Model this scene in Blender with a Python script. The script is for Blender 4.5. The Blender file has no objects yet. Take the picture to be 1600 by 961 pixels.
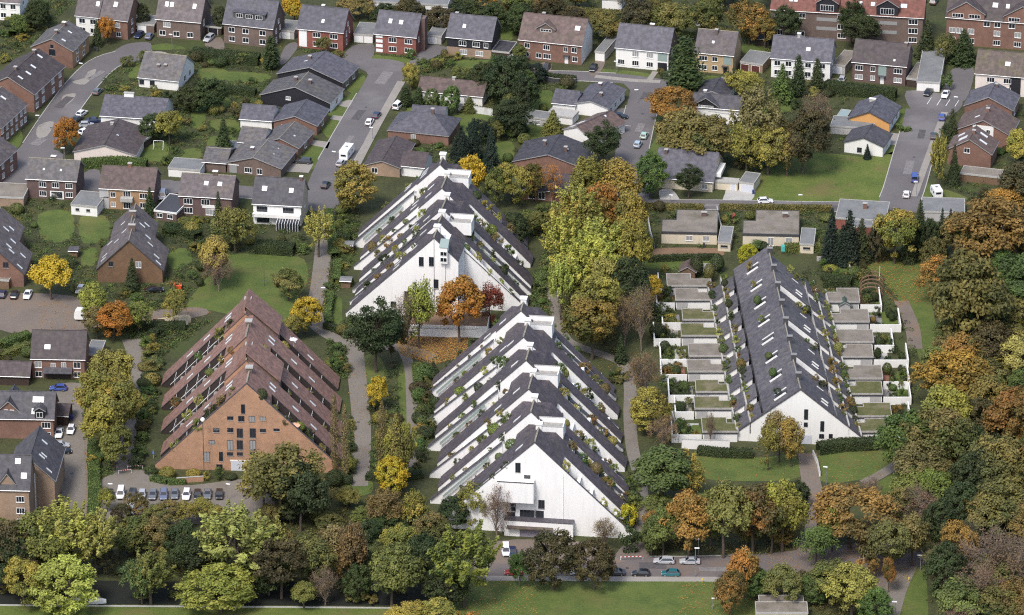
# Aerial view of terraced pyramid housing blocks in an autumn suburb.
import bpy, math, random
import numpy as np
from mathutils import Vector, Matrix

R = math.radians
random.seed(11)
rng = np.random.default_rng(11)
scene = bpy.context.scene
col = scene.collection

# ------------------------------------------------------------------ camera geometry
TH = R(25.0); F = 8214.0; CX, CY = 800.0, 480.5; H = 547.0
DIST = H / math.tan(TH)
CAM = Vector((0.0, -DIST, H))
FWD = Vector((0, math.cos(TH), -math.sin(TH))); UPV = Vector((0, math.sin(TH), math.cos(TH))); RGT = Vector((1, 0, 0))

def G(px, py, z=0.0):
    d = FWD * F + RGT * (px - CX) - UPV * (py - CY)
    return CAM + d * ((z - H) / d.z)

def PX(p):
    d = Vector(p) - CAM
    w = d.dot(FWD)
    return CX + F * d.dot(RGT) / w, CY - F * d.dot(UPV) / w

def SC(py):
    return (py + 3350.0) * 0.001655

def onplane(px, py, p0, n):
    d = FWD * F + RGT * (px - CX) - UPV * (py - CY)
    return CAM + d * ((Vector(p0) - CAM).dot(n) / d.dot(n))

# ------------------------------------------------------------------ materials
MATS = {}
def newmat(name):
    m = bpy.data.materials.new(name); m.use_nodes = True
    nt = m.node_tree
    return m, nt, nt.nodes['Principled BSDF']

def N(nt, typ, **kw):
    n = nt.nodes.new(typ)
    for k, v in kw.items():
        if k in n.inputs: n.inputs[k].default_value = v
        else: setattr(n, k, v)
    return n

def noise(nt, vec, scale, detail=4.0, rough=0.55):
    n = N(nt, 'ShaderNodeTexNoise'); n.inputs['Scale'].default_value = scale
    n.inputs['Detail'].default_value = detail; n.inputs['Roughness'].default_value = rough
    nt.links.new(vec, n.inputs['Vector']); return n.outputs['Fac']

def ramp(nt, fac, stops):
    r = N(nt, 'ShaderNodeValToRGB'); el = r.color_ramp.elements
    while len(el) < len(stops): el.new(0.5)
    for e, (p, c) in zip(el, stops):
        e.position = p; e.color = (*c, 1) if len(c) == 3 else c
    nt.links.new(fac, r.inputs['Fac']); return r.outputs['Color']

def mixc(nt, fac, a, b, mode='MIX'):
    m = N(nt, 'ShaderNodeMix', data_type='RGBA', blend_type=mode)
    for s, v in ((0, fac), (6, a), (7, b)):
        if isinstance(v, (int, float)): m.inputs[s].default_value = v
        elif isinstance(v, tuple): m.inputs[s].default_value = (*v, 1) if len(v) == 3 else v
        else: nt.links.new(v, m.inputs[s])
    return m.outputs[2]

def pos(nt, sx=1, sy=1, sz=1):
    g = N(nt, 'ShaderNodeNewGeometry')
    mp = N(nt, 'ShaderNodeMapping'); mp.inputs['Scale'].default_value = (sx, sy, sz)
    nt.links.new(g.outputs['Position'], mp.inputs['Vector']); return mp.outputs['Vector']

def bump(nt, b, h, strength=0.4, dist=0.1):
    n = N(nt, 'ShaderNodeBump'); n.inputs['Strength'].default_value = strength; n.inputs['Distance'].default_value = dist
    nt.links.new(h, n.inputs['Height']); nt.links.new(n.outputs['Normal'], b.inputs['Normal'])

def sc3(c, f): return tuple(min(1.0, x * f) for x in c)

def roofmat(name, c, moss=(0.10, 0.10, 0.05), mossy=0.25, rough=0.7):
    if name in MATS: return MATS[name]
    m, nt, b = newmat(name); p = pos(nt)
    n1 = noise(nt, p, 0.35, 5, 0.6); n2 = noise(nt, p, 3.2, 3, 0.7)
    base = ramp(nt, n2, [(0.25, sc3(c, 0.58)), (0.5, c), (0.78, sc3(c, 1.5))])
    w = N(nt, 'ShaderNodeTexWave', wave_type='BANDS', bands_direction='Z', wave_profile='SAW')
    w.inputs['Scale'].default_value = 1.15; w.inputs['Distortion'].default_value = 0.3
    nt.links.new(p, w.inputs['Vector'])
    base = mixc(nt, 0.35, base, ramp(nt, w.outputs['Fac'], [(0.0, sc3(c, 0.55)), (0.3, sc3(c, 1.05)), (1.0, sc3(c, 1.15))]))
    mf = ramp(nt, n1, [(0.5, (0, 0, 0)), (0.72, (mossy,) * 3)])
    base = mixc(nt, mf, base, moss)
    st = noise(nt, pos(nt, 0.9, 0.9, 0.12), 1.3, 4, 0.6)
    base = mixc(nt, ramp(nt, st, [(0.45, (0, 0, 0)), (0.75, (0.35,) * 3)]), base, sc3(c, 1.7))
    pt = noise(nt, pos(nt, 1, 1, 1), 0.9, 3, 0.5)   # patches of renewed or weathered tiles
    base = mixc(nt, 0.55, base, mixc(nt, 1.0, base, ramp(nt, pt, [(0.36, (0.62,) * 3), (0.5, (1.0,) * 3), (0.64, (1.45,) * 3)]), 'MULTIPLY'))
    oi = N(nt, 'ShaderNodeObjectInfo'); base = mixc(nt, 1.0, base, ramp(nt, oi.outputs['Random'], [(0.0, (0.86, 0.86, 0.87)), (1.0, (1.16, 1.14, 1.12))]), 'MULTIPLY')
    nt.links.new(base, b.inputs['Base Color']); b.inputs['Roughness'].default_value = rough
    bump(nt, b, n2, 0.6, 0.08)
    MATS[name] = m; return m

def brickmat(name, c):
    if name in MATS: return MATS[name]
    m, nt, b = newmat(name)
    tc = N(nt, 'ShaderNodeTexCoord')
    g = N(nt, 'ShaderNodeNewGeometry')
    # wrap brick courses round the walls: u = x+y of the object frame, v = z
    sx = N(nt, 'ShaderNodeSeparateXYZ'); nt.links.new(tc.outputs['Object'], sx.inputs[0])
    ad = N(nt, 'ShaderNodeMath', operation='ADD'); nt.links.new(sx.outputs[0], ad.inputs[0]); nt.links.new(sx.outputs[1], ad.inputs[1])
    cb = N(nt, 'ShaderNodeCombineXYZ'); nt.links.new(ad.outputs[0], cb.inputs[0]); nt.links.new(sx.outputs[2], cb.inputs[1])
    bt = N(nt, 'ShaderNodeTexBrick'); nt.links.new(cb.outputs[0], bt.inputs['Vector'])
    bt.inputs['Scale'].default_value = 1.0; bt.inputs['Brick Width'].default_value = 0.25; bt.inputs['Row Height'].default_value = 0.085
    bt.inputs['Mortar Size'].default_value = 0.012
    bt.inputs['Color1'].default_value = (*sc3(c, 0.8), 1); bt.inputs['Color2'].default_value = (*sc3(c, 1.25), 1)
    bt.inputs['Mortar'].default_value = (*sc3((0.30, 0.27, 0.24), 0.7), 1)
    n1 = noise(nt, g.outputs['Position'], 0.6, 5, 0.65)
    n2 = noise(nt, g.outputs['Position'], 5.0, 2, 0.6)
    n0 = noise(nt, g.outputs['Position'], 0.16, 4, 0.6)
    k = mixc(nt, 1.0, ramp(nt, n1, [(0.25, (0.66,) * 3), (0.75, (1.28,) * 3)]), ramp(nt, n0, [(0.35, (0.80, 0.82, 0.86)), (0.65, (1.18, 1.14, 1.08))]), 'MULTIPLY')
    colr = mixc(nt, 1.0, bt.outputs['Color'], k, 'MULTIPLY')
    colr = mixc(nt, 0.45, colr, ramp(nt, n2, [(0.3, sc3(c, 0.6)), (0.7, sc3(c, 1.3))]))
    nt.links.new(colr, b.inputs['Base Color']); b.inputs['Roughness'].default_value = 0.85
    MATS[name] = m; return m

def plastermat(name, c, dirt=0.5, dc=(0.36, 0.35, 0.32)):
    if name in MATS: return MATS[name]
    m, nt, b = newmat(name)
    s1 = noise(nt, pos(nt, 1.0, 1.0, 0.10), 1.6, 6, 0.62)
    s2 = noise(nt, pos(nt), 0.45, 5, 0.6)
    f = ramp(nt, s1, [(0.48, (0, 0, 0)), (0.8, (dirt,) * 3)])
    base = mixc(nt, f, c, dc)
    f2 = ramp(nt, s2, [(0.45, (0, 0, 0)), (0.8, (dirt * 0.45,) * 3)])
    base = mixc(nt, f2, base, sc3(c, 0.72))
    nt.links.new(base, b.inputs['Base Color']); b.inputs['Roughness'].default_value = 0.8
    MATS[name] = m; return m

def plain(name, c, rough=0.6, metal=0.0, var=0.15, scale=1.5):
    if name in MATS: return MATS[name]
    m, nt, b = newmat(name)
    n = noise(nt, pos(nt), scale, 4, 0.6)
    nt.links.new(ramp(nt, n, [(0.3, sc3(c, 1 - var)), (0.7, sc3(c, 1 + var))]), b.inputs['Base Color'])
    b.inputs['Roughness'].default_value = rough; b.inputs['Metallic'].default_value = metal
    MATS[name] = m; return m

def groundmat(name, stops, scale=0.25, fine=2.5, rough=0.95, bumpy=0.3, patch=None):
    if name in MATS: return MATS[name]
    m, nt, b = newmat(name); p = pos(nt)
    n1 = noise(nt, p, scale, 6, 0.62); n2 = noise(nt, p, fine, 4, 0.7)
    mx = N(nt, 'ShaderNodeMath', operation='MULTIPLY_ADD'); nt.links.new(n2, mx.inputs[0]); mx.inputs[1].default_value = 0.55
    hf = N(nt, 'ShaderNodeMath', operation='MULTIPLY'); nt.links.new(n1, hf.inputs[0]); hf.inputs[1].default_value = 0.5
    nt.links.new(hf.outputs[0], mx.inputs[2])
    c = ramp(nt, mx.outputs[0], stops)
    if patch:
        n3 = noise(nt, p, patch[1], 5, 0.6)
        c = mixc(nt, ramp(nt, n3, [(0.52, (0, 0, 0)), (0.66, (patch[2],) * 3)]), c, patch[0])
    nt.links.new(c, b.inputs['Base Color']); b.inputs['Roughness'].default_value = rough
    bump(nt, b, n2, bumpy, 0.15)
    MATS[name] = m; return m

# roofs
SLATE = roofmat('slate_blue_roof', (0.078, 0.076, 0.092), mossy=0.12)
DSLATE = roofmat('dark_slate_roof', (0.055, 0.053, 0.062), mossy=0.2)
GREYR = roofmat('weathered_grey_roof', (0.098, 0.092, 0.094), moss=(0.15, 0.13, 0.07), mossy=0.45)
BROWNR = roofmat('brown_tile_roof', (0.095, 0.066, 0.060), mossy=0.3)
DBROWNR = roofmat('dark_brown_tile_roof', (0.062, 0.048, 0.050), mossy=0.3)
MAUVER = roofmat('mauve_grey_tile_roof', (0.092, 0.078, 0.080), moss=(0.16, 0.13, 0.08), mossy=0.35)
REDR = roofmat('red_tile_roof', (0.145, 0.055, 0.040), mossy=0.3)
MOSSR = roofmat('mossy_tile_roof', (0.085, 0.065, 0.055), moss=(0.10, 0.10, 0.03), mossy=0.7)
HILLR = roofmat('purple_grey_shingle_roof', (0.066, 0.055, 0.064), moss=(0.17, 0.145, 0.075), mossy=0.22)
HILLD = roofmat('blue_grey_shingle_roof', (0.085, 0.080, 0.090), moss=(0.17, 0.155, 0.085), mossy=0.25)
BRICKROOF = roofmat('reddish_brown_shingle_roof', (0.185, 0.105, 0.085), moss=(0.18, 0.14, 0.09), mossy=0.3)
FLAT = groundmat('gravel_flat_roof', [(0.3, (0.11, 0.096, 0.082)), (0.5, (0.19, 0.165, 0.138)), (0.72, (0.28, 0.245, 0.20))], 0.3, 3.0, patch=((0.09, 0.085, 0.045), 0.22, 0.45))
FLATG = groundmat('grey_felt_roof', [(0.3, (0.11, 0.115, 0.115)), (0.5, (0.17, 0.175, 0.175)), (0.72, (0.24, 0.24, 0.24))], 0.3, 3.0)
SEDUM = groundmat('sedum_green_roof', [(0.28, (0.040, 0.048, 0.016)), (0.5, (0.085, 0.092, 0.028)), (0.72, (0.17, 0.145, 0.07))], 0.35, 2.5, patch=((0.20, 0.165, 0.11), 0.2, 0.7))
# walls
WHITE = plastermat('weathered_white_plaster', (0.80, 0.79, 0.77), 0.24)
CLEANW = plastermat('white_render', (0.78, 0.77, 0.74), 0.2)
CREAM = plastermat('cream_render', (0.62, 0.55, 0.42), 0.35, (0.34, 0.30, 0.24))
PINKW = plastermat('pale_pinkish_render', (0.70, 0.62, 0.56), 0.3)
GREYW = plastermat('grey_render', (0.42, 0.41, 0.40), 0.4, (0.2, 0.2, 0.19))
ORANGEW = plastermat('ochre_orange_render', (0.60, 0.32, 0.11), 0.25, (0.4, 0.22, 0.1))
BLACKW = plain('black_slate_cladding', (0.020, 0.020, 0.026), 0.55, var=0.4, scale=4)
BRICK = brickmat('red_brown_brick', (0.20, 0.095, 0.065))
REDB = brickmat('deep_red_brick', (0.24, 0.060, 0.040))
BROWNB = brickmat('grey_brown_brick', (0.135, 0.090, 0.075))
DARKB = brickmat('dark_plum_brick', (0.110, 0.060, 0.055))
TANB = brickmat('tan_brick', (0.40, 0.235, 0.115))
BEIGEB = brickmat('beige_brown_brick', (0.33, 0.225, 0.15))
YELB = brickmat('yellow_brick', (0.50, 0.36, 0.19))
HILLB = brickmat('orange_brown_brick', (0.43, 0.235, 0.135))
WOOD = plain('weathered_brown_wood', (0.16, 0.10, 0.06), 0.8, var=0.35, scale=3)
DWOOD = plain('dark_stained_wood', (0.045, 0.028, 0.022), 0.7, var=0.3, scale=3)
# small things
VERGE = plain('pale_grey_verge', (0.30, 0.295, 0.29), 0.6, var=0.15)
TRIM = plain('white_trim_paint', (0.80, 0.80, 0.78), 0.5, var=0.05)
DTRIM = plain('dark_grey_trim', (0.06, 0.06, 0.065), 0.5)
COPE = plain('dark_lead_coping', (0.075, 0.068, 0.078), 0.6, var=0.3)
METAL = plain('galvanised_metal', (0.45, 0.46, 0.47), 0.4, 0.7)
CONC = groundmat('concrete', [(0.3, (0.30, 0.29, 0.27)), (0.7, (0.46, 0.45, 0.42))], 0.5, 4.0)
RIDGE = plain('lichen_ridge_tiles', (0.26, 0.235, 0.18), 0.9, var=0.4, scale=3)
GDOOR = plain('pale_garage_door', (0.55, 0.57, 0.62), 0.5, var=0.08, scale=4)
RDOOR = plain('dark_red_garage_door', (0.10, 0.03, 0.025), 0.6)
DDOOR = plain('dark_door', (0.02, 0.02, 0.025), 0.4)
FLOORT = plain('grey_terrace_slab', (0.30, 0.29, 0.27), 0.85, var=0.3)
SHADEW = plain('dark_panelling_and_slot_shade', (0.035, 0.026, 0.024), 0.7)  # also puts the shade inside the brick block's slots into wall colour
def glassmat(name, c, rough):
    m, nt, b = newmat(name)
    b.inputs['Base Color'].default_value = (*c, 1); b.inputs['Roughness'].default_value = rough
    b.inputs['Specular IOR Level'].default_value = 0.8; MATS[name] = m; return m
GLASS = glassmat('dark_window_glass', (0.018, 0.022, 0.03), 0.06)
CURT = glassmat('curtained_window_glass', (0.30, 0.30, 0.30), 0.12)
SKYG = glassmat('painted_sky_rooflight_glass', (0.80, 0.80, 0.78), 0.12)  # pale base colour stands in for sky reflected in the panes
PALEG = glassmat('pale_green_glass', (0.27, 0.34, 0.315), 0.15)
LAMPW = glassmat('opal_lamp_glass', (0.85, 0.85, 0.82), 0.3)
# ground covers
GROUND = groundmat('undergrowth_and_soil', [(0.28, (0.016, 0.020, 0.008)), (0.46, (0.036, 0.042, 0.013)), (0.60, (0.062, 0.066, 0.020)), (0.78, (0.095, 0.070, 0.036))], 0.12, 1.4, bumpy=0.9, patch=((0.042, 0.064, 0.011), 0.06, 0.75))
LAWN = groundmat('mown_lawn', [(0.30, (0.034, 0.056, 0.010)), (0.5, (0.072, 0.105, 0.018)), (0.7, (0.125, 0.150, 0.032))], 0.18, 2.2, bumpy=0.5, patch=((0.13, 0.115, 0.035), 0.08, 0.45))
MEADOW = groundmat('rough_meadow_grass', [(0.30, (0.040, 0.060, 0.010)), (0.5, (0.086, 0.122, 0.018)), (0.7, (0.150, 0.160, 0.036))], 0.15, 1.6, bumpy=0.9, patch=((0.15, 0.105, 0.045), 0.09, 0.6))
ASPH = groundmat('worn_asphalt', [(0.28, (0.088, 0.080, 0.082)), (0.5, (0.122, 0.112, 0.113)), (0.72, (0.165, 0.152, 0.150))], 0.07, 2.8, rough=0.85, bumpy=0.15, patch=((0.22, 0.205, 0.20), 0.05, 0.5))
PAVE = groundmat('concrete_slab_paving', [(0.3, (0.20, 0.185, 0.165)), (0.7, (0.33, 0.305, 0.27))], 0.15, 3.0, bumpy=0.2)
PATHM = groundmat('grey_gravel_path', [(0.28, (0.115, 0.100, 0.082)), (0.5, (0.172, 0.152, 0.128)), (0.72, (0.25, 0.225, 0.195))], 0.10, 2.6, bumpy=0.25, patch=((0.13, 0.105, 0.075), 0.1, 0.6))
COBBLE = groundmat('brownish_block_paving', [(0.28, (0.11, 0.085, 0.070)), (0.5, (0.16, 0.13, 0.108)), (0.72, (0.22, 0.18, 0.145))], 0.12, 3.0, bumpy=0.25, patch=((0.20, 0.10, 0.035), 0.12, 0.35))
SAND = groundmat('playground_sand', [(0.3, (0.34, 0.27, 0.16)), (0.7, (0.48, 0.40, 0.26))], 0.2, 2.0)
LITTER = groundmat('leaf_litter', [(0.28, (0.040, 0.028, 0.012)), (0.5, (0.085, 0.045, 0.018)), (0.72, (0.15, 0.075, 0.025))], 0.2, 1.8, bumpy=0.9)
SOILP = groundmat('ploughed_flower_bed', [(0.3, (0.14, 0.085, 0.05)), (0.7, (0.24, 0.15, 0.09))], 0.2, 2.0)
WATERM = plain('dark_still_water', (0.008, 0.010, 0.006), 0.9)

# ------------------------------------------------------------------ mesh building
class MB:
    def __init__(s): s.v = []; s.f = []; s.m = []
    def poly(s, pts, mat=0):
        i = len(s.v); s.v.extend(tuple(p) for p in pts); s.f.append(tuple(range(i, i + len(pts)))); s.m.append(mat)
    def box(s, x0, x1, y0, y1, z0, z1, mat=0):
        i = len(s.v)
        s.v.extend([(x0, y0, z0), (x1, y0, z0), (x1, y1, z0), (x0, y1, z0), (x0, y0, z1), (x1, y0, z1), (x1, y1, z1), (x0, y1, z1)])
        for f in ((0, 3, 2, 1), (4, 5, 6, 7), (0, 1, 5, 4), (1, 2, 6, 5), (2, 3, 7, 6), (3, 0, 4, 7)):
            s.f.append(tuple(i + k for k in f)); s.m.append(mat)
        return s
    def prism(s, prof, axis, lo, hi, mats=None, cap=0):
        """profile of (a, b): b is z, a is y for axis 'x' or x for axis 'y'; closed, extruded lo..hi"""
        n = len(prof); i = len(s.v)
        for t in (lo, hi):
            for a, b in prof: s.v.append((t, a, b) if axis == 'x' else (a, t, b))
        for k in range(n):
            j = (k + 1) % n
            s.f.append((i + k, i + j, i + n + j, i + n + k)); s.m.append(mats[k] if mats else 0)
        s.f.append(tuple(i + k for k in range(n))); s.m.append(cap)
        s.f.append(tuple(i + n + k for k in reversed(range(n)))); s.m.append(cap)
        return s
    def tube(s, p0, p1, r0, r1, n=6, mat=0, cap=True):
        p0, p1 = Vector(p0), Vector(p1); d = p1 - p0
        if d.length < 1e-6: return s
        d.normalize(); a = d.orthogonal().normalized(); b = d.cross(a); i = len(s.v)
        for p, r in ((p0, r0), (p1, r1)):
            for k in range(n):
                t = 2 * math.pi * k / n; s.v.append(tuple(p + (a * math.cos(t) + b * math.sin(t)) * r))
        for k in range(n):
            j = (k + 1) % n; s.f.append((i + k, i + j, i + n + j, i + n + k)); s.m.append(mat)
        if cap:
            s.f.append(tuple(i + k for k in reversed(range(n)))); s.m.append(mat)
            s.f.append(tuple(i + n + k for k in range(n))); s.m.append(mat)
        return s
    def mesh(s, name, mats, fix=True):
        me = bpy.data.meshes.new(name); me.from_pydata(s.v, [], s.f)
        for m in (mats if isinstance(mats, (list, tuple)) else [mats]): me.materials.append(m)
        if any(s.m): me.polygons.foreach_set('material_index', s.m)
        if fix:
            import bmesh
            bm = bmesh.new(); bm.from_mesh(me); bmesh.ops.recalc_face_normals(bm, faces=bm.faces); bm.to_mesh(me); bm.free()
        me.update(); return me

def link(name, me, M=None, parent=None):
    o = bpy.data.objects.new(name, me); col.objects.link(o)
    if parent is not None: o.parent = parent
    if M is not None: o.matrix_basis = M
    return o

LM = []          # (px, py, short name) of landmarks, for the labels of plants
def tag(o, label, cat, group=None, kind=None):
    o['label'] = label; o['category'] = cat
    if group: o['group'] = group
    if kind: o['kind'] = kind
    return o

def thing(name, label, cat, M, group=None, ref=None):
    o = link(name, None, M); o.empty_display_size = 0.5
    tag(o, label, cat, group)
    if ref:
        x, y = PX(M.to_translation()); LM.append((x, y, ref))
    return o

def structure(name, mb_or_mesh, mats, M=None):
    me = mb_or_mesh.mesh(name, mats) if isinstance(mb_or_mesh, MB) else mb_or_mesh
    o = link(name, me, M); o['kind'] = 'structure'; return o

def frame(p, ang):
    return Matrix.Translation((p[0], p[1], p[2] if len(p) > 2 else 0.0)) @ Matrix.Rotation(ang, 4, 'Z')

# windows: mesh cache; pane in the xz plane, facing -y, origin at the centre of the sill line
WC = {}
def window_meshes(w, h, style):
    key = (round(w, 2), round(h, 2), style)
    if key in WC: return WC[key]
    pane = MB().box(-w / 2, w / 2, -0.02, 0.04, 0, h)
    g = {'c': CURT, 's': SKYG}.get(style[0], GLASS)
    f = MB(); t = 0.09
    f.box(-w / 2 - t, w / 2 + t, -0.07, 0.03, -t, 0.0); f.box(-w / 2 - t, w / 2 + t, -0.07, 0.03, h, h + t)
    f.box(-w / 2 - t, -w / 2, -0.07, 0.03, 0.0, h); f.box(w / 2, w / 2 + t, -0.07, 0.03, 0.0, h)
    nm = max(0, int(w / 0.85) - (1 if style.endswith('x') else 0))
    for k in range(1, nm + 1):
        x = -w / 2 + w * k / (nm + 1); f.box(x - 0.04, x + 0.04, -0.06, -0.021, 0.001, h - 0.001)
    fm = DTRIM if 'd' in style else TRIM
    sill = MB().box(-w / 2 - 0.15, w / 2 + 0.15, -0.16, -0.071, -0.16, -t - 0.001)
    WC[key] = (pane.mesh('window_pane', g), f.mesh('window_frame', fm), sill.mesh('window_sill', fm if fm is TRIM else CONC))
    return WC[key]

def add_window(root, M, w, h, style='g', sill=True):
    a, b, c = window_meshes(w, h, style)
    o = link('window', a, M, root)
    link('frame', b, None, o)
    if sill: link('sill', c, None, o)
    return o

RLC = {}
def rooflight(root, M, w=0.8, h=1.2, white=True):
    key = (w, h, white)
    if key not in RLC:
        f = MB()
        f.box(-w / 2 - .09, w / 2 + .09, -.09, 0, -.05, .10); f.box(-w / 2 - .09, w / 2 + .09, h, h + .09, -.05, .10)
        f.box(-w / 2 - .09, -w / 2, 0, h, -.05, .10); f.box(w / 2, w / 2 + .09, 0, h, -.05, .10)
        RLC[key] = (MB().box(-w / 2, w / 2, 0, h, -.04, .07).mesh('rooflight_pane', SKYG if white else GLASS), f.mesh('rooflight_frame', METAL))
    o = link('rooflight', RLC[key][0], M, root); link('frame', RLC[key][1], None, o); return o

def chimney(root, x, y, z0, z1, w=0.7, d=0.7, mat=None, capm=None):
    mat = mat or BROWNB; capm = capm or CONC
    o = link('chimney', MB().box(-w / 2, w / 2, -d / 2, d / 2, 0, z1 - z0).mesh('chimney', mat), Matrix.Translation((x, y, z0)), root)
    link('chimney_cap', MB().box(-w / 2 - .12, w / 2 + .12, -d / 2 - .12, d / 2 + .12, 0.002, .16).mesh('chimney_cap', capm), Matrix.Translation((0, 0, z1 - z0)), o)
    return o

FOOT = []   # footprints: (matrix inverse, half w, half d)
def Rx(a): return Matrix.Rotation(a, 4, 'X')
def Ry(a): return Matrix.Rotation(a, 4, 'Y')
def Rz(a): return Matrix.Rotation(a, 4, 'Z')
def T(x, y, z): return Matrix.Translation((x, y, z))
# ------------------------------------------------------------------ houses
def house(ref, label, eL, eR, depth, wh, rp, ridge='u', wall=None, roof=None, gable=None, name='house', cat='house', oh=0.35,
          rows=(), rside=(), lside=(), chim=(), lights=(), dorm=(), door=None, root=None, trim=VERGE, group=None, panels=(), base=None, hip=False, addref=True, gtop=None):
    pL, pR = G(*eL, wh), G(*eR, wh)
    d = pR - pL; w = math.hypot(d.x, d.y); ang = math.atan2(d.y, d.x)
    u = Vector((math.cos(ang), math.sin(ang), 0)); v = Vector((-math.sin(ang), math.cos(ang), 0))
    mid = (pL + pR) / 2; sc = SC((eL[1] + eR[1]) / 2) * math.cos(TH)
    if ridge == 'u':
        dp = PX(mid)[1] - PX(mid + v * depth / 2)[1]
        rise = max((rp - dp) / sc, depth * 0.12)
        run = depth / 2
    else:
        rise = rp / sc; run = w / 2
    c = mid + v * depth / 2; c.z = 0
    M = frame(c, ang)
    if root is None:
        root = thing(name, label, cat, M, group, None)
        Mi = Matrix.Identity(4); wn, rn = 'wall', 'roof'
        if addref and ref:
            x, y = PX(c); LM.append((x, y, ref))
        root['mi'] = 0
    else:
        Mi = root.matrix_basis.inverted() @ M; wn, rn = 'wing_wall', 'wing_roof'
    FOOT.append((M.inverted(), w / 2, depth / 2))
    hw, hd = w / 2 - oh, depth / 2 - oh
    tn = rise / run
    e = wh + oh * tn - 0.16; zr = wh + rise - 0.22
    gm = gable or wall
    wl = MB()
    if hip:
        wl.box(-hw, hw, -hd, hd, 0, wh)
        link(wn, wl.mesh(wn, wall), Mi, root)
        rf = MB(); k = min(w, depth) / 2 * 0.96; a, b = w / 2, depth / 2; z0, z1 = wh, wh + rise
        if w >= depth: r1, r2 = (-a + k, 0, z1), (a - k, 0, z1)
        else: r1, r2 = (0, -b + k, z1), (0, b - k, z1)
        A, B, Cc, D = (-a, -b, z0), (a, -b, z0), (a, b, z0), (-a, b, z0)
        if w >= depth:
            rf.poly([A, B, r2, r1]); rf.poly([B, Cc, r2]); rf.poly([Cc, D, r1, r2]); rf.poly([D, A, r1])
        else:
            rf.poly([A, B, r1]); rf.poly([B, Cc, r2, r1]); rf.poly([Cc, D, r2]); rf.poly([D, A, r1, r2])
        lo = [(x, y, z - 0.2) for x, y, z in (A, B, Cc, D)]; up = [A, B, Cc, D]
        for i in range(4): rf.poly([lo[i], lo[(i + 1) % 4], up[(i + 1) % 4], up[i]], 1)
        rf.poly(list(reversed(lo)), 1)
        ro = link(rn, rf.mesh(rn, [roof, trim]), Mi, root)
        rc = MB()
        for p, q in ((A, r1), (D, r1), (B, r2 if w >= depth else r1), (Cc, r2), (r1, r2)):
            if w < depth and p is D: q = r2
            rc.tube(p, q, 0.10, 0.10, 5)
        link('ridge_tiles', rc.mesh('ridge_tiles', roof), None, ro)
    else:
        if ridge == 'u':
            prof = [(-hd, 0), (hd, 0), (hd, e), (0, zr), (-hd, e)]; ax, ext, rr, rl = 'x', hw, depth / 2, w / 2
            wl.prism(prof, 'x', -hw, hw, cap=1)
        else:
            prof = [(-hw, 0), (hw, 0), (hw, e), (0, zr), (-hw, e)]; rr, rl = w / 2, depth / 2; ax = 'y'
            wl.prism(prof, 'y', -hd, hd, cap=1)
        link(wn, wl.mesh(wn, [wall, gm]), Mi, root)
        th = 0.2
        rp_ = [(-rr, wh - th), (-rr, wh), (0, wh + rise), (rr, wh), (rr, wh - th), (0, wh + rise - th * 1.3)]
        # two slopes, each a slab of its own closed solid, meeting on the ridge
        rf = MB()
        for sgn in (-1, 1):
            pf = [(sgn * rr, wh - th), (sgn * rr, wh), (0.0, wh + rise), (0.0, wh + rise - th * 1.3)]
            rf.prism(pf, ax, -rl, rl, mats=[1, 0, 1, 1], cap=1)
        ro = link(rn, rf.mesh(rn, [roof, trim]), Mi, root)
        rc = MB()
        if ax == 'x': rc.tube((-rl, 0, wh + rise), (rl, 0, wh + rise), 0.13, 0.13, 6)
        else: rc.tube((0, -rl, wh + rise), (0, rl, wh + rise), 0.13, 0.13, 6)
        link('ridge_tiles', rc.mesh('ridge_tiles', RIDGE if roof in (GREYR, MAUVER) else roof), None, ro)
        gt = MB()
        if ax == 'x':
            gt.tube((-rl, -rr - .07, wh - .08), (rl, -rr - .07, wh - .08), .08, .08, 6)
        else:
            gt.tube((rr + .07, -rl, wh - .08), (rr + .07, rl, wh - .08), .08, .08, 6)
        link('gutter', gt.mesh('gutter', METAL if trim is VERGE else DTRIM), None, ro)
    if base:   # lower storey of another material, set proud of the wall
        zb, bm_ = base
        link('lower_wall', MB().box(-hw - .04, hw + .04, -hd - .04, hd + .04, 0, zb).mesh('lower_wall', bm_), Mi, root)
    po = 0.045 if base else 0.0
    for z, h, ww, fr, st in rows:
        for f in fr: add_window(root, Mi @ T((f - .5) * w, -hd - (po if base and z < base[0] else 0), z), ww, h, st)
    for z, h, ww, fr, st in rside:
        for f in fr: add_window(root, Mi @ T(hw + (po if base and z < base[0] else 0), (f - .5) * depth, z) @ Rz(math.pi / 2), ww, h, st)
    for z, h, ww, fr, st in lside:
        for f in fr: add_window(root, Mi @ T(-hw, (f - .5) * depth, z) @ Rz(-math.pi / 2), ww, h, st)
    for (f, z, ww, h, m_) in panels:
        x = (f - .5) * w
        link('wall_panel', MB().box(x - ww / 2, x + ww / 2, -hd - .06 - po, -hd + .1, z, z + h).mesh('wall_panel', m_), Mi, root)
    if door:
        f, m_ = door[0], door[1]; x = (f - .5) * w
        dd = link('door', MB().box(-.5, .5, -.05, .05, 0, 2.1).mesh('door', m_), Mi @ T(x, -hd - po - .01, .02), root)
        link('door_canopy', MB().box(-.9, .9, -.95, .0, 2.35, 2.47).mesh('door_canopy', DTRIM), None, dd)
    for cx, cy, hh, *o in chim:
        # cx, cy fractions; base sunk into the roof
        x, y = (cx - .5) * w, (cy - .5) * depth
        off = abs(y) if ridge == 'u' else abs(x)
        zz = wh + rise * (1 - off / run)
        cm = o[0] if o else BROWNB; cpm = o[1] if len(o) > 1 else CONC; cw = o[2] if len(o) > 2 else 0.75
        oo = chimney(root, x, y, zz - 0.6, zz + hh, cw, 0.7, cm, cpm); oo.matrix_basis = Mi @ oo.matrix_basis
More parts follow.
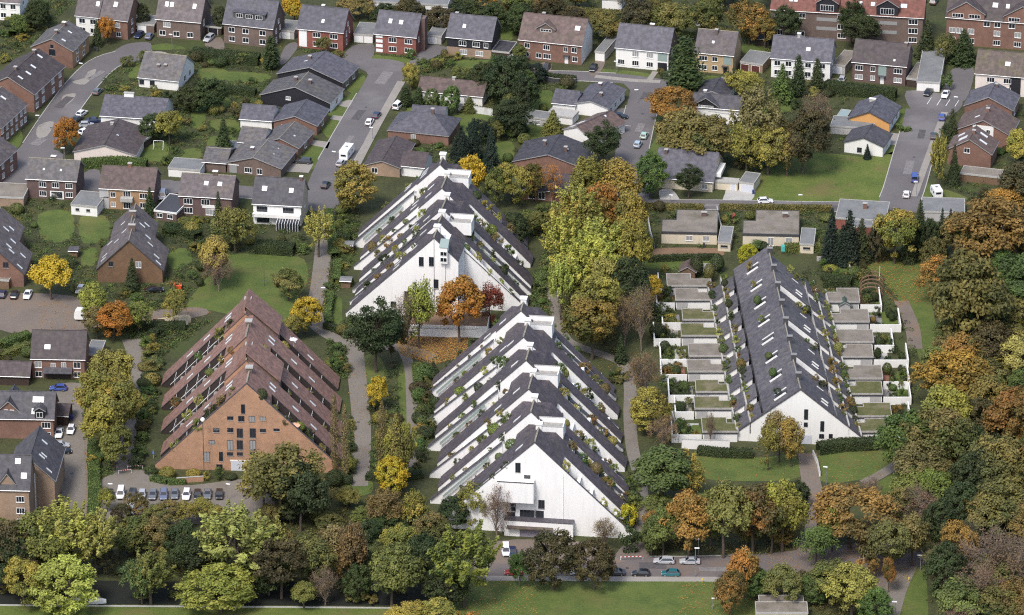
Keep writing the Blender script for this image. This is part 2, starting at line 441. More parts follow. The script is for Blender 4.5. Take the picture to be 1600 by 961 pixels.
    for sd, f, up, *o in lights:
        lw, lh = (o + [0.8, 1.2])[:2] if len(o) >= 2 else (0.8, 1.2)
        a = math.atan2(rise, run)
        if sd == 'f': m_ = T((f - .5) * w, -depth / 2 + up * depth / 2, wh + up * rise + .02) @ Rx(a)
        elif sd == 'r': m_ = T(w / 2 * (1 - up), (f - .5) * depth, wh + up * rise + .02) @ Rz(math.pi / 2) @ Rx(a)
        else: m_ = T(-w / 2 * (1 - up), (f - .5) * depth, wh + up * rise + .02) @ Rz(-math.pi / 2) @ Rx(a)
        rooflight(root, Mi @ m_, lw, lh)
    for kind, f, dw, up, dh, wm, nwin in dorm:
        x = (f - .5) * w; y0 = -depth / 2 + up * depth / 2; z0 = wh + up * rise
        dl = (dh) / (tn) + 0.4
        d_ = MB()
        if kind == 'shed':
            d_.prism([(y0, z0 - .2), (y0, z0 + dh), (y0 + dl + 1.2, z0 + dh + .25), (y0 + dl + 1.2, z0 - .2 + 0)], 'x', x - dw / 2, x + dw / 2)
            dr = MB().prism([(y0 - .3, z0 + dh + .003), (y0 - .3, z0 + dh + .14), (y0 + dl + 1.3, z0 + dh + .42), (y0 + dl + 1.3, z0 + dh + .26)], 'x', x - dw / 2 - .25, x + dw / 2 + .25)
        else:
            d_.prism([(x - dw / 2, z0 - .2), (x + dw / 2, z0 - .2), (x + dw / 2, z0 + dh), (x, z0 + dh + dw * .32), (x - dw / 2, z0 + dh)], 'y', y0, y0 + dl + 1.0)
            dr = MB()
            for sg in (-1, 1):
                dr.prism([(x + sg * (dw / 2 + .35), z0 + dh - .15), (x + sg * (dw / 2 + .35), z0 + dh + .05), (x, z0 + dh + dw * .32 + .25), (x, z0 + dh + dw * .32 + .01)], 'y', y0 - .35, y0 + dl + 2.2, mats=[1, 0, 0, 0], cap=1)
        dd = link('dormer', d_.mesh('dormer', wm), Mi, root)
        link('dormer_roof', dr.mesh('dormer_roof', [roof, trim]), None, dd)
        for k in range(nwin):
            add_window(root, Mi @ T(x + ((k + .5) / nwin - .5) * dw * .92, y0, z0 + dh * .15), dw / nwin * .6, dh * .62, 'g', False)
    root['w'] = w; root['d'] = depth
    root['geo'] = [hw, hd, rise, run, wh, tn]
    return root, M, Mi

def flatbox(ref, label, eL, eR, depth, h, wall, roof, name='garage', cat='garage', doors=(), rows=(), root=None, group=None, par=0.18, trim=None, addref=False, oh=0.12, rside=(), notch=None):
    """flat-roofed building from the two front corners of its roof"""
    pL, pR = G(*eL, h), G(*eR, h); d = pR - pL; w = math.hypot(d.x, d.y); ang = math.atan2(d.y, d.x)
    v = Vector((-math.sin(ang), math.cos(ang), 0)); c = (pL + pR) / 2 + v * depth / 2; c.z = 0
    M = frame(c, ang); tm = trim or CONC
    if root is None:
        root = thing(name, label, cat, M, group, ref if addref else None); Mi = Matrix.Identity(4); wn, rn = 'wall', 'roof'
    else: Mi = root.matrix_basis.inverted() @ M; wn, rn = 'annex_wall', 'annex_roof'
    FOOT.append((M.inverted(), w / 2, depth / 2))
    hw, hd = w / 2, depth / 2
    rects = [(-hw, hw, -hd, hd)]
    if notch:   # (fraction from the left, share of depth) cut out of the back
        nf, nd = notch
        xs = -hw + abs(nf) * w
        rects = [(-hw, hw, -hd, hd - nd * depth), ((-hw, xs) if nf > 0 else (xs, hw)) + (hd - nd * depth + .001, hd)]
    wl = MB(); rf = MB()
    pw = .17
    if notch:
        xs = rects[1][1] if notch[0] > 0 else rects[1][0]; yn = rects[0][3]
        inn = (-hw, xs) if notch[0] > 0 else (xs, hw)
        wl.box(-hw + oh, hw - oh, -hd + oh, yn - oh, 0, h - .25); wl.box(inn[0] + oh, inn[1] - oh, yn - oh + .001, hd - oh, 0, h - .25)
        rf.box(-hw + pw, hw - pw, -hd + pw, yn - pw, h - .2, h - .03, 0); rf.box(inn[0] + pw, inn[1] - pw, yn - pw, hd - pw, h - .2, h - .03, 0)
        op = (xs, hw) if notch[0] > 0 else (-hw, xs)
        es = [(-hw, hw, -hd, -hd + pw), (op[0], op[1], yn - pw, yn), (inn[0], inn[1], hd - pw, hd)]
        a0, a1 = (hd, yn) if notch[0] > 0 else (yn, hd)
        es += [(-hw, -hw + pw, -hd + pw, a0 - pw), (hw - pw, hw, -hd + pw, a1 - pw), ((xs - pw, xs) if notch[0] > 0 else (xs, xs + pw)) + (yn + .001, hd - pw)]
    else:
        wl.box(-hw + oh, hw - oh, -hd + oh, hd - oh, 0, h - .25); rf.box(-hw + pw, hw - pw, -hd + pw, hd - pw, h - .2, h - .03, 0)
        es = [(-hw, hw, -hd, -hd + pw), (-hw, hw, hd - pw, hd), (-hw, -hw + pw, -hd + pw, hd - pw), (hw - pw, hw, -hd + pw, hd - pw)]
    for a in es: rf.box(*a, h - .25 - par, h + .06, 1)
    link(wn, wl.mesh(wn, wall), Mi, root)
    link(rn, rf.mesh(rn, [roof, tm]), Mi, root)
    for f, ww, hh, m_ in doors:
        x = (f - .5) * w
        dd = link('garage_door', MB().box(-ww / 2, ww / 2, -.05, .1, 0.02, hh).mesh('garage_door', m_), Mi @ T(x, -hd + oh - .01, 0), root)
        fr = MB(); fr.box(-ww / 2 - .1, -ww / 2, -.08, .05, .02, hh + .1); fr.box(ww / 2, ww / 2 + .1, -.08, .05, .02, hh + .1); fr.box(-ww / 2, ww / 2, -.08, .05, hh, hh + .1)
        link('frame', fr.mesh('frame', TRIM), None, dd)
    for z, hh, ww, fr, st in rows:
        for f in fr: add_window(root, Mi @ T((f - .5) * w, -hd + oh, z), ww, hh, st)
    for z, hh, ww, fr, st in rside:
        for f in fr: add_window(root, Mi @ T(hw - oh, (f - .5) * depth, z) @ Rz(math.pi / 2), ww, hh, st)
    return root, M, Mi

W2 = lambda fr, w=1.5, h=1.3, st='g': [(0.9, h, w, fr, st), (3.55, h, w, fr, st)]

# --- top row, from the west
house('white balcony house', 'white plastered house with mauve roof at the far corner, cut off beside a dark hedge', (-30, 2), (32, 6), 10, 5.4, 34, 'u', CLEANW, MAUVER, rows=W2([.55, .8], 1.4), rside=[(3.4, 1.3, 1.4, [.4], 'g')])
r_, M_, Mi_ = house('two tone semi', 'white half of the semi-detached pair beside the cul-de-sac, single white rooflight', (116, 24.5), (154, 28.5), 11, 5.6, 40, 'u', CLEANW, MAUVER, name='semi_detached_house', rows=W2([.3, .75], 1.6), lights=[('f', .85, .45)])
house(None, 'red brown brick half of the semi-detached pair, white door at its open side', (154.6, 28.6), (200, 34), 11, 5.6, 40, 'u', BRICK, MAUVER, name='semi_detached_house', rows=[(3.4, 1.3, 1.7, [.6], 'c'), (.8, 1.2, 1.2, [.65], 'g')], rside=W2([.35, .7], 1.0), lights=[('f', .45, .5, .9, 1.3)], chim=[(.2, .5, 1.0)], door=(.25, DDOOR))
flatbox(None, 'small garage with white door between red brick semi and grey brown house', (213, 37), (241, 39), 7, 2.6, BROWNB, FLATG, doors=[(.3, 2.3, 2.0, TRIM)])
house('grey brown brick house', 'grey brown brick house with mauve roof and three small rooflights', (242, 30), (314, 36), 11.5, 5.4, 42, 'u', BROWNB, MAUVER, rows=[(3.3, 1.3, 1.9, [.25], 'c'), (.8, 1.3, 1.6, [.15, .45, .75], 'g')], rside=[(3.2, 1.6, 1.2, [.35], 'c')], lights=[('f', .2, .5), ('f', .31, .5), ('f', .8, .5)])
flatbox(None, 'dark open carport between grey brown house and blue-roofed house', (316, 40), (346, 43), 8, 2.5, DWOOD, DSLATE, name='carport', cat='carport', doors=[(.55, 2.7, 2.1, DDOOR)])
house('shed dormer house', 'brown brick house with slate blue roof and wide dormer of three windows', (347, 37), (427, 46), 11, 5.8, 43, 'u', BROWNB, SLATE, rows=W2([.18, .45, .78], 1.6), rside=[(.9, 1.2, .9, [.3, .6], 'c'), (3.4, 1.2, .9, [.3, .6], 'c'), (5.6, 1.1, .9, [.5], 'c')], dorm=[('shed', .50, 9.2, .26, 1.7, DSLATE, 3)])
flatbox(None, 'grey-roofed garage with white door, between dormer house and glazed stair house', (435, 47), (460, 49), 8, 2.5, GREYW, FLATG, doors=[(.45, 2.3, 2.0, TRIM)])
house('glazed stair house', 'deep red brick house with slate roof and white glazed stair panel', (463, 45), (537, 52), 11, 5.6, 37, 'u', REDB, SLATE, rows=W2([.42, .78], 2.0), rside=[(.9, 1.4, .8, [.35], 'g'), (3.3, 1.4, .8, [.35, .62], 'c'), (5.7, 1.1, .8, [.5], 'c')], panels=[(.13, .4, 2.2, 4.9, TRIM)], lights=[('f', .52, .35, .6, .9)], chim=[(.45, .55, .7, BROWNB, TRIM)])
flatbox(None, 'double garage with two white doors between the two red brick houses', (552, 53), (583, 55), 9, 2.5, GREYW, FLATG, doors=[(.27, 2.2, 2.0, TRIM), (.75, 2.2, 2.0, TRIM)])
r_, M_, Mi_ = house('red brick house', 'deep red brick house with tall dark end chimney and two rooflights', (584, 53), (651, 59.5), 11, 5.6, 37, 'u', REDB, SLATE, rows=W2([.43, .8], 2.0), lights=[('f', .32, .5), ('f', .57, .5, .9, 1.1)], panels=[(.12, .3 + k * 1.4, 1.9, .9, TRIM) for k in range(4)], rside=[(3.3, 1.3, .8, [.3], 'c')])
link('end_chimney', MB().box(-.9, .9, -1.2, 1.2, 0, 9.6).mesh('end_chimney', DARKB), T(r_['w'] / 2 + .2, .3, 0), r_)
flatbox(None, 'flat garage with pale door beside the black clad house', (667, 55), (690, 57), 10, 2.5, GREYW, FLATG, doors=[(.35, 2.3, 2.0, GDOOR)])
house('black clad house', 'house with black slate upper storey above beige ground floor', (696, 58), (769, 65), 11, 5.4, 37, 'u', BLACKW, SLATE, base=(2.6, BEIGEB), rows=[(.8, 1.2, 1.9, [.38, .72], 'c'), (3.3, 1.3, 1.9, [.36, .65], 'g'), (3.3, 1.3, 1.1, [.86], 'g')], lights=[('f', .35, .45, .7, 1.0)], chim=[(.12, .6, .8, CONC)])
flatbox(None, 'dark lean-to carport on the side of the black clad house', (768, 79), (796, 82), 8, 2.5, DWOOD, DSLATE, name='carport', cat='carport')
house('pair with triangular dormer', 'brown-roofed red brick double house with triangular dormer and white end gable', (809, 62), (910, 72.5), 12.5, 5.7, 42, 'u', BRICK, BROWNR, gable=CLEANW, name='semi_detached_house', rows=[(3.5, 1.3, 1.4, [.14], 'g'), (3.5, 1.3, 1.7, [.44], 'g'), (3.5, 1.3, 1.0, [.74], 'g'), (3.5, 1.4, 1.4, [.87], 'g'), (.9, 1.3, 1.4, [.13, .32], 'g'), (.9, 1.3, 2.0, [.45], 'g'), (.9, 1.3, 1.3, [.88], 'g')], door=(.75, TRIM), dorm=[('gable', .4, 5.0, .38, .9, BROWNB, 1)], lights=[('f', .87, .55, 1.2, 1.2)], chim=[(.3, .58, .9)])
flatbox(None, 'white flat-roofed garage box beside the triangular dormer pair', (929, 80), (945, 82), 12, 2.8, CLEANW, FLATG)
house('white slate house', 'long white house with slate roof, brown brick end and grey glazed porch', (960, 74.5), (1046, 83), 11, 5.6, 38, 'u', CLEANW, SLATE, gable=BROWNB, rows=[(3.5, 1.4, 1.7, [.38, .64], 'c'), (.9, 1.3, 1.7, [.12, .38, .64], 'g')], panels=[(.87, 2.9, 2.7, 2.4, PALEG), (.87, .1, 2.6, 2.3, DDOOR)], chim=[(.6, .52, .7, BROWNB, TRIM, 1.1)], rside=[(3.4, 1.2, 1.0, [.4], 'g')])
house('yellow brick house', 'yellow brick house with mauve brown roof, behind the giant conifer', (1084, 82), (1147, 88), 11, 5.6, 37, 'u', YELB, MAUVER, rows=[(3.5, 1.2, 2.2, [.23], 'g'), (3.5, 1.2, 1.4, [.52], 'g'), (.9, 1.2, 2.2, [.22], 'g'), (.9, 1.2, 1.4, [.52], 'g')], panels=[(.83, 2.8, 2.2, 2.6, PALEG)], door=(.78, DDOOR), chim=[(.47, .42, 1.3)], lights=[('f', .43, .45, .5, .6)])
flatbox(None, 'beige double garage with two dark red doors beside the yellow brick house', (1156, 96), (1192, 101), 9, 2.7, BEIGEB, FLATG, doors=[(.22, 2.2, 2.0, RDOOR), (.68, 2.2, 2.0, RDOOR)])
r_, M_, Mi_ = house('pair of white houses', 'white semi-detached pair under one grey blue roof parted by a pale ridge', (1203, 91), (1299, 98), 11.5, 5.6, 36, 'u', CLEANW, SLATE, gable=GREYW, name='semi_detached_house', rows=W2([.12, .3, .62, .85], 1.5), lights=[('f', .6, .42, 1.0, 1.0)], chim=[(.42, .5, .9, CONC, TRIM, .8)], rside=[(3.3, 1.1, .9, [.4], 'g')])
flatbox(None, 'grey garage with rusty roof between the white pair and dark brick house', (1300, 100), (1321, 103), 11, 2.7, GREYW, FLAT, doors=[(.4, 2.4, 2.0, GDOOR)])
house('dark brick house', 'plum brick house with brown roof and white glass block stair panel', (1330, 97), (1417, 105), 11.5, 5.7, 36, 'u', DARKB, DBROWNR, rows=[(3.5, 1.3, 2.0, [.14], 'g'), (3.5, 1.3, 1.1, [.39], 'g'), (3.5, 1.3, 2.1, [.84], 'g'), (.9, 1.2, 2.0, [.14, .84], 'c'), (.9, 1.2, 1.1, [.39], 'c')], panels=[(.56, 2.5, 2.2, 3.0, PALEG)], door=(.56, TRIM), chim=[(.92, .45, .8)], lights=[('f', .76, .2, .4, .5)])
flatbox(None, 'long row of garages under a stained grey flat roof by the parking court', (1432, 127), (1469, 129), 24, 2.8, CLEANW, FLATG)
flatbox(None, 'open brown carport with a silver car, beside the long garage row', (1416, 122), (1432, 124), 12, 2.5, DWOOD, FLAT, name='carport', cat='carport')
house('white corner house', 'pale pinkish white house with mossy brown roof at the parking court', (1522, 115), (1626, 124), 11.5, 5.7, 38, 'u', PINKW, MOSSR, rows=W2([.25, .5, .82], 1.9), panels=[(.62, .1, 3.0, 5.4, BLACKW)], lights=[('f', .48, .42, 1.2, 1.1)])
# --- far terraces at the top edge
house('red roof apartments', 'long brown brick apartment row under a red tiled roof with black gabled bays', (1203, 15), (1444, 29), 12, 8.2, 34, 'u', BROWNB, REDR, name='apartment_block', cat='apartments', rows=[(.9, 1.3, 2.2, [.06, .20, .47, .60, .93], 'g'), (3.5, 1.4, 2.4, [.06, .47, .93], 'g'), (6.2, 1.3, 2.4, [.06, .2, .47, .6, .93], 'g')], dorm=[('gable', .37, 6.0, .04, 2.6, BLACKW, 1), ('gable', .76, 6.0, .04, 2.6, BLACKW, 1)], panels=[(.37, 2.9, 5.6, 1.0, CURT), (.37, 5.6, 5.6, 1.0, CURT), (.76, 2.9, 5.6, 1.0, CURT), (.76, 5.6, 5.6, 1.0, CURT)], lights=[('f', f, .42, .9, 1.2) for f in (.13, .16, .3, .33, .42, .58, .66, .69, .75, .83, .85, .87)])
house('gabled brick apartments', 'red brick apartment block with two street gables under a dark roof', (1477, 27), (1640, 40), 12, 8.0, 38, 'u', BRICK, DBROWNR, name='apartment_block', cat='apartments', rows=[(.9, 1.3, 1.8, [.07, .25, .5, .7, .9], 'g'), (3.6, 1.4, 1.6, [.07, .14, .25, .5, .7, .8, .9], 'c'), (6.2, 1.3, 1.6, [.4, .5, .64, .9], 'g')], dorm=[('gable', .2, 10.0, .02, 1.6, BRICK, 2), ('gable', .74, 10.0, .02, 1.6, BRICK, 2)], lights=[('f', .46, .55, 1.3, 1.3), ('f', .58, .55)])
flatbox('white office front', 'long low white building with blue window panels, at the far tree line', (578, 2), (700, 8), 12, 5, CLEANW, FLATG, name='office_building', cat='building', rows=[(1.2, 2.2, 4.2, [.1, .3, .5, .7, .9], 'g')])
flatbox(None, 'white wall of a small building between the dark far trees', (940, -2), (972, 0), 8, 3.5, CLEANW, FLATG, name='outbuilding', cat='building')
house(None, 'blue grey garden shed at the wood edge behind the yellow brick house', (1085, 30), (1100, 32), 4, 2.0, 5, 'v', GREYW, FLATG, name='garden_shed', cat='shed', addref=False, rows=[(.6, .9, .7, [.3, .7], 'd')])
house(None, 'dark green garden shed behind the beige double garage', (1176, 60), (1203, 62), 6, 2.2, 10, 'u', SHADEW, DSLATE, name='garden_shed', cat='shed', addref=False)
# --- street at the west
house('tan gabled double house', 'brown brick gable-fronted house with stepped slate roof above the bend', (47, 73), (114, 80.5), 13.5, 5.2, 16, 'v', TANB, GREYR, gable=BRICK, rows=[(3.2, 1.7, 1.7, [.5], 'gd'), (5.4, .9, .7, [.5], 'gd')], rside=[(3.2, 1.2, 1.4, [.3, .7], 'g'), (.8, 1.2, 1.4, [.3, .65], 'g')], lights=[('r', .62, .55, .6, 1.2), ('r', .2, .5, .6, 1.2)], chim=[(.5, .75, .9, DARKB, TRIM, .9), (.5, .3, .9, DARKB)])
house('brown terraced row', 'long brown-roofed brick terrace with white entrance strips along the west street', (-28, 137), (54, 148), 21, 5.4, 22, 'v', BRICK, DBROWNR, name='terraced_house', rside=[(.9, 1.3, 1.5, [.1, .3, .62, .85], 'c'), (3.5, 1.3, 1.5, [.1, .3, .62, .85], 'c')], lights=[('r', .15, .62, .6, 1.5), ('r', .35, .55, .7, 1.6), ('r', .55, .6, .7, 1.6), ('r', .85, .7, .7, 1.6)], chim=[(.5, .25, .8), (.5, .85, .8)])
r_, M_, Mi_ = house('grey terraced row', 'grey-roofed brick terrace nearer the paved turning place, many white windows', (-78, 190), (2, 201), 17.5, 5.4, 22, 'v', BRICK, MAUVER, name='terraced_house', rside=[(.9, 1.3, 1.2, [.08, .25, .42, .6, .78, .92], 'c'), (3.5, 1.3, 1.2, [.08, .25, .42, .6, .78, .92], 'c')], lights=[('r', .3, .55, .7, 1.6), ('r', .75, .6, .7, 1.6)])
house(None, 'brick terrace end just inside the frame edge below the grey terrace', (-84, 250), (-4, 262), 13, 5.4, 22, 'v', BRICK, MAUVER, name='terraced_house', rside=W2([.3, .7], 1.2, 1.3, 'c'), addref=False)
# --- bungalows of the west gardens
house('white grey bungalow', 'white bungalow with worn grey tiled roof beside the bend of the west street', (214, 121), (280, 128), 14, 2.8, 40, 'u', CLEANW, GREYR, rows=[(.9, 1.2, 1.2, [.1, .35], 'gd')], rside=[(.8, 1.6, 1.4, [.4, .7], 'g')], chim=[(.42, .25, .5), (.58, .27, .4)])
house('slate bungalow', 'low white bungalow with broad slate roof and white chimney box', (155, 181), (255, 187.5), 14, 2.7, 33, 'u', CLEANW, SLATE, rows=[(1.2, .6, .8, [.3], 'gd')], chim=[(.38, .5, .9, TRIM, CONC, 2.6)], rside=[(.8, 1.6, 1.4, [.5], 'g')])
r_, M_, Mi_ = house('dark roof bungalow', 'dark brown bungalow with low wide gable beside the orange maple', (113, 237), (213, 243), 18, 2.6, 13, 'v', PINKW, DBROWNR, lights=[('r', .45, .75, .4, .6)], chim=[(.44, .8, .5, CONC)])
flatbox(None, 'small black garden room with white glass doors beside the dark roof bungalow', (204, 214), (226, 219), 3.5, 2.5, SHADEW, FLATG, name='garden_room', cat='shed', rows=[(.2, 1.9, 1.4, [.25, .65], 'c')])
# --- the row of dark gables west of the middle street
house('largest dark gable house', 'black gabled bungalow with slate roof at the head of the middle street', (431, 115), (536, 129.5), 12.5, 2.9, 17, 'v', BROWNB, SLATE, gable=BLACKW, rside=[(.8, 1.3, 1.5, [.3, .7], 'g')], chim=[(.36, .6, .9, DARKB)], lights=[('l', .5, .6, .5, 1.0)])
house('second dark gable house', 'black gabled bungalow with grey roof, second from the turning head', (405, 148), (517, 162), 11, 2.9, 19, 'v', CLEANW, GREYR, gable=BLACKW, rows=[(2.4, .8, 1.2, [.4], 'c')], chim=[(.42, .5, 1.0, DARKB), (.62, .5, 1.0, DARKB)], rside=[(.8, 1.3, 1.5, [.5], 'g')])
r_, M_, Mi_ = house('slate brick bungalow', 'brick bungalow with slate gable roof and long slate side wing', (425, 190), (496, 197), 12, 2.9, 12, 'v', BRICK, SLATE, rside=[(.8, 1.3, 1.5, [.5], 'g')], rows=[(.7, 1.4, 1.2, [.25], 'c')])
house(None, '', (373, 186), (426, 190), 9.5, 2.7, 24, 'u', CLEANW, SLATE, root=r_)
r_, M_, Mi_ = house('grey brick bungalow', 'brick bungalow with black gable top and grey tiled wing roof', (406, 224), (467, 232), 12, 2.9, 12, 'v', BRICK, GREYR, gable=BRICK, rows=[(.4, 1.9, 1.4, [.6], 'c')], lights=[('r', .4, .5, .4, .5)], rside=[(.8, 1.3, 1.5, [.5], 'g')])
house(None, '', (370, 222), (412, 226), 10, 2.7, 25, 'u', CLEANW, GREYR, root=r_)
flatbox(None, 'low white garage with mossy flat roof behind the grey brick bungalow', (344, 232), (384, 237), 6, 2.4, CLEANW, FLATG)
r_, M_, Mi_ = house('nearest brick bungalow', 'brown brick bungalow with white windows and grey gable roof by the parked wagon', (352, 254), (440, 264), 13, 2.9, 13, 'v', BROWNB, GREYR, rows=[(.7, 1.3, 1.9, [.40], 'g'), (.6, 1.4, 1.3, [.6], 'g')], lights=[('r', .45, .5, .3, .3), ('r', .75, .5, .3, .3)], chim=[(.36, .45, .8, DARKB, TRIM)], panels=[(.13, 2.3, 3.2, .25, TRIM), (.13, .1, 2.0, 2.1, CURT)])
house(None, '', (315, 253), (354, 256), 11, 2.7, 23, 'u', BROWNB, GREYR, root=r_)
flatbox(None, 'low white garage with grey flat roof beside the nearest brick bungalow', (262, 262), (313, 266), 7, 2.5, CLEANW, FLATG)
# --- east of the middle street
r_, M_, Mi_ = house('hipped slate house', 'brick house with hipped slate roof and flat slate wing by the middle street', (604, 203), (702, 213), 12.5, 2.9, 32, 'u', BRICK, SLATE, hip=True, chim=[(.64, .5, 1.3, DARKB)], rows=[(.6, 1.6, 1.1, [.42], 'c')])
house(None, '', (640, 186), (694, 189), 9, 2.8, 22, 'u', CLEANW, SLATE, root=r_)
house('brown long bungalow', 'long low bungalow with purplish brown roof behind clipped shrubs', (651, 142), (755, 152), 9, 2.8, 23, 'u', CLEANW, BROWNR, rows=[(.8, 1.3, 1.6, [.75], 'c')], chim=[(.5, .5, .5, CONC)])
r_, M_, Mi_ = house('brown gable bungalow', 'brown roofed bungalow with beige gable behind the first terrace block', (567, 258), (626, 263), 17, 2.8, 9, 'v', BEIGEB, DBROWNR, rows=[(.8, 1.3, 1.4, [.3], 'g')])
house(None, '', (624, 259), (664, 263), 9, 2.9, 24, 'u', CLEANW, DBROWNR, root=r_)
r_, M_, Mi_ = house('white gable slate house', 'white gabled house with slate roof and lower slate wing at the cul-de-sac', (894, 162), (951, 170), 14.5, 3.0, 8, 'v', CLEANW, SLATE, rside=[(.8, 1.3, 1.2, [.2, .45, .75], 'g')], chim=[(.38, .8, .8, DARKB, TRIM), (.62, .35, .9, DARKB)])
house(None, '', (861, 161), (900, 165), 9, 2.8, 22, 'u', CLEANW, SLATE, root=r_)
flatbox(None, 'low white annex with pale flat roof beside the white gable slate house', (853, 178), (895, 184), 5, 2.3, CLEANW, CONC, name='annex', cat='annex')
house('solar roof house', 'small house with brown roof, white gable and two glass roof panels', (878, 202), (924, 217.5), 14.5, 2.8, 12, 'v', CLEANW, BROWNR, lights=[('l', .30, .35, 2.6, 2.2), ('l', .08, .35, 2.0, 2.0), ('r', .75, .8, .5, .6)])
house('wide slate gable house', 'broad brown brick house with dark slate gable roof among the garden trees', (800, 252), (912, 263), 14, 3.0, 16, 'v', BRICK, DSLATE, chim=[(.36, .55, 1.2, DARKB), (.68, .4, 1.2, DARKB)], lights=[('r', .5, .6, .4, .4)])
house('hidden brick house', 'brown brick house with white windows half hidden by orange trees', (812, 296), (888, 301), 12, 2.9, 26, 'u', BRICK, DBROWNR, rows=[(.5, 1.8, 1.6, [.25, .45], 'g')])
flatbox(None, 'pale blue grey garden house with white window below the white annex', (816, 181), (858, 187), 5, 2.4, GREYW, FLATG, name='garden_house', cat='shed', rows=[(.6, 1.0, 1.6, [.55], 'c')])
r_, M_, Mi_ = house('black roof villa', 'black roofed villa with black gable and long white garden wall front', (1079, 166), (1158, 173), 8, 3.2, 22, 'u', CLEANW, DSLATE, gable=BLACKW, dorm=[('gable', .3, 6.5, .05, .4, BLACKW, 1)], chim=[(.22, .6, .9, CONC, TRIM)])
house(None, '', (1088, 147), (1137, 152), 10, 3.2, 7, 'v', CLEANW, DSLATE, root=r_)
r_, M_, Mi_ = house('purple roof house', 'cream house with big purplish slate roof and white side balcony', (1020, 277), (1115, 285.5), 15, 2.9, 46, 'u', CREAM, SLATE, rows=[(.8, 1.2, 1.4, [.85], 'c')], chim=[(.14, .42, 1.0, DARKB)], trim=VERGE)
link('side_balcony', MB().box(0, 1.4, -4, 3, 3.0, 4.1).mesh('side_balcony', CLEANW), T(r_['w'] / 2 - .2, 0, 0), r_)
flatbox(None, 'beige garage with pale grey doors beside the purple roof house', (1154, 284), (1178, 287), 7, 2.7, CREAM, FLATG, doors=[(.55, 3.2, 2.1, GDOOR)])
flatbox(None, 'low beige garden annex linking the purple roof house to its garage', (1116, 283), (1153, 286), 3, 2.3, CREAM, CONC, name='annex', cat='annex', doors=[(.8, 1.2, 1.9, GDOOR)])
# --- east street
house('orange gable house', 'ochre orange gabled bungalow with slate roof beside the east street', (1324, 185), (1391, 193), 12.5, 3.0, 14, 'v', CLEANW, SLATE, gable=ORANGEW, rside=[(.8, 1.4, 1.5, [.3, .7], 'g')], chim=[(.4, .7, .6, CONC, TRIM, 1.6)], trim=DTRIM)
house('small white gable house', 'small white gabled house with dark roof at the meadow corner', (1317, 222), (1381, 230), 9.5, 3.0, 11, 'v', CLEANW, DSLATE, rows=[(.6, 1.2, 1.1, [.4], 'gd')], rside=[(.8, 1.2, 1.2, [.5], 'g')], trim=DTRIM)
flatbox(None, 'grey flat-roofed shed row between the orange and small white gables', (1297, 196), (1364, 201), 7, 2.4, GREYW, FLATG, name='shed', cat='shed')
flatbox(None, 'pale green glass greenhouse behind the orange gable house', (1307, 181), (1323, 183), 5, 2.2, PALEG, PALEG, name='greenhouse', cat='greenhouse')
house('blue slate gable house', 'brick gabled house with blue slate roof, farthest of the east trio', (1505, 165), (1583, 173), 11, 3.6, 17, 'v', BRICK, SLATE, rows=[(3.3, .9, 1.5, [.52], 'c')], chim=[(.55, .75, .9, DARKB)], rside=[(.8, 1.4, 1.5, [.4], 'g')])
r_, M_, Mi_ = house('white panel gable house', 'brown roofed gable house with white middle panel, centre of the east trio', (1491, 203), (1580, 213), 11.5, 3.6, 20, 'v', BRICK, BROWNR, chim=[(.5, .55, .8, BRICK)], lights=[('l', .4, .6, .7, 1.4)], panels=[(.5, .2, 5.6, 5.4, CLEANW)])
add_window(r_, T(-.9, -r_['d'] / 2 + .29, 3.4), 1.5, 1.2, 'c'); add_window(r_, T(1.4, -r_['d'] / 2 + .29, 3.4), .9, 1.1, 'g')
house('solar panel gable house', 'brown roofed brick gable house with five bright roof panels, nearest of the trio', (1478, 234), (1550, 242), 9.5, 4.2, 20, 'v', BRICK, BROWNR, rows=[(3.9, 1.2, 1.4, [.45], 'g')], lights=[('l', .35, .45, 1.8, 2.6), ('l', .75, .3, 1.2, 2.0), ('r', .35, .35, .9, 2.2), ('r', .75, .45, 1.0, 2.2)], chim=[(.52, .5, .8, BRICK)])
# --- row above the lawn, west
house('grey roof brick house', 'dark brown brick house with worn grey roof, white windows and white patio', (39, 279.5), (120, 284), 10.5, 5.4, 33, 'u', DARKB, GREYR, rows=[(3.3, 1.3, 1.7, [.33, .58, .84], 'g'), (.8, 1.3, 1.7, [.33, .84], 'g')], panels=[(.6, .1, 3.6, 2.2, TRIM), (.6, .3, 2.9, 1.8, GLASS)], chim=[(.47, .55, .9, DARKB, TRIM, 1.2)], lights=[('f', .33, .45, .4, .5), ('f', .66, .45, .4, .5)])
flatbox(None, 'beige garage row with mossy flat roof left of the grey roof brick house', (-30, 306), (37, 309), 9, 2.7, BEIGEB, FLAT)
flatbox(None, 'white garage with two tiny windows between brick and tan houses', (110, 319), (152, 323), 9, 2.9, CLEANW, FLATG, rows=[(1.3, .5, .8, [.25, .65], 'gd')])
r_, M_, Mi_ = house('tan balcony house', 'tan brick house with brown roof, grey stair strip and central balcony', (154, 294.5), (241, 299), 11, 5.7, 36, 'u', TANB, BROWNR, gable=DARKB, rows=[(3.4, 1.3, 1.1, [.25], 'g'), (3.2, 1.9, 1.8, [.5], 'g'), (3.4, 1.3, 1.9, [.8], 'g'), (.7, 1.2, 1.1, [.25], 'c'), (.4, 2.0, 1.8, [.5], 'g'), (.8, 1.3, 1.9, [.8], 'g')], panels=[(.09, .05, 2.4, 5.3, GREYW), (.09, 3.0, 2.42, .45, TRIM)], chim=[(.5, .5, .9, BRICK, CONC, .9)])
link('balcony', MB().box(-1.6, 1.6, -1.5, 0, 2.75, 3.75).mesh('balcony', CONC), T(0.1, -r_['d'] / 2 + .3, 0), r_)
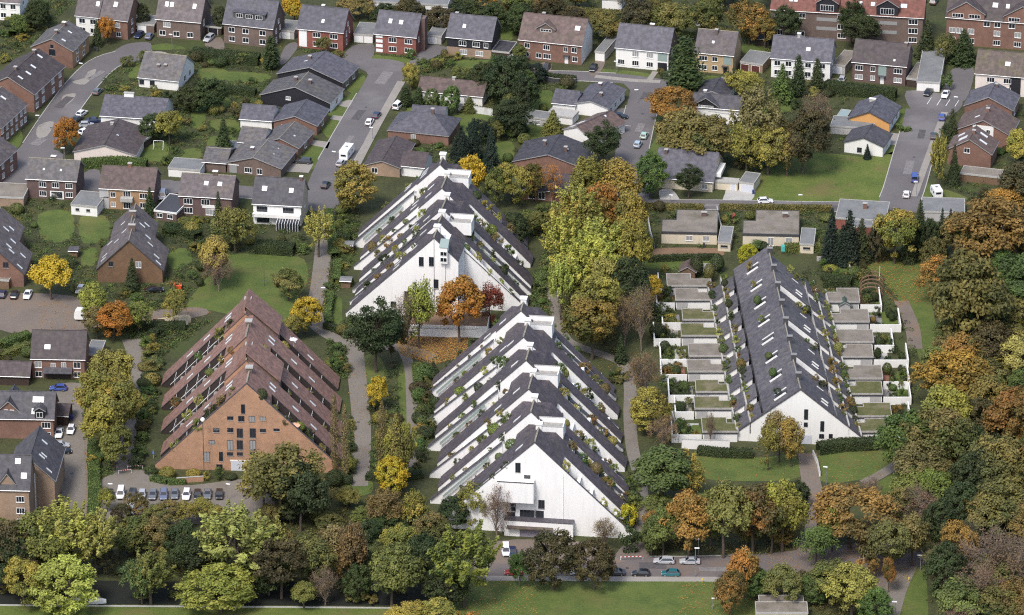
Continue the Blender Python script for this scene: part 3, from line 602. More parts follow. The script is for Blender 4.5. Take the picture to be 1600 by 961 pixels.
flatbox(None, 'brick annex with black flat roof between tan and dark brown houses', (240, 328), (276, 333), 11, 2.7, DARKB, DTRIM, name='annex', cat='annex', trim=TRIM, rows=[(.9, 1.0, 1.4, [.25, .7], 'g')])
house('two rooflight brick house', 'brown brick house with mauve roof, white porch and two square rooflights', (278, 306), (363, 311), 11, 5.5, 36, 'u', DARKB, MAUVER, rows=[(3.3, 1.4, 2.1, [.18, .5], 'g'), (.8, 1.4, 2.1, [.18], 'g'), (.6, 1.5, 3.2, [.62], 'c')], panels=[(.6, 2.4, 4.6, .9, CLEANW)], lights=[('f', .48, .52, 1.0, 1.1), ('f', .73, .52, 1.0, 1.1)], chim=[(.62, .5, .9, BROWNB, TRIM, 1.2)])
r_, M_, Mi_ = house('white conservatory house', 'white house with slate roof, long white balcony and glass conservatory', (393, 318.5), (472, 323), 11, 5.6, 43, 'u', CLEANW, DSLATE, gable=CREAM, rows=[(3.3, 1.5, 2.6, [.2, .72], 'gd'), (.5, 1.9, 3.0, [.22], 'gd')], lights=[('f', .22, .5, 1.1, 1.1), ('f', .75, .48, .9, 1.1)], chim=[(.92, .48, .9, DARKB, TRIM)], rside=[(3.3, 1.2, 1.0, [.5], 'g')])
link('balcony', MB().box(-r_['w'] / 2 + .4, r_['w'] / 2 - .4, -1.5, 0, 2.5, 3.4).mesh('balcony', CLEANW), T(0, -r_['d'] / 2 + .3, 0), r_)
cm = MB()
for k in range(9):
    x = .3 + k * .7; cm.prism([(-3.6, 0.0), (-3.6, 2.0), (-1.45, 2.45), (-1.45, 2.38), (-3.5, 1.93), (-3.5, 0.0)], 'x', x, x + .1)
cg = link('conservatory', MB().prism([(-3.55, 0.02), (-3.55, 1.95), (-1.47, 2.38), (-1.47, 0.02)], 'x', .3, 6.0).mesh('conservatory', GLASS), T(0, -r_['d'] / 2 + .3, 0), r_)
link('glazing_bars', cm.mesh('glazing_bars', TRIM), None, cg)
# --- steep chalets
r_, M_, Mi_ = house('ivy chalet', 'steep gabled chalet house, its brick gable overgrown with rusty ivy', (150, 421), (255.5, 423), 13, 3.6, 46, 'v', BRICK, MAUVER, gable=brickmat('ivy_covered_brick', (0.15, 0.075, 0.030)), name='chalet_house', rows=[(4.2, 1.5, 1.2, [.63], 'c'), (4.4, 1.2, 1.0, [.22], 'gd')], lights=[('l', .2, .12, .5, 1.7), ('l', .35, .14, .5, 1.7), ('l', .6, .45, .5, 1.7), ('l', .8, .65, .5, 1.7), ('l', .85, .2, .5, 1.7), ('r', .12, .1, .6, 1.7), ('r', .3, .18, .6, 1.7), ('r', .55, .4, .5, 1.7), ('r', .75, .5, .5, 1.7)], chim=[(.5, .55, 1.0, BROWNB, CONC, 1.6)], trim=DTRIM)
CHALET = r_
house(None, '', (171, 378), (240, 379), 12, 5.4, 30, 'v', BRICK, MAUVER, root=r_, trim=DTRIM, chim=[(.5, .4, 1.0, BROWNB, CONC, 1.6)], lights=[('l', .4, .45, .5, 1.5), ('r', .3, .45, .6, 1.8), ('r', .5, .3, .6, 1.6)])
r_, M_, Mi_ = house('brick chalet', 'steep gabled red brick chalet cut by the frame edge, wooden carport in front', (-66, 426), (38.5, 429), 13, 3.6, 46, 'v', BRICK, MAUVER, name='chalet_house', rows=[(5.2, 1.4, 1.2, [.72], 'gd')], lights=[('r', .12, .1, .6, 1.7), ('r', .4, .4, .6, 1.7), ('r', .5, .5, .6, 1.7), ('r', .6, .12, .6, 1.7), ('r', .8, .45, .6, 1.7)], trim=DTRIM)
house(None, '', (-45, 383), (27, 385), 12, 5.4, 30, 'v', BRICK, MAUVER, root=r_, trim=DTRIM, lights=[('r', .3, .45, .6, 1.8), ('r', .5, .3, .6, 1.6)])
flatbox(None, 'weathered timber carport in front of the red brick chalet', (-14, 436), (14, 438), 4, 2.5, WOOD, FLAT, name='carport', cat='carport')
# --- lower west houses
r_, M_, Mi_ = house('porch brick house', 'brick house with steep dark roof, white rooflight and grey porch roof', (47, 561), (133.5, 562.5), 11, 5.2, 46, 'u', BRICK, DBROWNR, rows=[(2.9, 1.5, 1.5, [.14], 'c'), (2.9, 1.1, 1.0, [.41], 'c'), (2.9, 1.3, 1.0, [.6], 'c'), (2.9, 1.5, 1.5, [.84], 'g'), (.5, 1.3, 1.5, [.14, .84], 'g')], lights=[('f', .3, .35, 1.2, 1.0)], panels=[(.48, .05, 6.4, 2.0, SHADEW)])
link('porch_roof', MB().prism([(-1.9, 2.1), (-1.9, 2.25), (0, 3.0), (0, 2.85)], 'x', -3.6, 3.4).mesh('porch_roof', DSLATE), T(0, -r_['d'] / 2 + .3, 0), r_)
house(None, 'low brown-roofed garage joined to the porch brick house', (-30, 587), (47, 589), 7, 2.5, 24, 'u', DWOOD, DBROWNR, name='garage', cat='garage', addref=False)
flatbox(None, 'small grey-roofed side annex right of the porch brick house', (134, 553), (157, 554), 8, 2.6, BRICK, FLATG, name='annex', cat='annex')
r_, M_, Mi_ = house('gabled brick house', 'red brick house with white-edged front gable and small white-edged dormer', (-40, 654), (85, 656), 10, 5.2, 44, 'u', BRICK, DSLATE, rows=[(2.9, 1.4, 1.9, [.89], 'g'), (.3, 1.4, 1.9, [.89], 'g')], dorm=[('gable', .815, 2.3, .05, 1.9, BLACKW, 1)], lights=[('f', .75, .62, 1.1, 1.2), ('f', .82, .62, 1.1, 1.2), ('f', .74, .2, .9, 1.2)])
house(None, '', (-12, 649), (39, 651), 9, 5.4, 23, 'v', BRICK, DSLATE, root=r_, rows=[(2.9, 1.6, 1.0, [.32, .8], 'c'), (5.4, 1.4, .8, [.42, .6], 's')], panels=[(.5, .05, 5.8, 2.4, SHADEW)])
house(None, 'dark flat-pitched carport beside the gabled brick house', (86, 650), (107, 651), 7, 2.6, 20, 'u', DWOOD, DBROWNR, name='carport', cat='carport', addref=False)
r_, M_, Mi_ = house('beige apartment house', 'beige brown brick apartment house with dark roof and slim front gable bay', (-50, 765), (47, 767), 10, 9.6, 56, 'u', BEIGEB, DSLATE, name='apartment_house', cat='apartments', rows=[(6.6, 1.3, 1.7, [.83], 'g'), (3.7, 1.3, 1.7, [.83], 'g'), (.9, 1.3, 1.7, [.83], 'g')], lights=[('f', .78, .75, 1.0, 1.1), ('f', .89, .35, 1.1, 1.1)])
house(None, '', (-3, 757), (25, 757.5), 5, 10.8, 17, 'v', BEIGEB, DSLATE, root=r_, rows=[(8.9, 1.4, 1.9, [.42], 'g'), (6.0, 1.3, 1.9, [.42], 'g'), (3.2, 1.3, 1.9, [.42], 'g'), (.6, 1.3, 1.9, [.42], 'g')])
house(None, '', (8, 750), (87, 752), 17, 7.5, 34, 'v', BEIGEB, DSLATE, root=r_, rows=[(5.6, 1.4, .8, [.54], 'g'), (2.7, 1.4, .8, [.54], 'g')], lights=[('r', .12, .2, .6, 1.6), ('r', .3, .55, .6, 1.6), ('r', .38, .5, .6, 1.6), ('r', .7, .6, .6, 1.6)], panels=[(.54, .2, 1.3, 9.0, TRIM)])
# --- flat bungalows
for ref, lab, A, B, dp, nt in (('first flat bungalow', 'cream flat-roofed bungalow beside the ploughed bed, gravel roof with dark fascia', (1033, 362), (1121, 364), 14, (-.25, .45)),
                               ('second flat bungalow', 'cream flat-roofed bungalow with teal covered seat and swing behind', (1160, 365), (1249, 367), 15, (-.22, .45))):
    r_, M_, Mi_ = flatbox(ref, lab, A, B, dp, 3.3, CREAM, FLAT, name='bungalow', cat='house', trim=DTRIM, par=.35, addref=True, rows=[(1.0, 1.3, 1.5, [.5, .8] if A[0] < 1100 else [.82], 'c'), (.2, 2.1, 1.3, [] if A[0] < 1100 else [.5], 'c')], notch=nt)
    chimney(r_, 3.5, 3.5, 3.0, 4.3, 1.3, .8, DARKB)
flatbox(None, 'cream side garage with grey felt roof joined to the first flat bungalow', (1121, 378), (1142, 379), 10, 2.6, CREAM, FLATG, rows=[(1.2, .4, 1.6, [.5], 'gd')], trim=CONC)
flatbox(None, 'cream side garage with grey felt roof joined to the second flat bungalow', (1249, 381), (1272, 382), 10, 2.6, CREAM, FLATG, rows=[(1.2, .4, 1.6, [.5], 'gd')], trim=CONC)
r_, M_, Mi_ = flatbox('flat red brick house', 'low red brick house with pale grey flat roofs behind tall conifers', (1305, 340), (1384, 345), 12, 3.2, REDB, FLATG, name='bungalow', cat='house', addref=True)
chimney(r_, .5, 1, 3.0, 4.6, 1.0, .8, BRICK)
flatbox(None, '', (1332, 354), (1366, 353), 7, 3.0, REDB, FLATG, root=r_)
flatbox('grey flat garage', 'grey flat-roofed building behind the dark spruces below the caravan', (1440, 330), (1508, 332), 9, 2.8, GREYW, FLATG, name='outbuilding', cat='building', addref=True)
flatbox('near flat roof', 'flat concrete roofed building among bushes at the very bottom edge', (1181, 957), (1263, 957), 5, 3.2, CREAM, FLAT, name='outbuilding', cat='building', addref=True)
flatbox(None, 'lower concrete roofed annex behind the flat building at the bottom edge', (1186, 945), (1257, 945), 4.5, 3.0, CREAM, FLAT, name='annex', cat='annex')
flatbox(None, 'low brown garden building with terrace below the solar panel house', (1500, 270), (1563, 277), 5, 2.4, WOOD, FLAT, name='garden_house', cat='shed')
# ------------------------------------------------------------------ terraced pyramid blocks
SPOTS = []   # planter places for shrubs: (world point, size, label)
ORD = ['first', 'second', 'third', 'fourth', 'fifth', 'sixth', 'seventh', 'eighth', 'ninth', 'tenth']

def hill_block(ref, label, peaks, psi, h, hw, t, L0, white, roofm, left, right, coped=(), box_at=(), zf=1.2, xt=(6.0, 6.0), back=8.0, rl=(), shade=None, top_h=3.3, side_name=('left', 'right'), plant_p=0.85, last_right=True, chim_m=None):
    """peaks: gable peaks from the front unit to the rear one (pixels); left/right: (strip start, strip end) behind each gable"""
    P = [G(px, py, h) for px, py in peaks]
    ang = -R(psi)
    M = frame((P[0].x, P[0].y, 0), ang)
    Mi = M.inverted()
    root = thing('terraced_apartments', label, 'apartments', M, None, None)
    loc = [Mi @ p for p in P]
    vs = [q.y for q in loc] + [loc[-1].y + L0]
    mid = M @ Vector(((loc[-1].x) / 2, vs[-1] / 2, 0)); mx, my = PX(mid); LM.append((mx, my, ref))
    FOOT.append(((M @ T(loc[-1].x / 2, vs[-1] / 2, 0)).inverted(), hw + 1, vs[-1] / 2 + 1))
    risers = shade or white  # shade: slot surfaces get the dark of glass and shade as their colour
    env = lambda x: h - x * t
    core = MB(); core_f = MB()
    for i, q in enumerate(loc):
        u0, v0, v1 = q.x, vs[i], vs[i + 1]
        L = v1 - v0
        first = i == 0
        bodies = MB(); strips = {-1: MB(), 1: MB()}; slopes = MB(); ridge = MB()
        # upper roof zone, full height in front and cut flat towards the next gable
        vr = v0 + min(L * 0.5, 7.2)
        xl, xr = xt
        for lo, hi, cut in ((v0 + (0.0 if not first else 0.35), vr, 0.0), (vr, v1 - .01, top_h)):
            zc = h - cut; xc = cut / t
            if cut == 0:
                bodies.prism([(u0 - xl, 0), (u0 + xr, 0), (u0 + xr, env(xr) - .2), (u0, h - .25), (u0 - xl, env(xl) - .2)], 'y', lo, hi)
                slopes.prism([(u0 - xl, env(xl) - .2), (u0 - xl, env(xl)), (u0, h), (u0, h - .25)], 'y', lo - .12, hi, cap=1)
                slopes.prism([(u0 + xr, env(xr) - .2), (u0 + xr, env(xr)), (u0, h), (u0, h - .25)], 'y', lo - .12, hi, cap=1)
                ridge.tube((u0, lo - .12, h), (u0, hi, h), .22, .22, 6)
            else:
                bodies.prism([(u0 - xl, 0), (u0 + xr, 0), (u0 + xr, env(xr) - .2), (u0 + xc, zc - .2), (u0 - xc, zc - .2), (u0 - xl, env(xl) - .2)], 'y', lo + .002, hi)
                slopes.prism([(u0 - xl, env(xl) - .2), (u0 - xl, env(xl)), (u0 - xc, zc), (u0 - xc, zc - .2)], 'y', lo, hi, cap=1)
                slopes.prism([(u0 + xr, env(xr) - .2), (u0 + xr, env(xr)), (u0 + xc, zc), (u0 + xc, zc - .2)], 'y', lo, hi, cap=1)
                slopes.prism([(u0 - xc, zc - .19), (u0 - xc, zc + .01), (u0 + xc, zc + .01), (u0 + xc, zc - .19)], 'y', lo + .003, hi)
        # roof strips running down both flanks
        for sgn, par, xt_ in ((-1, left, xl), (1, right, xr)):
            if par is None or (sgn > 0 and i == 0 and not last_right): continue
            for a, b in par:
                lo, hi = v0 + a * L / 15.0, v0 + b * L / 15.0
                xe = (h - zf) / t
                if xe <= xt_: continue
                X = lambda x: u0 + sgn * x
                strips[sgn].prism([(X(xt_ - .05), 0), (X(xe - .2), 0), (X(xe - .2), zf - .1), (X(xt_ - .05), env(xt_ - .05) - .22)], 'y', lo + .05, hi - .05)
                slopes.prism([(X(xt_ - .05), env(xt_ - .05) - .22), (X(xt_ - .05), env(xt_ - .05) - .004), (X(xe), zf - .004), (X(xe), zf - .22)], 'y', lo - .08, hi + .08, cap=1)
        link('building_body', bodies.mesh('building_body', [white]), None, root)
        for sb in strips.values():
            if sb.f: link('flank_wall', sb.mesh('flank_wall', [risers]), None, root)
        link('roof', slopes.mesh('roof', [roofm, COPE]), None, root)
        link('ridge_tiles', ridge.mesh('ridge_tiles', RIDGE), None, root)
        # party wall with dark coping, or stepped cross wall
        k0 = 0
        if True:
            for sgn in (-1, 1):
                vw = v0 if first else ((v0 - 3.6 if sgn < 0 else v0 + 1.6) if i in coped else (v0 - 2.4 if sgn < 0 else v0))
                wall_lo, wall_hi = (v0, v0 + .34) if first else (vw - .17, vw + .17)
                wall = MB(); cop = MB()
                if (first and sgn > 0 and not last_right) or (shade and not first): continue
                dz = (0.45 if i in coped else 1.0) if not first else 0.28
                xs = 0.0 if first else (xt[0] if sgn < 0 else xt[1])
                xe = hw
                X = lambda x: u0 + sgn * x
                wall.prism([(X(xs), 0), (X(xe), 0), (X(xe), max(env(xe) - dz, 1.0)), (X(xs), env(xs) - dz)], 'y', wall_lo, wall_hi)
                cop.prism([(X(xs), env(xs) - dz + .002), (X(xs), env(xs) - dz + .13), (X(xe), max(env(xe) - dz, 1.0) + .13), (X(xe), max(env(xe) - dz, 1.0) + .002)], 'y', wall_lo - (.1 if first else (.5 if i in coped else .28)), wall_hi + (.1 if first else (.5 if i in coped else .28)))
                link('gable_wall', wall.mesh('gable_wall', white), None, root)
                if not shade or first: link('coping', cop.mesh('coping', COPE), None, root)
                if i in coped:   # green glass balustrade along the terraces in front of the party wall
                    gl_ = MB(); x0, x1 = (xl if sgn < 0 else xr) + 3, hw - 3
                    gl_.prism([(X(x0), env(x0) - 1.5), (X(x1), env(x1) - 1.5), (X(x1), env(x1) - .75), (X(x0), env(x0) - .75)], 'y', vw - .95, vw - .88)
                    link('glass_balustrade', gl_.mesh('glass_balustrade', PALEG), None, root)
        # stepped terraces in the slots with planters
        st = 2.8; nst = int((h - 6.0) / st)
        for sgn, xt_ in ((-1, xl), (1, xr)):
            if sgn > 0 and first and not last_right: continue
            prof = [(u0 + sgn * 0.5, 0)]
            steps = []
            X = lambda x: u0 + sgn * x
            for k in range(1, 9):
                z = 0.25 + k * st; xo = (h - z - 1.5) / t
                if xo < xt_ * .75: break
                steps.append((xo, z))
            pts = [(X(steps[0][0]), 0)]
            for k, (xo, z) in enumerate(steps):
                pts.append((X(xo), z))
                xi = steps[k + 1][0] if k + 1 < len(steps) else xt_ * .6
                pts.append((X(xi), z))
            prof = [(X(xt_ * .6), 0)] + pts
            core.prism(prof, 'y', v0 + .02, v1 - .02, mats=[0] + [1 if (k % 2 == 1) else 0 for k in range(len(prof) - 1)], cap=0)
            par = left if sgn < 0 else right
            # open slots = what the strips leave free
            free = []; cur = 0.0
            for a, b in sorted(par or []):
                if a - cur > 1.5: free.append((cur, a))
                cur = b
            if 15.0 - cur > 1.5: free.append((cur, 15.0))
            for si, (a, b) in enumerate(free):
                lo, hi = v0 + a * L / 15.0 + .12, v0 + b * L / 15.0 - .12
                if i in coped or first: lo += .2
                if hi - lo < 1.0: continue
                for k, (xo, z) in enumerate(steps):
                    pb = MB(); xa, xb = X(xo - .15), X(xo - .95)
                    x0, x1 = min(xa, xb), max(xa, xb)
                    pb.box(x0, x1, lo, hi, z + .002, z + .42)
                    link('planter', pb.mesh('planter', risers), None, root)
                    if shade is not None:
                        if k == 0:
                            sr = MB(); x1_ = steps[-1][0] + 1; sr.tube((X(xo + 1.0), lo + 1.2, env(xo + 1.0) - .75), (X(x1_), lo + 1.2, env(x1_) - .75), .06, .06, 5); link('stair_rail', sr.mesh('stair_rail', TRIM), None, root)
                        rb = MB(); xx = X(xo - .08)
                        rb.tube((xx, lo, z + 1.25), (xx, hi, z + 1.25), .04, .04, 5); rb.tube((xx, lo, z + .43), (xx, lo, z + 1.25), .03, .03, 4); rb.tube((xx, hi, z + .43), (xx, hi, z + 1.25), .03, .03, 4)
                        link('railing', rb.mesh('railing', TRIM), None, root)
                    rr = random.random()
                    if rr < plant_p and z < h - 4:
                        y = lo + (hi - lo) * random.uniform(.1, .5)
                        SPOTS.append((M @ Vector((X(xo - .55), y, z + .4)), min(hi - lo, 2.6) * random.uniform(.7, 1.15),
                                      (ref, side_name[0] if sgn < 0 else side_name[1], i, si, k)))
        # chimney on the rear end of the ridge
        cw = 1.35
        o = link('chimney', MB().box(-cw / 2, cw / 2, -.6, .6, 0, 3.0).mesh('chimney', chim_m or white), T(u0, vr + .62, h - 2.3), root)
        link('chimney_cap', MB().box(-cw / 2 - .2, cw / 2 + .2, -.8, .8, 3.002, 3.3).mesh('chimney_cap', CONC if chim_m else TRIM), None, o)
        for (ii, sd, f, up) in rl:
            if ii != i: continue
            x = xl * 1.0 * (1 - up) if up >= 0 else xl * (1 - up)
            y = v0 + f * L
            if sd == 'l':
                rooflight(root, T(u0 - x, y, env(x) + .03) @ Rz(-math.pi / 2) @ Rx(math.atan(t)), .95, 2.2)
            else:
                rooflight(root, T(u0 + x, y, env(x) + .03) @ Rz(math.pi / 2) @ Rx(math.atan(t)), .7, 1.9)
        if i in box_at:
            b = MB(); x0, x1, y0, y1, z0, z1 = u0 + 1.8, u0 + 7.8, v0 - 3.4, v0 + 1.0, h - 5.4, h - 2.0
            b.box(x0, x1, y0, y1, z0, z1 - 1.0)
            b.box(x0, x1, y0, y0 + .25, z1 - .999, z1); b.box(x0, x1, y1 - .25, y1, z1 - .999, z1 + .3)
            b.box(x1 - .25, x1, y0 + .251, y1 - .251, z1 - .999, z1); b.box(x0, x0 + .25, y0 + .251, y1 - .251, z1 - .999, z1)
            o = link('roof_terrace', b.mesh('roof_terrace', white), None, root)
            link('terrace_floor', MB().box(x0 + .26, x1 - .26, y0 + .26, y1 - .26, z1 - .99, z1 - .9).mesh('terrace_floor', FLOORT), None, o)
            cpb = MB()
            cpb.box(x0 - .05, x1 + .05, y1 - .28, y1 + .03, z1 + .302, z1 + .4)
            cpb.box(x0 - .05, x1 + .05, y0 - .05, y0 + .28, z1 + .002, z1 + .1)
            link('parapet_coping', cpb.mesh('parapet_coping', CONC), None, o)
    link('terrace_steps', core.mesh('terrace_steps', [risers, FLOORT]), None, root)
    return root, M, loc, vs

def face_window(root, M, px0, py0, px1, py1, yplane, style='gd', sill=True):
    """a window on the plane y = yplane of the block's frame, given as a pixel rectangle of the photograph"""
    n = (M.to_3x3() @ Vector((0, 1, 0))); p0 = M @ Vector((0, yplane, 0)); Mi = M.inverted()
    a = Mi @ onplane(px0, py1, p0, n); b = Mi @ onplane(px1, py0, p0, n)
    w = round(max(b.x - a.x, .4) * 4) / 4; hh = round(max(b.z - a.z, .4) * 4) / 4
    return add_window(root, T((a.x + b.x) / 2, yplane, a.z), w, hh, style, sill)

def px_local(M, px, py, yplane):
    n = (M.to_3x3() @ Vector((0, 1, 0))); p0 = M @ Vector((0, yplane, 0))
    return M.inverted() @ onplane(px, py, p0, n)

# central white block -----------------------------------------------------
rB, MBk, lB, vB = hill_block('central white block', 'central white terraced pyramid block with six purple grey gabled roofs and garage front',
    [(835.5, 690.5), (829.5, 642.5), (826, 607), (822, 562), (818, 526), (814, 484.5)], 7.4, 23.0, 22.6, 1.0, 9.0, WHITE, HILLR,
    left=[(2.6, 9.8)], right=[(6.0, 10.6)], coped=(1, 3, 5), box_at=(1, 3, 5),
    rl=[(0, 'l', .3, .2), (1, 'l', .2, .3), (2, 'l', .35, .3), (2, 'l', .3, -.4), (3, 'l', .3, .35), (3, 'l', .75, -.35), (4, 'l', .2, .3), (4, 'l', .25, .0), (5, 'l', .3, .1), (5, 'l', .2, -.5)])
for a in ((805.5, 724, 813, 737.5), (819.5, 743, 828, 752), (842, 781.5, 850, 794), (798, 787.5, 805.5, 798)):
    face_window(rB, MBk, *a, yplane=-.0)
for a in ((812.5, 799.5, 849.5, 807.5), (792, 801.5, 804.5, 808)):
    face_window(rB, MBk, *a, yplane=-.0, style='gd', sill=False)
# balcony box on the front gable
a = px_local(MBk, 777, 753, -2.4); b = px_local(MBk, 833.5, 801, -2.4)
bx = MB(); bx.box(a.x, b.x, -2.4, -.01, b.z + 2.2, a.z)
o = link('front_balcony', bx.mesh('front_balcony', WHITE), None, rB)
link('balcony_rail', MB().box(a.x - .05, b.x + .05, -2.45, -2.2, a.z + .003, a.z + .16).mesh('balcony_rail', DTRIM), None, o)
for px_ in (836, 880):
    q_ = px_local(MBk, px_, 800, 0); zt_ = 23.0 - abs(q_.x) - 1.2 if abs(q_.x) > 3 else 9.5
    link('downpipe', MB().tube((q_.x, -.08, 3.9 if q_.x < 9 else .3), (q_.x, -.08, zt_), .06, .06, 6).mesh('downpipe', TRIM), None, rB)
# garage front
a = px_local(MBk, 788, 814, -2.0); b = px_local(MBk, 895, 846, -2.0)
gb = MB(); gb.box(a.x, b.x, -2.0, -.02, 0, 3.9)
o = link('garage_front', gb.mesh('garage_front', WHITE), None, rB)
link('parapet_coping', MB().box(a.x - .1, b.x + .1, -2.1, -.021, 3.903, 4.06).mesh('parapet_coping', COPE), None, o)
gx0 = px_local(MBk, 812, 836, -2.0).x; gx1 = px_local(MBk, 850, 836, -2.0).x
gd = MB()
gd.box(gx0, gx1, -2.06, -1.9, .02, 2.1)
for k in range(6): gd.box(gx0, gx1, -2.09, -2.061, .1 + k * .34, .34 + k * .34 - .06)
link('garage_door', gd.mesh('garage_door', plain('mauve_grey_roller_door', (0.22, 0.20, 0.24), .5)), None, o)
cb = MB(); cb.box(a.x + .6, b.x - 4.5, -3.3, -2.01, 2.45, 2.7)
link('door_canopy', cb.mesh('door_canopy', [MOSSR]), None, o)

# first white block (behind) -------------------------------------------------
rA, MA, lA, vA = hill_block('rear white block', 'rear white terraced pyramid block with stepped twin gable and many white rooflights',
    [(677.5, 371.5), (686, 346.5), (691, 325), (690.5, 293), (687.5, 256)], 9.0, 22.8, 22.0, 1.0, 8.0, WHITE, HILLR,
    left=[(2.6, 10.0)], right=[(5.5, 10.6)], coped=(2, 4), box_at=(2, 4), last_right=False,
    rl=[(0, 'l', .6, -.1), (0, 'l', .5, -.75), (0, 'l', .25, -.75), (1, 'l', .3, .15), (2, 'l', .2, .15), (2, 'l', .3, -.35), (2, 'l', .5, -.5), (2, 'l', .7, -.35), (3, 'l', .25, .2), (3, 'l', .65, .15), (3, 'l', .5, -.45), (3, 'l', .3, -.45), (4, 'l', .3, .1), (4, 'l', .5, .1), (4, 'l', .7, .1), (4, 'l', .4, -.6), (4, 'l', .6, -.6)])
# right half of the front: the second gable carried down to the ground
u1, v1 = lA[1].x, vA[1]
gw = MB(); gw.prism([(u1 - 3, 0), (u1 + 22, 0), (u1 + 22, .9), (u1, 22.5), (u1 - 3, 19.5)], 'y', v1 - .2, v1 + .14)
link('gable_wall', gw.mesh('gable_wall', WHITE), None, rA)
gw = MB(); gw.box(lA[0].x + .4, lA[0].x + 2.8, .04, v1 - .21, 0, 19.8)
link('stair_tower', gw.mesh('stair_tower', WHITE), None, rA)
for a in ((655, 403, 661.5, 415), (670.5, 403, 677.5, 415), (633, 456, 640, 467), (678, 438, 684.5, 450), (611.5, 472, 618.5, 480), (631, 472, 637, 477)):
    face_window(rA, MA, *a, yplane=0.0)
face_window(rA, MA, 708, 386, 722, 395, yplane=v1 - .2, style='gd', sill=False)
a = px_local(MA, 688, 378, -.02); b = px_local(MA, 700, 410, -.02)
gl = link('glazed_bay', MB().box(a.x, b.x, -.9, 1.5, b.z, a.z - 1.2).mesh('glazed_bay', TRIM), None, rA)
link('glass_roof', MB().prism([(-1.0, a.z - 1.19), (-1.0, a.z - 1.05), (1.6, a.z + .2), (1.6, a.z + .05)], 'x', a.x - .15, b.x + .15).mesh('glass_roof', PALEG), None, gl)
add_window(rA, T((a.x + b.x) / 2, -.9, b.z + .5), 1.5, 1.0, 'g', False); add_window(rA, T((a.x + b.x) / 2, -.9, b.z + 2.1), 1.5, 1.0, 'g', False)
# low flat garage front with brown roof
p0 = G(655, 524); p1 = G(800, 524)
flatbox(None, 'low white garage front with leaf brown roof below the rear white block', (628, 507), (762, 511), 9, 3.0, WHITE, SOILP, name='garage', cat='garage', trim=CLEANW)

# brick block -----------------------------------------------------------------
rC, MC, lC, vC = hill_block('brick block', 'orange brown brick terraced pyramid block with reddish shingle roofs and dark balcony slots',
    [(385.2, 598), (384.6, 562), (384.0, 526), (383.4, 489)], 3.0, 22.6, 21.8, 1.035, 11.5, HILLB, BRICKROOF,
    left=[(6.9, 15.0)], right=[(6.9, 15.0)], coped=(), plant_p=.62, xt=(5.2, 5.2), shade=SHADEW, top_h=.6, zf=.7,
    rl=[(i, sd, f, up) for i in range(4) for sd in 'lr' for f, up in ((.62, -.1), (.78, -.1), (.7, -1.1), (.66, -1.9))], chim_m=BROWNB)
for a in ((377.5, 632, 382, 646), (355.5, 651, 364, 655.5), (373, 651, 381, 658), (389, 651, 398, 658), (406.5, 651, 415, 656), (333.5, 669.5, 342, 675), (355.5, 669.5, 364, 675), (370.5, 670, 379, 683.5), (391, 670, 399, 683.5), (406.5, 670, 415, 675), (428, 670, 436, 673),
          (326.5, 688, 335.5, 693), (355.5, 688.5, 363.5, 702), (370.5, 688.5, 379, 702), (391, 688.5, 399, 702), (355.5, 707, 363.5, 711.5), (370.5, 707, 379, 711.5), (391, 707, 398, 711), (319, 707, 327.5, 720), (343, 707, 347.5, 720)):
    face_window(rC, MC, *a, yplane=0.0, style='cd' if a[:2] in ((389, 651), (326.5, 688), (355.5, 688.5), (319, 707), (406.5, 651), (391, 688.5)) else 'gd')
face_window(rC, MC, 339, 726, 347, 741, 0.0, 'gd', False)
for x0, x1 in ((361, 383), (386, 408)):
    a = px_local(MC, x0, 727, 0); b = px_local(MC, x1, 742, 0)
    d_ = link('garage_door', MB().box(a.x, b.x, -.08, .1, .02, 2.4).mesh('garage_door', GDOOR), None, rC)
    f_ = MB(); f_.box(a.x - .2, b.x + .2, -.14, .0, 2.41, 2.75); f_.box(b.x + .02, b.x + .3, -.14, .0, .02, 2.4)
    link('frame', f_.mesh('frame', TRIM), None, d_)
# raised roof caps on the right of the second and fourth gables
for i in (1, 3):
    u0, v0 = lC[i].x, vC[i]
    cp = MB(); cp.prism([(u0, 20.5), (u0 + 7.5, 12.7), (u0 + 7.5, 17.0), (u0, 24.0)], 'y', v0 + 1.0, v0 + 10.0)
    o = link('raised_roof_wall', cp.mesh('raised_roof_wall', BROWNB), None, rC)
    cs = MB(); cs.prism([(u0 - .1, 24.0), (u0 - .1, 24.3), (u0 + 7.8, 17.05), (u0 + 7.8, 16.75)], 'y', v0 + .4, v0 + 10.2)
    cs.prism([(u0 - 2.6, 20.3), (u0 - .101, 24.3), (u0 - .101, 20.3)], 'y', v0 + .4, v0 + 10.2)
    link('raised_roof', cs.mesh('raised_roof', BRICKROOF), None, o)
# parasol on a brick block terrace is added with the furniture

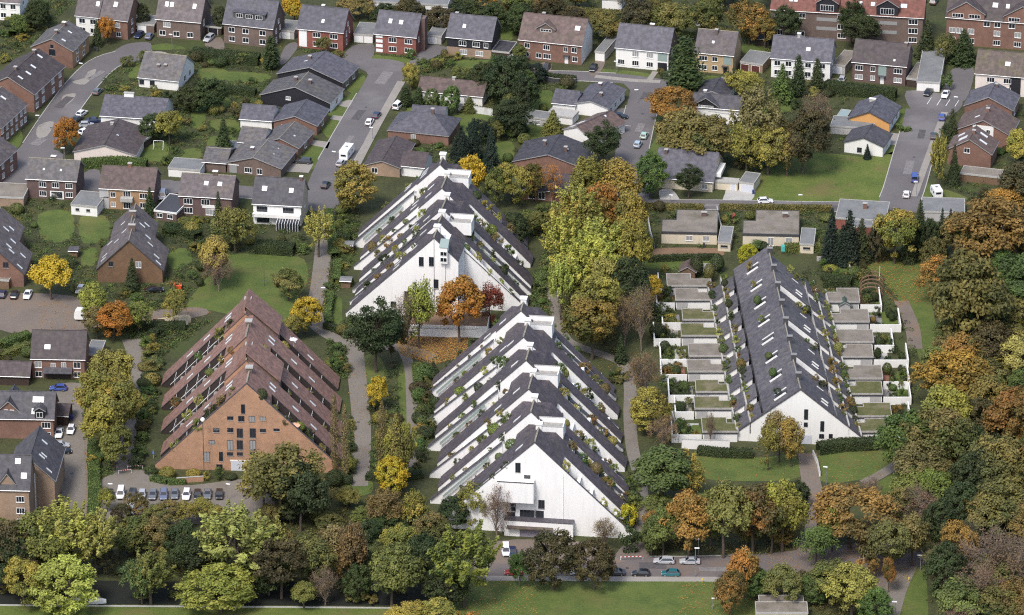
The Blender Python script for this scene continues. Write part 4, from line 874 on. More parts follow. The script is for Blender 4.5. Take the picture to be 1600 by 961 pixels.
# ------------------------------------------------------------------ the grey block with courtyard houses
hD, tD, psiD = 14.2, 0.805, 6.0
pkD = [(1251, 607.5), (1236.5, 550), (1224.5, 493), (1212, 438)]
PD = [G(x, y, hD) for x, y in pkD]
MD = frame((PD[0].x, PD[0].y, 0), -R(psiD)); MDi = MD.inverted()
rD = thing('terraced_apartments', 'grey-roofed terraced block with long shingle roof, between two files of flat courtyard houses', 'apartments', MD)
lD = [MDi @ p for p in PD]; vD = [q.y for q in lD] + [lD[-1].y + 20.0]
c_ = MD @ Vector((0, vD[-1] / 2, 0)); LM.append((*PX(c_), 'grey block'))
FOOT.append(((MD @ T(lD[-1].x / 2, vD[-1] / 2, 0)).inverted(), 15, vD[-1] / 2))
envD = lambda x: hD - x * tD
XM = 8.3   # where the main roof ends on each side
for i, q in enumerate(lD):
    u0, v0, v1 = q.x, vD[i], vD[i + 1]
    for half in (0, 1):
        a = v0 + (v1 - v0) * half / 2; b = v0 + (v1 - v0) * (half + 1) / 2 - .01
        ub = u0; kx = (lD[min(i + 1, 3)].x - lD[min(i, 2)].x) / (vD[min(i + 1, 3)] - vD[min(i, 2)])
        def shear(mb, kx=kx, v0=v0):
            mb.v = [(x + kx * (y - v0), y, z) for x, y, z in mb.v]; return mb
        US = lambda y: u0 + kx * (y - v0)
        drop = 0.0 if half == 0 else 0.0
        lw_ = 1.7 if half == 1 else 0.0; a_ = a + (.3 if i == 0 and half == 0 else 0)
        body = MB(); body.prism([(ub, 0), (ub + 14, 0), (ub + 14, 1.9), (ub + XM, 3.2), (ub + XM, envD(XM) - .2 - lw_), (ub + .5, hD - .62 - lw_), (ub, hD - .22)], 'y', a_, b, mats=[0, 0, 1, 0, 0, 0, 0])
        link('building_body', shear(body).mesh('building_body', [WHITE, FLOORT]), None, rD)
        body = MB(); body.prism([(ub - .002, 0), (ub - .002, hD - .22), (ub - XM, envD(XM) - .2), (ub - XM, 3.2), (ub - 14, 1.9), (ub - 14, 0)], 'y', a_, b, mats=[0, 0, 2, 1, 0, 0], cap=2)
        link('building_body', shear(body).mesh('building_body', [WHITE, FLOORT, HILLD]), None, rD)
        rf = MB()
        for s in (-1, 1):
            q_ = lw_ if s > 0 else 0.0      # every other bay is lower on the right, so the next one shows a white face
            x_ = .5 if q_ else 0.0
            rf.prism([(ub + s * (XM + .1), envD(XM) - .25 - q_), (ub + s * (XM + .1), envD(XM) - .02 - q_), (ub + x_, envD(x_) - q_), (ub + x_, envD(x_) - .25 - q_)], 'y', a - .05, b, cap=1)
        link('roof', shear(rf).mesh('roof', [HILLD, COPE]), None, rD)
        rg = MB(); rg.tube((ub, a, hD), (ub, b, hD), .17, .17, 6); link('ridge_tiles', shear(rg).mesh('ridge_tiles', RIDGE), None, rD)
        o = chimney(rD, US(a + (b - a) * .62) + .15, a + (b - a) * .62, hD - .6, hD + 1.2, 1.2, .8, DTRIM, plain('grey_chimney_slab', (.22, .215, .21), .8))
        # roof loggias: a white-framed cut with dark glass on the left, a dark one on the right
        for s, f, ww in ((-1, .35, 2.6), (1, .3, 1.3)):
            x = 5.2 if s < 0 else 6.4
            m_ = T(US(a + (b - a) * f) + s * x, a + (b - a) * f, envD(x) + .06 - (lw_ if s > 0 else 0)) @ Rz(s * math.pi / 2) @ Rx(math.atan(tD))
            ky = MB(); ky.box(-ww / 2, ww / 2, -.3, 3.0 if s < 0 else 1.6, 0, .05)
            lg = link('roof_loggia', ky.mesh('roof_loggia', DDOOR), m_, rD)
            for e0, e1 in ((-ww / 2 - .14, -ww / 2 - .001), (ww / 2 + .001, ww / 2 + .14)):
                link('loggia_cheek', MB().box(e0, e1, -.4, 3.0 if s < 0 else 1.6, -.1, .32).mesh('loggia_cheek', WHITE), None, lg)
            if s < 0 and random.random() < .85:
                SPOTS.append((MD @ (m_ @ Vector((-.4, .3, .1))), 1.7, ('grey block', 'left upper', i * 2 + half, 0, 0)))
        if half == 1:
            for xx_, fy in ((5.6, .86), (6.9, .7), (7.6, .92)):
                yy = a + (b - a) * fy; SPOTS.append((MD @ Vector((US(yy) + xx_, yy, envD(xx_) - lw_ - .15)), random.uniform(1.2, 2.0), ('grey block', 'right ridge', i * 2 + half, 0, 1)))
        # two rows of little roofs and planted parapets on each flank
        for s in (-1, 1):
            for r_i, (xa, xb) in enumerate(((8.9, 11.3), (11.7, 14.4))):
                if s > 0 and r_i == 1: xb = 14.2
                za, zb = envD(xa), envD(xb)
                hi_ = a + (b - a) * .72
                X = lambda x: ub + s * x
                lr = MB(); lr.prism([(X(xa), za - .2), (X(xa), za), (X(xb), zb), (X(xb), zb - .2)], 'y', a + (b - a) * .02, hi_, cap=1)
                link('terrace_roof', shear(lr).mesh('terrace_roof', [HILLD, COPE]), None, rD)
                lw = MB(); lw.prism([(X(xa + .1), 1.8), (X(xb - .15), 1.8), (X(xb - .15), zb - .12), (X(xa + .1), za - .25)], 'y', a + (b - a) * .05, hi_ - .1)
                link('terrace_house_wall', shear(lw).mesh('terrace_house_wall', WHITE), None, rD)
                # open terrace
                tf = MB(); x0, x1 = sorted((X(xa), X(xb))); tf.box(x0, x1, hi_ + .05, b, 2.0, max(zb - 1.2, 2.2))
                link('terrace_floor', shear(tf).mesh('terrace_floor', FLOORT), None, rD)
                # parapet trough along the outer edge
                tr = MB(); x0, x1 = sorted((X(xb + .02), X(xb + .38))); tr.box(x0, x1, a, b, 2.0 if r_i == 0 else 0.5, zb + .35)
                link('planter', shear(tr).mesh('planter', CONC), None, rD)
                for kk in range(3):
                    if random.random() < .85:
                        yy = a + (b - a) * (.1 + .32 * kk + random.uniform(0, .18)); SPOTS.append((MD @ Vector((X(xb - .35) + kx * (yy - v0), yy, zb - .1)), random.uniform(1.0, 2.2), ('grey block', ('left' if s < 0 else 'right') + (' upper' if r_i == 0 else ' lower'), i * 2 + half, kk, 1)))
gw = MB(); u0 = lD[0].x
gw.prism([(u0 - 14.6, 0), (u0 + 14.4, 0), (u0 + 14.4, 2.3), (u0, hD - .25), (u0 - 14.6, 2.2)], 'y', 0, .3)
link('gable_wall', gw.mesh('gable_wall', CLEANW), None, rD)
cp = MB()
for s in (-1, 1): cp.prism([(u0, hD - .24), (u0, hD + .12), (u0 + s * 14.7, 2.5), (u0 + s * 14.7, 2.15)], 'y', -.2, .35)
link('verge_coping', cp.mesh('verge_coping', COPE), None, rD)
for a in ((1256.5, 640, 1262.5, 655), (1256.5, 661, 1261.5, 666.5), (1282, 658, 1287.5, 673.5), (1280.5, 679.5, 1287, 684.5), (1295, 679.5, 1301, 684.5)):
    face_window(rD, MD, *a, yplane=0.0, style='gd', sill=False)
a = px_local(MD, 1253.5, 697, 0); b = px_local(MD, 1268, 709, 0)
d_ = link('garage_door', MB().box(a.x, b.x, -.06, .1, .02, 2.3).mesh('garage_door', GDOOR), None, rD)

# courtyard houses: flat roof, white walls, walled garden
yards = []
def courtyard(side, n, rx0, rx1, ry0, ry1, gx, ddy, green, nt, extra=''):
    """roof rectangle in pixels (front edge ry1), garden wall out to pixel gx"""
    roofm = SEDUM if green else FLAT
    w_ = SC(ry1); depth = (ry1 - ry0) / (w_ * math.sin(TH))
    ref = f'{ORD[n]} {side} courtyard house'
    lab = f'{"mossy green" if green else "gravel"} flat-roofed white courtyard house, {ORD[n]} from the far end of the {"west" if side == "left" else "east"} file'
    r_, M_, Mi_ = flatbox(ref, lab, (rx0, ry1), (rx1, ry1), depth, 2.9, CLEANW, roofm, name='courtyard_house', cat='house', group='flat courtyard houses', trim=plain('pale_roof_edge', (.38, .36, .33)), par=.12, notch=nt, oh=.25)
    hw = (rx1 - rx0) / w_ / 2
    # dark fascia under the roof edge and a recessed dark opening
    link('fascia', MB().box(-hw + .02, hw - .02, -depth / 2 + .02, -depth / 2 + .24, 2.22, 2.46).mesh('fascia', DTRIM), None, r_)
    s = -1 if side == 'left' else 1
    link('garden_door', MB().box(-1.3, 1.3, -.04, .04, .1, 2.2).mesh('garden_door', GREYW), T(s * (hw - 1.8), -depth / 2 + .22, 0), r_)
    # garden walls: a thing of its own round the garden
    yard = depth + 3.6; g0 = G((rx0 if side == 'left' else rx1), ry1 + ddy); gw_ = abs((rx0 if side == 'left' else rx1) - gx) / w_
    Mw = M_ @ T(s * hw, -depth / 2, 0)
    wm = MB()
    wm.box(*sorted((s * .05, s * gw_)), -.15, .15, 0, 2.0)
    wm.box(*sorted((s * (gw_ - .3), s * gw_)), .151, yard - .8, 0, 1.9)
    wt = link('garden_wall', wm.mesh('garden_wall', CLEANW), Mw)
    tag(wt, f'white garden wall round the plot of the {ORD[n]} {"west" if side == "left" else "east"} courtyard house from the far end', 'wall', 'white courtyard garden walls')
    # wall behind the house, one storey of white between the roofs
    yards.append((Mw, s, gw_, yard, n, side))
    if gw_ > 3.5:
        kind_ = (n * 3 + (side == 'left')) % 4; pm_ = MB(); x0, x1 = sorted((s * .4, s * (gw_ - .5))); xm = x0 + (x1 - x0) * (.45 if s > 0 else .55)
        a_, b_ = ((x0, xm), (xm, x1)) if s > 0 else ((xm, x1), (x0, xm))
        pm_.poly([(a_[0], .3, .02), (a_[1], .3, .02), (a_[1], yard - 1.0, .02), (a_[0], yard - 1.0, .02)])
        structure('patio', pm_.mesh('patio', [plain('terracotta_slabs', (.24, .11, .075), .9, var=.35, scale=3), CONC, PAVE, plain('grey_slabs', (.2, .19, .18), .9, var=.35, scale=3)][kind_], fix=False), None, Mw)
        lm_ = MB(); lm_.poly([(b_[0], .3, .026), (b_[1], .3, .026), (b_[1], yard - 1.2, .026), (b_[0], yard - 1.2, .026)])
        structure('lawn', lm_.mesh('lawn', LAWN if n % 3 else GROUND, fix=False), None, Mw)
LY = [(1042, 1112, 427, 446, 1029, 0, (.55, .45)), (1055, 1117, 450, 468, 1026, 0, (.6, .35)), (1066, 1122, 482, 499, 1035, 1, (.6, .3)), (1064, 1126, 505, 524, 1022, 1, (.6, .35)), (1076, 1134, 537, 556, 1032, 0, (.6, .0)),
      (1074, 1138, 562, 580, 1033, 0, (.6, .4)), (1087, 1140, 594, 612, 1045, 1, (.7, .35)), (1085, 1150, 620, 638, 1055, 1, (.62, .35)), (1097, 1154, 653, 674, 1050, 1, (.7, .4))]
for n, (a, b, c, d, g, gr, nt) in enumerate(LY): courtyard('left', n, a, b, c, d, g, 16, gr, nt if nt[1] else None)
RY = [(1291, 1344, 450, 471, 1378, 0, (-.35, .3)), (1296, 1359, 483, 502, 1408, 0, (-.3, .35)), (1304, 1366, 515, 534, 1397, 0, (-.3, .0)), (1310, 1365, 538, 557, 1420, 0, (-.25, .3)), (1317, 1380, 571, 591, 1422, 0, (-.3, .3)), (1325, 1380, 596, 615, 1424, 1, (-.25, .35)), (1332, 1394, 630, 650, 1424, 1, (-.3, .3)), (1339, 1395, 655, 674, 1420, 1, (-.25, .3))]
for n, (a, b, c, d, g, gr, nt) in enumerate(RY): courtyard('right', n, a, b, c, d, g, 16, gr, nt if nt[1] else None)
# ------------------------------------------------------------------ ground, roads, lawns
STREET = groundmat('purplish_street_paving', [(0.28, (0.095, 0.080, 0.076)), (0.5, (0.132, 0.114, 0.108)), (0.72, (0.18, 0.155, 0.145))], 0.12, 3.0, bumpy=0.2, patch=((0.17, 0.09, 0.04), 0.12, 0.3))
gm_ = MB(); gm_.poly([(-1500, -1200, 0), (1500, -1200, 0), (1500, 2200, 0), (-1500, 2200, 0)])
structure('ground', gm_, GROUND)
LC = {}
def layer(name):
    k = 'low' if name in ('lawn', 'meadow', 'bank_grass', 'leaf_litter_bed', 'flower_bed', 'canal') else 'road'
    n = LC.get(k, 0); LC[k] = n + 1
    return 0.012 + (n % 6) * 0.004 if k == 'low' else 0.040 + (n % 11) * 0.004
NOGO = []   # pixel polygons where nothing is planted at random
def smooth(pts, n=4, closed=True):
    out = []; m = len(pts)
    rng_ = range(m) if closed else range(m - 1)
    for i in rng_:
        if closed: p0, p1, p2, p3 = (pts[(i + k - 1) % m] for k in range(4))
        else: p0, p1, p2, p3 = pts[max(i - 1, 0)], pts[i], pts[i + 1], pts[min(i + 2, m - 1)]
        for k in range(n):
            t = k / n
            out.append(tuple(0.5 * (2 * b + (c - a) * t + (2 * a - 5 * b + 4 * c - d) * t * t + (3 * b - a - 3 * c + d) * t ** 3) for a, b, c, d in zip(p0, p1, p2, p3)))
    if not closed: out.append(pts[-1])
    return out

def area(name, pts, mat, z=None, sm=3, nogo=True):
    if z is None: z = layer(name)
    px = smooth(pts, sm) if sm else pts
    if nogo: NOGO.append(px)
    w = [G(x, y, z) for x, y in px]
    b = MB(); b.poly([(p.x, p.y, z) for p in w])
    me = b.mesh(name, mat, fix=False)
    if me.polygons[0].normal.z < 0: me.flip_normals()
    return structure(name, me, mat)

def ribbon(name, pts, width, mat, z=None, off=0.0, h=0.0, sm=5, nogo=True, kerb=None):
    if z is None: z = layer(name)
    pp = [Vector((*G(x, y)[:2], 0)) for x, y in smooth(pts, sm, False)]
    b = MB(); Lp = []; Rp = []
    for i, p in enumerate(pp):
        d = (pp[min(i + 1, len(pp) - 1)] - pp[max(i - 1, 0)]).normalized(); nrm = Vector((-d.y, d.x, 0))
        Lp.append(p + nrm * (off + width / 2)); Rp.append(p + nrm * (off - width / 2))
    for i in range(len(pp) - 1):
        a, b_, c, d = Rp[i], Rp[i + 1], Lp[i + 1], Lp[i]
        b.poly([(q.x, q.y, z + h) for q in (a, b_, c, d)], 0)
        if h > 0:
            b.poly([(d.x, d.y, z + h), (c.x, c.y, z + h), (c.x, c.y, 0), (d.x, d.y, 0)], 1)
            b.poly([(b_.x, b_.y, z + h), (a.x, a.y, z + h), (a.x, a.y, 0), (b_.x, b_.y, 0)], 1)
    if nogo: NOGO.append([PX((q.x, q.y, 0)) for q in Lp] + [PX((q.x, q.y, 0)) for q in reversed(Rp)])
    return structure(name, b, [mat, CONC])

# lawns
area('lawn', [(290, 480), (335, 420), (350, 400), (385, 396), (440, 400), (475, 405), (480, 440), (462, 470), (455, 500), (400, 500), (330, 485)], LAWN)
area('meadow', [(1165, 310), (1195, 262), (1235, 243), (1300, 240), (1360, 246), (1408, 235), (1402, 262), (1388, 300), (1378, 318), (1290, 318), (1215, 318)], MEADOW)
area('lawn', [(1350, 412), (1400, 405), (1448, 412), (1455, 470), (1470, 560), (1450, 590), (1432, 545), (1410, 480), (1380, 440)], LAWN)
area('lawn', [(700, 915), (800, 908), (960, 909), (1140, 910), (1175, 935), (1180, 990), (700, 990)], LAWN)
area('lawn', [(1085, 705), (1130, 712), (1190, 715), (1240, 712), (1250, 745), (1180, 752), (1090, 745)], LAWN)
area('lawn', [(1278, 712), (1330, 706), (1395, 705), (1412, 722), (1380, 740), (1330, 752), (1283, 752)], LAWN)
area('lawn', [(1365, 762), (1400, 738), (1430, 730), (1460, 760), (1440, 790), (1390, 800)], LAWN)
area('lawn', [(1415, 905), (1430, 888), (1445, 886), (1447, 990), (1396, 990)], LAWN)
area('bank_grass', [(-30, 946), (200, 949), (640, 950), (690, 960), (700, 1000), (-30, 1000)], MEADOW)
for pts in ([(498, 190), (540, 150), (560, 152), (536, 196), (520, 220)], [(540, 135), (575, 122), (582, 132), (560, 150)], [(468, 245), (485, 226), (512, 226), (492, 262), (478, 262)], [(700, 180), (772, 176), (768, 214), (735, 215), (712, 200)],
            [(576, 88), (590, 86), (640, 92), (634, 99), (580, 96)], [(925, 112), (945, 108), (1010, 114), (1012, 122), (940, 121)], [(832, 145), (864, 143), (860, 168), (830, 170)], [(820, 195), (850, 193), (846, 216), (822, 214)],
            [(1055, 178), (1075, 180), (1070, 200), (1030, 238), (1010, 240)], [(1400, 178), (1422, 168), (1432, 186), (1420, 208), (1404, 206)], [(1385, 228), (1411, 228), (1408, 240), (1386, 240)], [(1290, 92), (1325, 92), (1324, 108), (1290, 106)],
            [(232, 72), (262, 68), (290, 76), (240, 78)], [(68, 174), (95, 164), (108, 150), (96, 170), (82, 186), (70, 186)], [(112, 118), (128, 116), (130, 126), (115, 130)], [(310, 108), (350, 108), (360, 122), (320, 126)], [(200, 115), (222, 98), (226, 104), (210, 124)],
            [(300, 170), (322, 165), (318, 195), (300, 198)], [(325, 215), (365, 212), (366, 228), (330, 234)], [(225, 230), (262, 222), (258, 250), (226, 250)], [(1434, 282), (1460, 290), (1510, 308), (1500, 314), (1440, 312)], [(1000, 408), (1110, 407), (1120, 418), (1005, 419)],
            [(518, 470), (534, 468), (536, 505), (560, 515), (520, 512)], [(567, 560), (590, 555), (604, 580), (600, 600), (570, 598)], [(622, 590), (634, 560), (640, 640), (634, 700), (626, 660)], [(540, 765), (578, 750), (580, 770), (545, 776)],
            [(1065, 672), (1092, 664), (1094, 690), (1066, 690)], [(1362, 488), (1404, 490), (1402, 505), (1360, 505)], [(60, 335), (110, 330), (112, 372), (70, 376)], [(125, 340), (165, 338), (170, 370), (130, 380)], [(1488, 92), (1522, 96), (1520, 106), (1488, 104)],
            [(430, 255), (470, 250), (466, 262), (440, 270)], [(20, 190), (36, 215), (20, 240), (5, 236)], [(776, 45), (800, 42), (800, 62), (778, 62)], [(1160, 70), (1190, 68), (1195, 82), (1165, 84)], [(470, 96), (520, 92), (535, 98), (500, 104)], [(1100, 118), (1140, 122), (1128, 130), (1100, 128)]):
    area('lawn', pts, LAWN)
for pts in ([(300, 150), (352, 152), (362, 166), (310, 168)], [(330, 188), (368, 188), (372, 206), (335, 206)], [(284, 236), (312, 232), (314, 254), (288, 256)], [(640, 166), (690, 170), (686, 182), (640, 178)], [(770, 224), (800, 222), (802, 246), (776, 250)], [(1060, 204), (1102, 202), (1104, 226), (1070, 232)], [(1340, 146), (1400, 150), (1396, 158), (1345, 154)], [(200, 340), (246, 336), (240, 352), (206, 356)], [(262, 395), (290, 388), (300, 410), (268, 420)], [(130, 392), (150, 388), (150, 412), (128, 416)], [(560, 112), (572, 124), (556, 132)], [(350, 112), (420, 116), (410, 128), (356, 126)], [(706, 96), (770, 94), (772, 104), (712, 106)], [(1190, 168), (1230, 160), (1236, 172), (1196, 180)], [(1300, 408), (1322, 406), (1328, 424), (1298, 426)]):
    area('lawn', pts, LAWN)
# roads
ribbon('road', [(-10, 288), (22, 266), (62, 226), (98, 172), (130, 130), (162, 100), (196, 88), (240, 82)], 9.0, ASPH)
area('turning_place', [(8, 262), (30, 240), (70, 232), (98, 240), (88, 262), (40, 288), (-10, 290)], ASPH)
area('driveway', [(166, 92), (190, 72), (216, 66), (236, 68), (230, 82), (196, 92)], ASPH)
for pts in ([(112, 128), (130, 122), (138, 112), (150, 108), (146, 118), (132, 132)], [(98, 150), (118, 146), (112, 158), (98, 166)], [(60, 196), (84, 190), (74, 212), (58, 214)], [(228, 84), (246, 80), (262, 84), (240, 94)], [(1040, 118), (1052, 112), (1060, 120), (1046, 132)]):
    area('driveway', pts, PAVE, nogo=False)
area('driveway', [(320, 66), (345, 58), (350, 78), (330, 80)], COBBLE, nogo=False)
ribbon('road', [(500, 330), (506, 296), (524, 252), (556, 196), (592, 136), (606, 108)], 9.2, ASPH)
area('turning_place', [(538, 97), (560, 92), (600, 92), (630, 98), (636, 112), (622, 135), (590, 140), (572, 112)], ASPH)
area('driveway', [(532, 98), (550, 72), (584, 70), (580, 92), (560, 98)], ASPH); area('driveway', [(632, 104), (645, 92), (668, 71), (700, 74), (690, 84), (662, 96), (640, 106)], ASPH)
area('driveway', [(436, 96), (446, 72), (462, 66), (464, 76), (444, 100)], ASPH)
ribbon('pavement', [(560, 258), (590, 200), (612, 160), (630, 128)], 2.2, PAVE, off=0.5, h=.10)
ribbon('road', [(240, 290), (300, 294), (370, 299), (440, 306), (505, 313)], 7.5, ASPH)
area('driveway', [(132, 270), (155, 266), (157, 298), (130, 300)], ASPH)
area('driveway', [(250, 282), (276, 284), (276, 302), (248, 300)], ASPH)
for pts in ([(521, 162), (540, 168), (566, 162), (568, 158), (545, 156)], [(515, 186), (545, 191), (540, 182), (520, 180)], [(484, 218), (516, 222), (512, 232), (484, 226)], [(452, 250), (490, 256), (482, 270), (446, 268)]):
    area('driveway', pts, PAVE, sm=0, nogo=False)
ribbon('road', [(826, 117), (900, 119), (970, 123), (1040, 132)], 6.5, ASPH)
ribbon('road', [(1012, 130), (1006, 160), (996, 196), (988, 232), (984, 270), (992, 318)], 8.6, ASPH)
area('turning_place', [(975, 126), (1040, 131), (1046, 140), (1022, 160), (994, 160), (984, 140)], ASPH)
area('driveway', [(956, 172), (990, 172), (982, 205), (950, 206), (945, 190)], ASPH)
ribbon('pavement', [(930, 119.5), (985, 125.5), (1032, 128)], 1.8, PAVE, h=.10)
area('driveway', [(830, 112), (846, 98), (862, 100), (856, 116)], COBBLE); area('driveway', [(920, 116), (932, 94), (946, 96), (934, 117)], COBBLE)
ribbon('path', [(1012, 129), (1024, 112)], 1.6, PAVE); ribbon('path', [(1128, 134), (1132, 120)], 2.0, PAVE)
ribbon('road', [(988, 318), (1060, 320), (1160, 321), (1260, 323), (1390, 324)], 6.0, ASPH)
ribbon('road', [(1400, 330), (1414, 290), (1428, 240), (1440, 200), (1446, 172)], 10.5, ASPH)
area('turning_place', [(1416, 142), (1470, 146), (1500, 152), (1502, 168), (1480, 182), (1446, 190), (1424, 172)], ASPH)
area('parking_court', [(1470, 150), (1488, 108), (1521, 106), (1516, 140), (1502, 160)], ASPH); area('driveway', [(1300, 122), (1328, 128), (1322, 136), (1296, 130)], COBBLE, nogo=False)
area('driveway', [(1386, 208), (1416, 212), (1414, 226), (1384, 224)], PAVE, nogo=False); area('driveway', [(1133, 302), (1140, 290), (1178, 288), (1172, 316), (1132, 316)], CONC, nogo=False)
ribbon('pavement', [(1428, 308), (1446, 258), (1462, 214), (1476, 176)], 1.8, PAVE, off=0, h=.10)
area('yard', [(1030, 298), (1050, 296), (1062, 316), (1036, 317)], CONC, nogo=False)
# paths between the blocks
ribbon('path', [(514, 318), (508, 360), (503, 410), (497, 455), (490, 480), (496, 508), (520, 526), (552, 540)], 4.2, PATHM)
ribbon('path', [(552, 534), (556, 570), (560, 610), (564, 650), (565, 700), (560, 760)], 4.4, PATHM)
ribbon('path', [(548, 532), (590, 540), (640, 546), (676, 560)], 3.8, PATHM)
ribbon('path', [(630, 548), (640, 575), (643, 620), (644, 665), (645, 730)], 2.6, PATHM)
ribbon('path', [(862, 430), (866, 470), (874, 510), (890, 535), (935, 552), (972, 568), (984, 600), (984, 650), (988, 700), (1000, 750), (1004, 810), (990, 860)], 3.0, PATHM)
area('yard', [(962, 866), (985, 842), (1005, 840), (1012, 876), (962, 878)], COBBLE)
ribbon('path', [(1430, 545), (1425, 510), (1408, 470)], 3.6, COBBLE, nogo=False)
ribbon('path', [(1350, 755), (1372, 744), (1395, 730), (1420, 715)], 3.0, PATHM)
ribbon('path', [(1470, 840), (1484, 800), (1490, 770)], 2.2, COBBLE)
# bottom street
ribbon('road', [(740, 887), (850, 887), (960, 887), (1080, 887), (1180, 884), (1260, 876), (1330, 868), (1400, 872)], 10.5, STREET)
area('turning_place', [(1330, 850), (1400, 852), (1450, 870), (1440, 884), (1418, 890), (1398, 925), (1364, 930), (1340, 900)], STREET)
ribbon('pavement', [(760, 904), (960, 905), (1120, 905.5)], 2.0, PAVE, h=.10)
ribbon('path', [(1416, 884), (1400, 920), (1384, 975)], 5.0, PATHM)
ribbon('driveway', [(1262, 709), (1266, 745), (1274, 790), (1272, 830), (1260, 862)], 4.4, COBBLE)
area('yard', [(770, 846), (905, 846), (962, 870), (960, 880), (760, 880)], COBBLE)
# west: car parks and lanes
area('parking_court', [(-20, 462), (40, 458), (110, 462), (160, 478), (240, 484), (310, 480), (322, 492), (240, 505), (150, 512), (100, 520), (40, 524), (-20, 505)], COBBLE)
area('playground_sand', [(234, 502), (262, 495), (296, 492), (292, 508), (244, 511)], SAND)
ribbon('lane', [(205, 530), (214, 560), (210, 600), (204, 650), (198, 700), (192, 740)], 4.6, PATHM)
area('lane', [(88, 604), (120, 598), (134, 610), (130, 660), (143, 720), (143, 830), (100, 830), (96, 720), (86, 690), (84, 640)], PATHM)
area('car_park', [(152, 760), (172, 742), (200, 732), (226, 736), (262, 752), (300, 758), (392, 748), (420, 770), (412, 812), (160, 815)], PATHM)
area('leaf_litter_bed', [(618, 524), (634, 517), (655, 519), (668, 513), (690, 518), (728, 515), (722, 530), (730, 541), (708, 546), (694, 558), (672, 552), (655, 560), (640, 548), (626, 544), (630, 533)], LITTER, sm=2)
area('leaf_litter_bed', [(880, 480), (960, 500), (965, 560), (930, 545), (890, 530)], GROUND, nogo=False)
area('flower_bed', [(1014, 389), (1120, 388), (1120, 402), (1014, 404)], SOILP)
area('canal', [(-30, 905), (200, 908), (640, 912), (680, 925), (680, 945), (200, 944), (-30, 942)], WATERM, nogo=False)
kb = MB()
ribbon('bank_edge', [(-30, 946), (150, 947.5), (400, 949), (650, 951)], .3, CONC, h=.2, nogo=False)
def kerbs(pts, width, sides=(1, -1)):
    for sd in sides: ribbon('kerb', pts, .24, CONC, z=0.0, off=sd * (width / 2 + .12), h=.12, nogo=False)
kerbs([(62, 226), (98, 172), (130, 130), (162, 100), (196, 88)], 9.0)
kerbs([(524, 252), (556, 196), (584, 148)], 9.2); kerbs([(300, 294), (370, 299), (440, 306), (490, 311)], 7.5, (-1,))
kerbs([(1004, 166), (996, 196), (988, 232)], 8.6); kerbs([(1060, 320), (1160, 321), (1260, 323), (1370, 324)], 6.0)
kerbs([(1406, 312), (1414, 290), (1428, 240), (1438, 206)], 10.5); kerbs([(850, 118), (900, 119), (960, 122)], 6.5)
kerbs([(770, 887), (850, 887), (960, 887), (1080, 887), (1180, 884)], 10.5, (-1,)); kerbs([(1015, 887), (1080, 887), (1180, 884)], 10.5, (1,))
def inpoly(x, y, poly):
    c = False; n = len(poly)
    for i in range(n):
        x1, y1 = poly[i][:2]; x2, y2 = poly[i - 1][:2]
        if (y1 > y) != (y2 > y) and x < (x2 - x1) * (y - y1) / (y2 - y1) + x1: c = not c
    return c
def blocked(px, py, r=0.0, roads=True):
    p = G(px, py)
    for Mi, hw, hd in FOOT:
        q = Mi @ p
        if abs(q.x) < hw + r and abs(q.y) < hd + r: return True
    if roads:
        for poly in NOGO:
            if inpoly(px, py, poly): return True
    return False
# one object of fallen leaves on the grass, paths and litter
lv = MB(); LEAFCOLS = 3
for poly, n in (([(612, 514), (735, 508), (730, 556), (680, 570), (626, 556)], 7500), ([(690, 908), (840, 908), (840, 990), (690, 990)], 900), ([(1060, 905), (1180, 905), (1180, 985), (1060, 985)], 800), ([(1200, 840), (1440, 850), (1440, 890), (1380, 940), (1200, 890)], 1400), ([(1350, 410), (1450, 410), (1460, 470), (1400, 480)], 1500), ([(540, 560), (580, 560), (580, 730), (550, 740)], 300), ([(860, 440), (1000, 520), (1000, 720), (960, 600), (860, 500)], 700), ([(130, 600), (144, 700), (144, 800), (134, 800)], 500), ([(240, 480), (330, 480), (330, 510), (60, 520), (60, 470)], 700), ([(480, 420), (520, 420), (500, 520), (450, 500)], 500), ([(1090, 700), (1400, 700), (1400, 752), (1090, 752)], 500)):
    xs = [p[0] for p in poly]; ys = [p[1] for p in poly]; k = 0
    while k < n:
        x, y = random.uniform(min(xs), max(xs)), random.uniform(min(ys), max(ys))
        if not inpoly(x, y, poly): k += .3; continue
        k += 1; p = G(x, y); s = random.uniform(.07, .17); a = random.uniform(0, 6.28); z = .105 + random.uniform(0, .03)
        c, d = math.cos(a) * s, math.sin(a) * s
        lv.poly([(p.x + c, p.y + d, z), (p.x - d, p.y + c, z + .02), (p.x - c, p.y - d, z), (p.x + d, p.y - c, z + .03)], random.randrange(3))
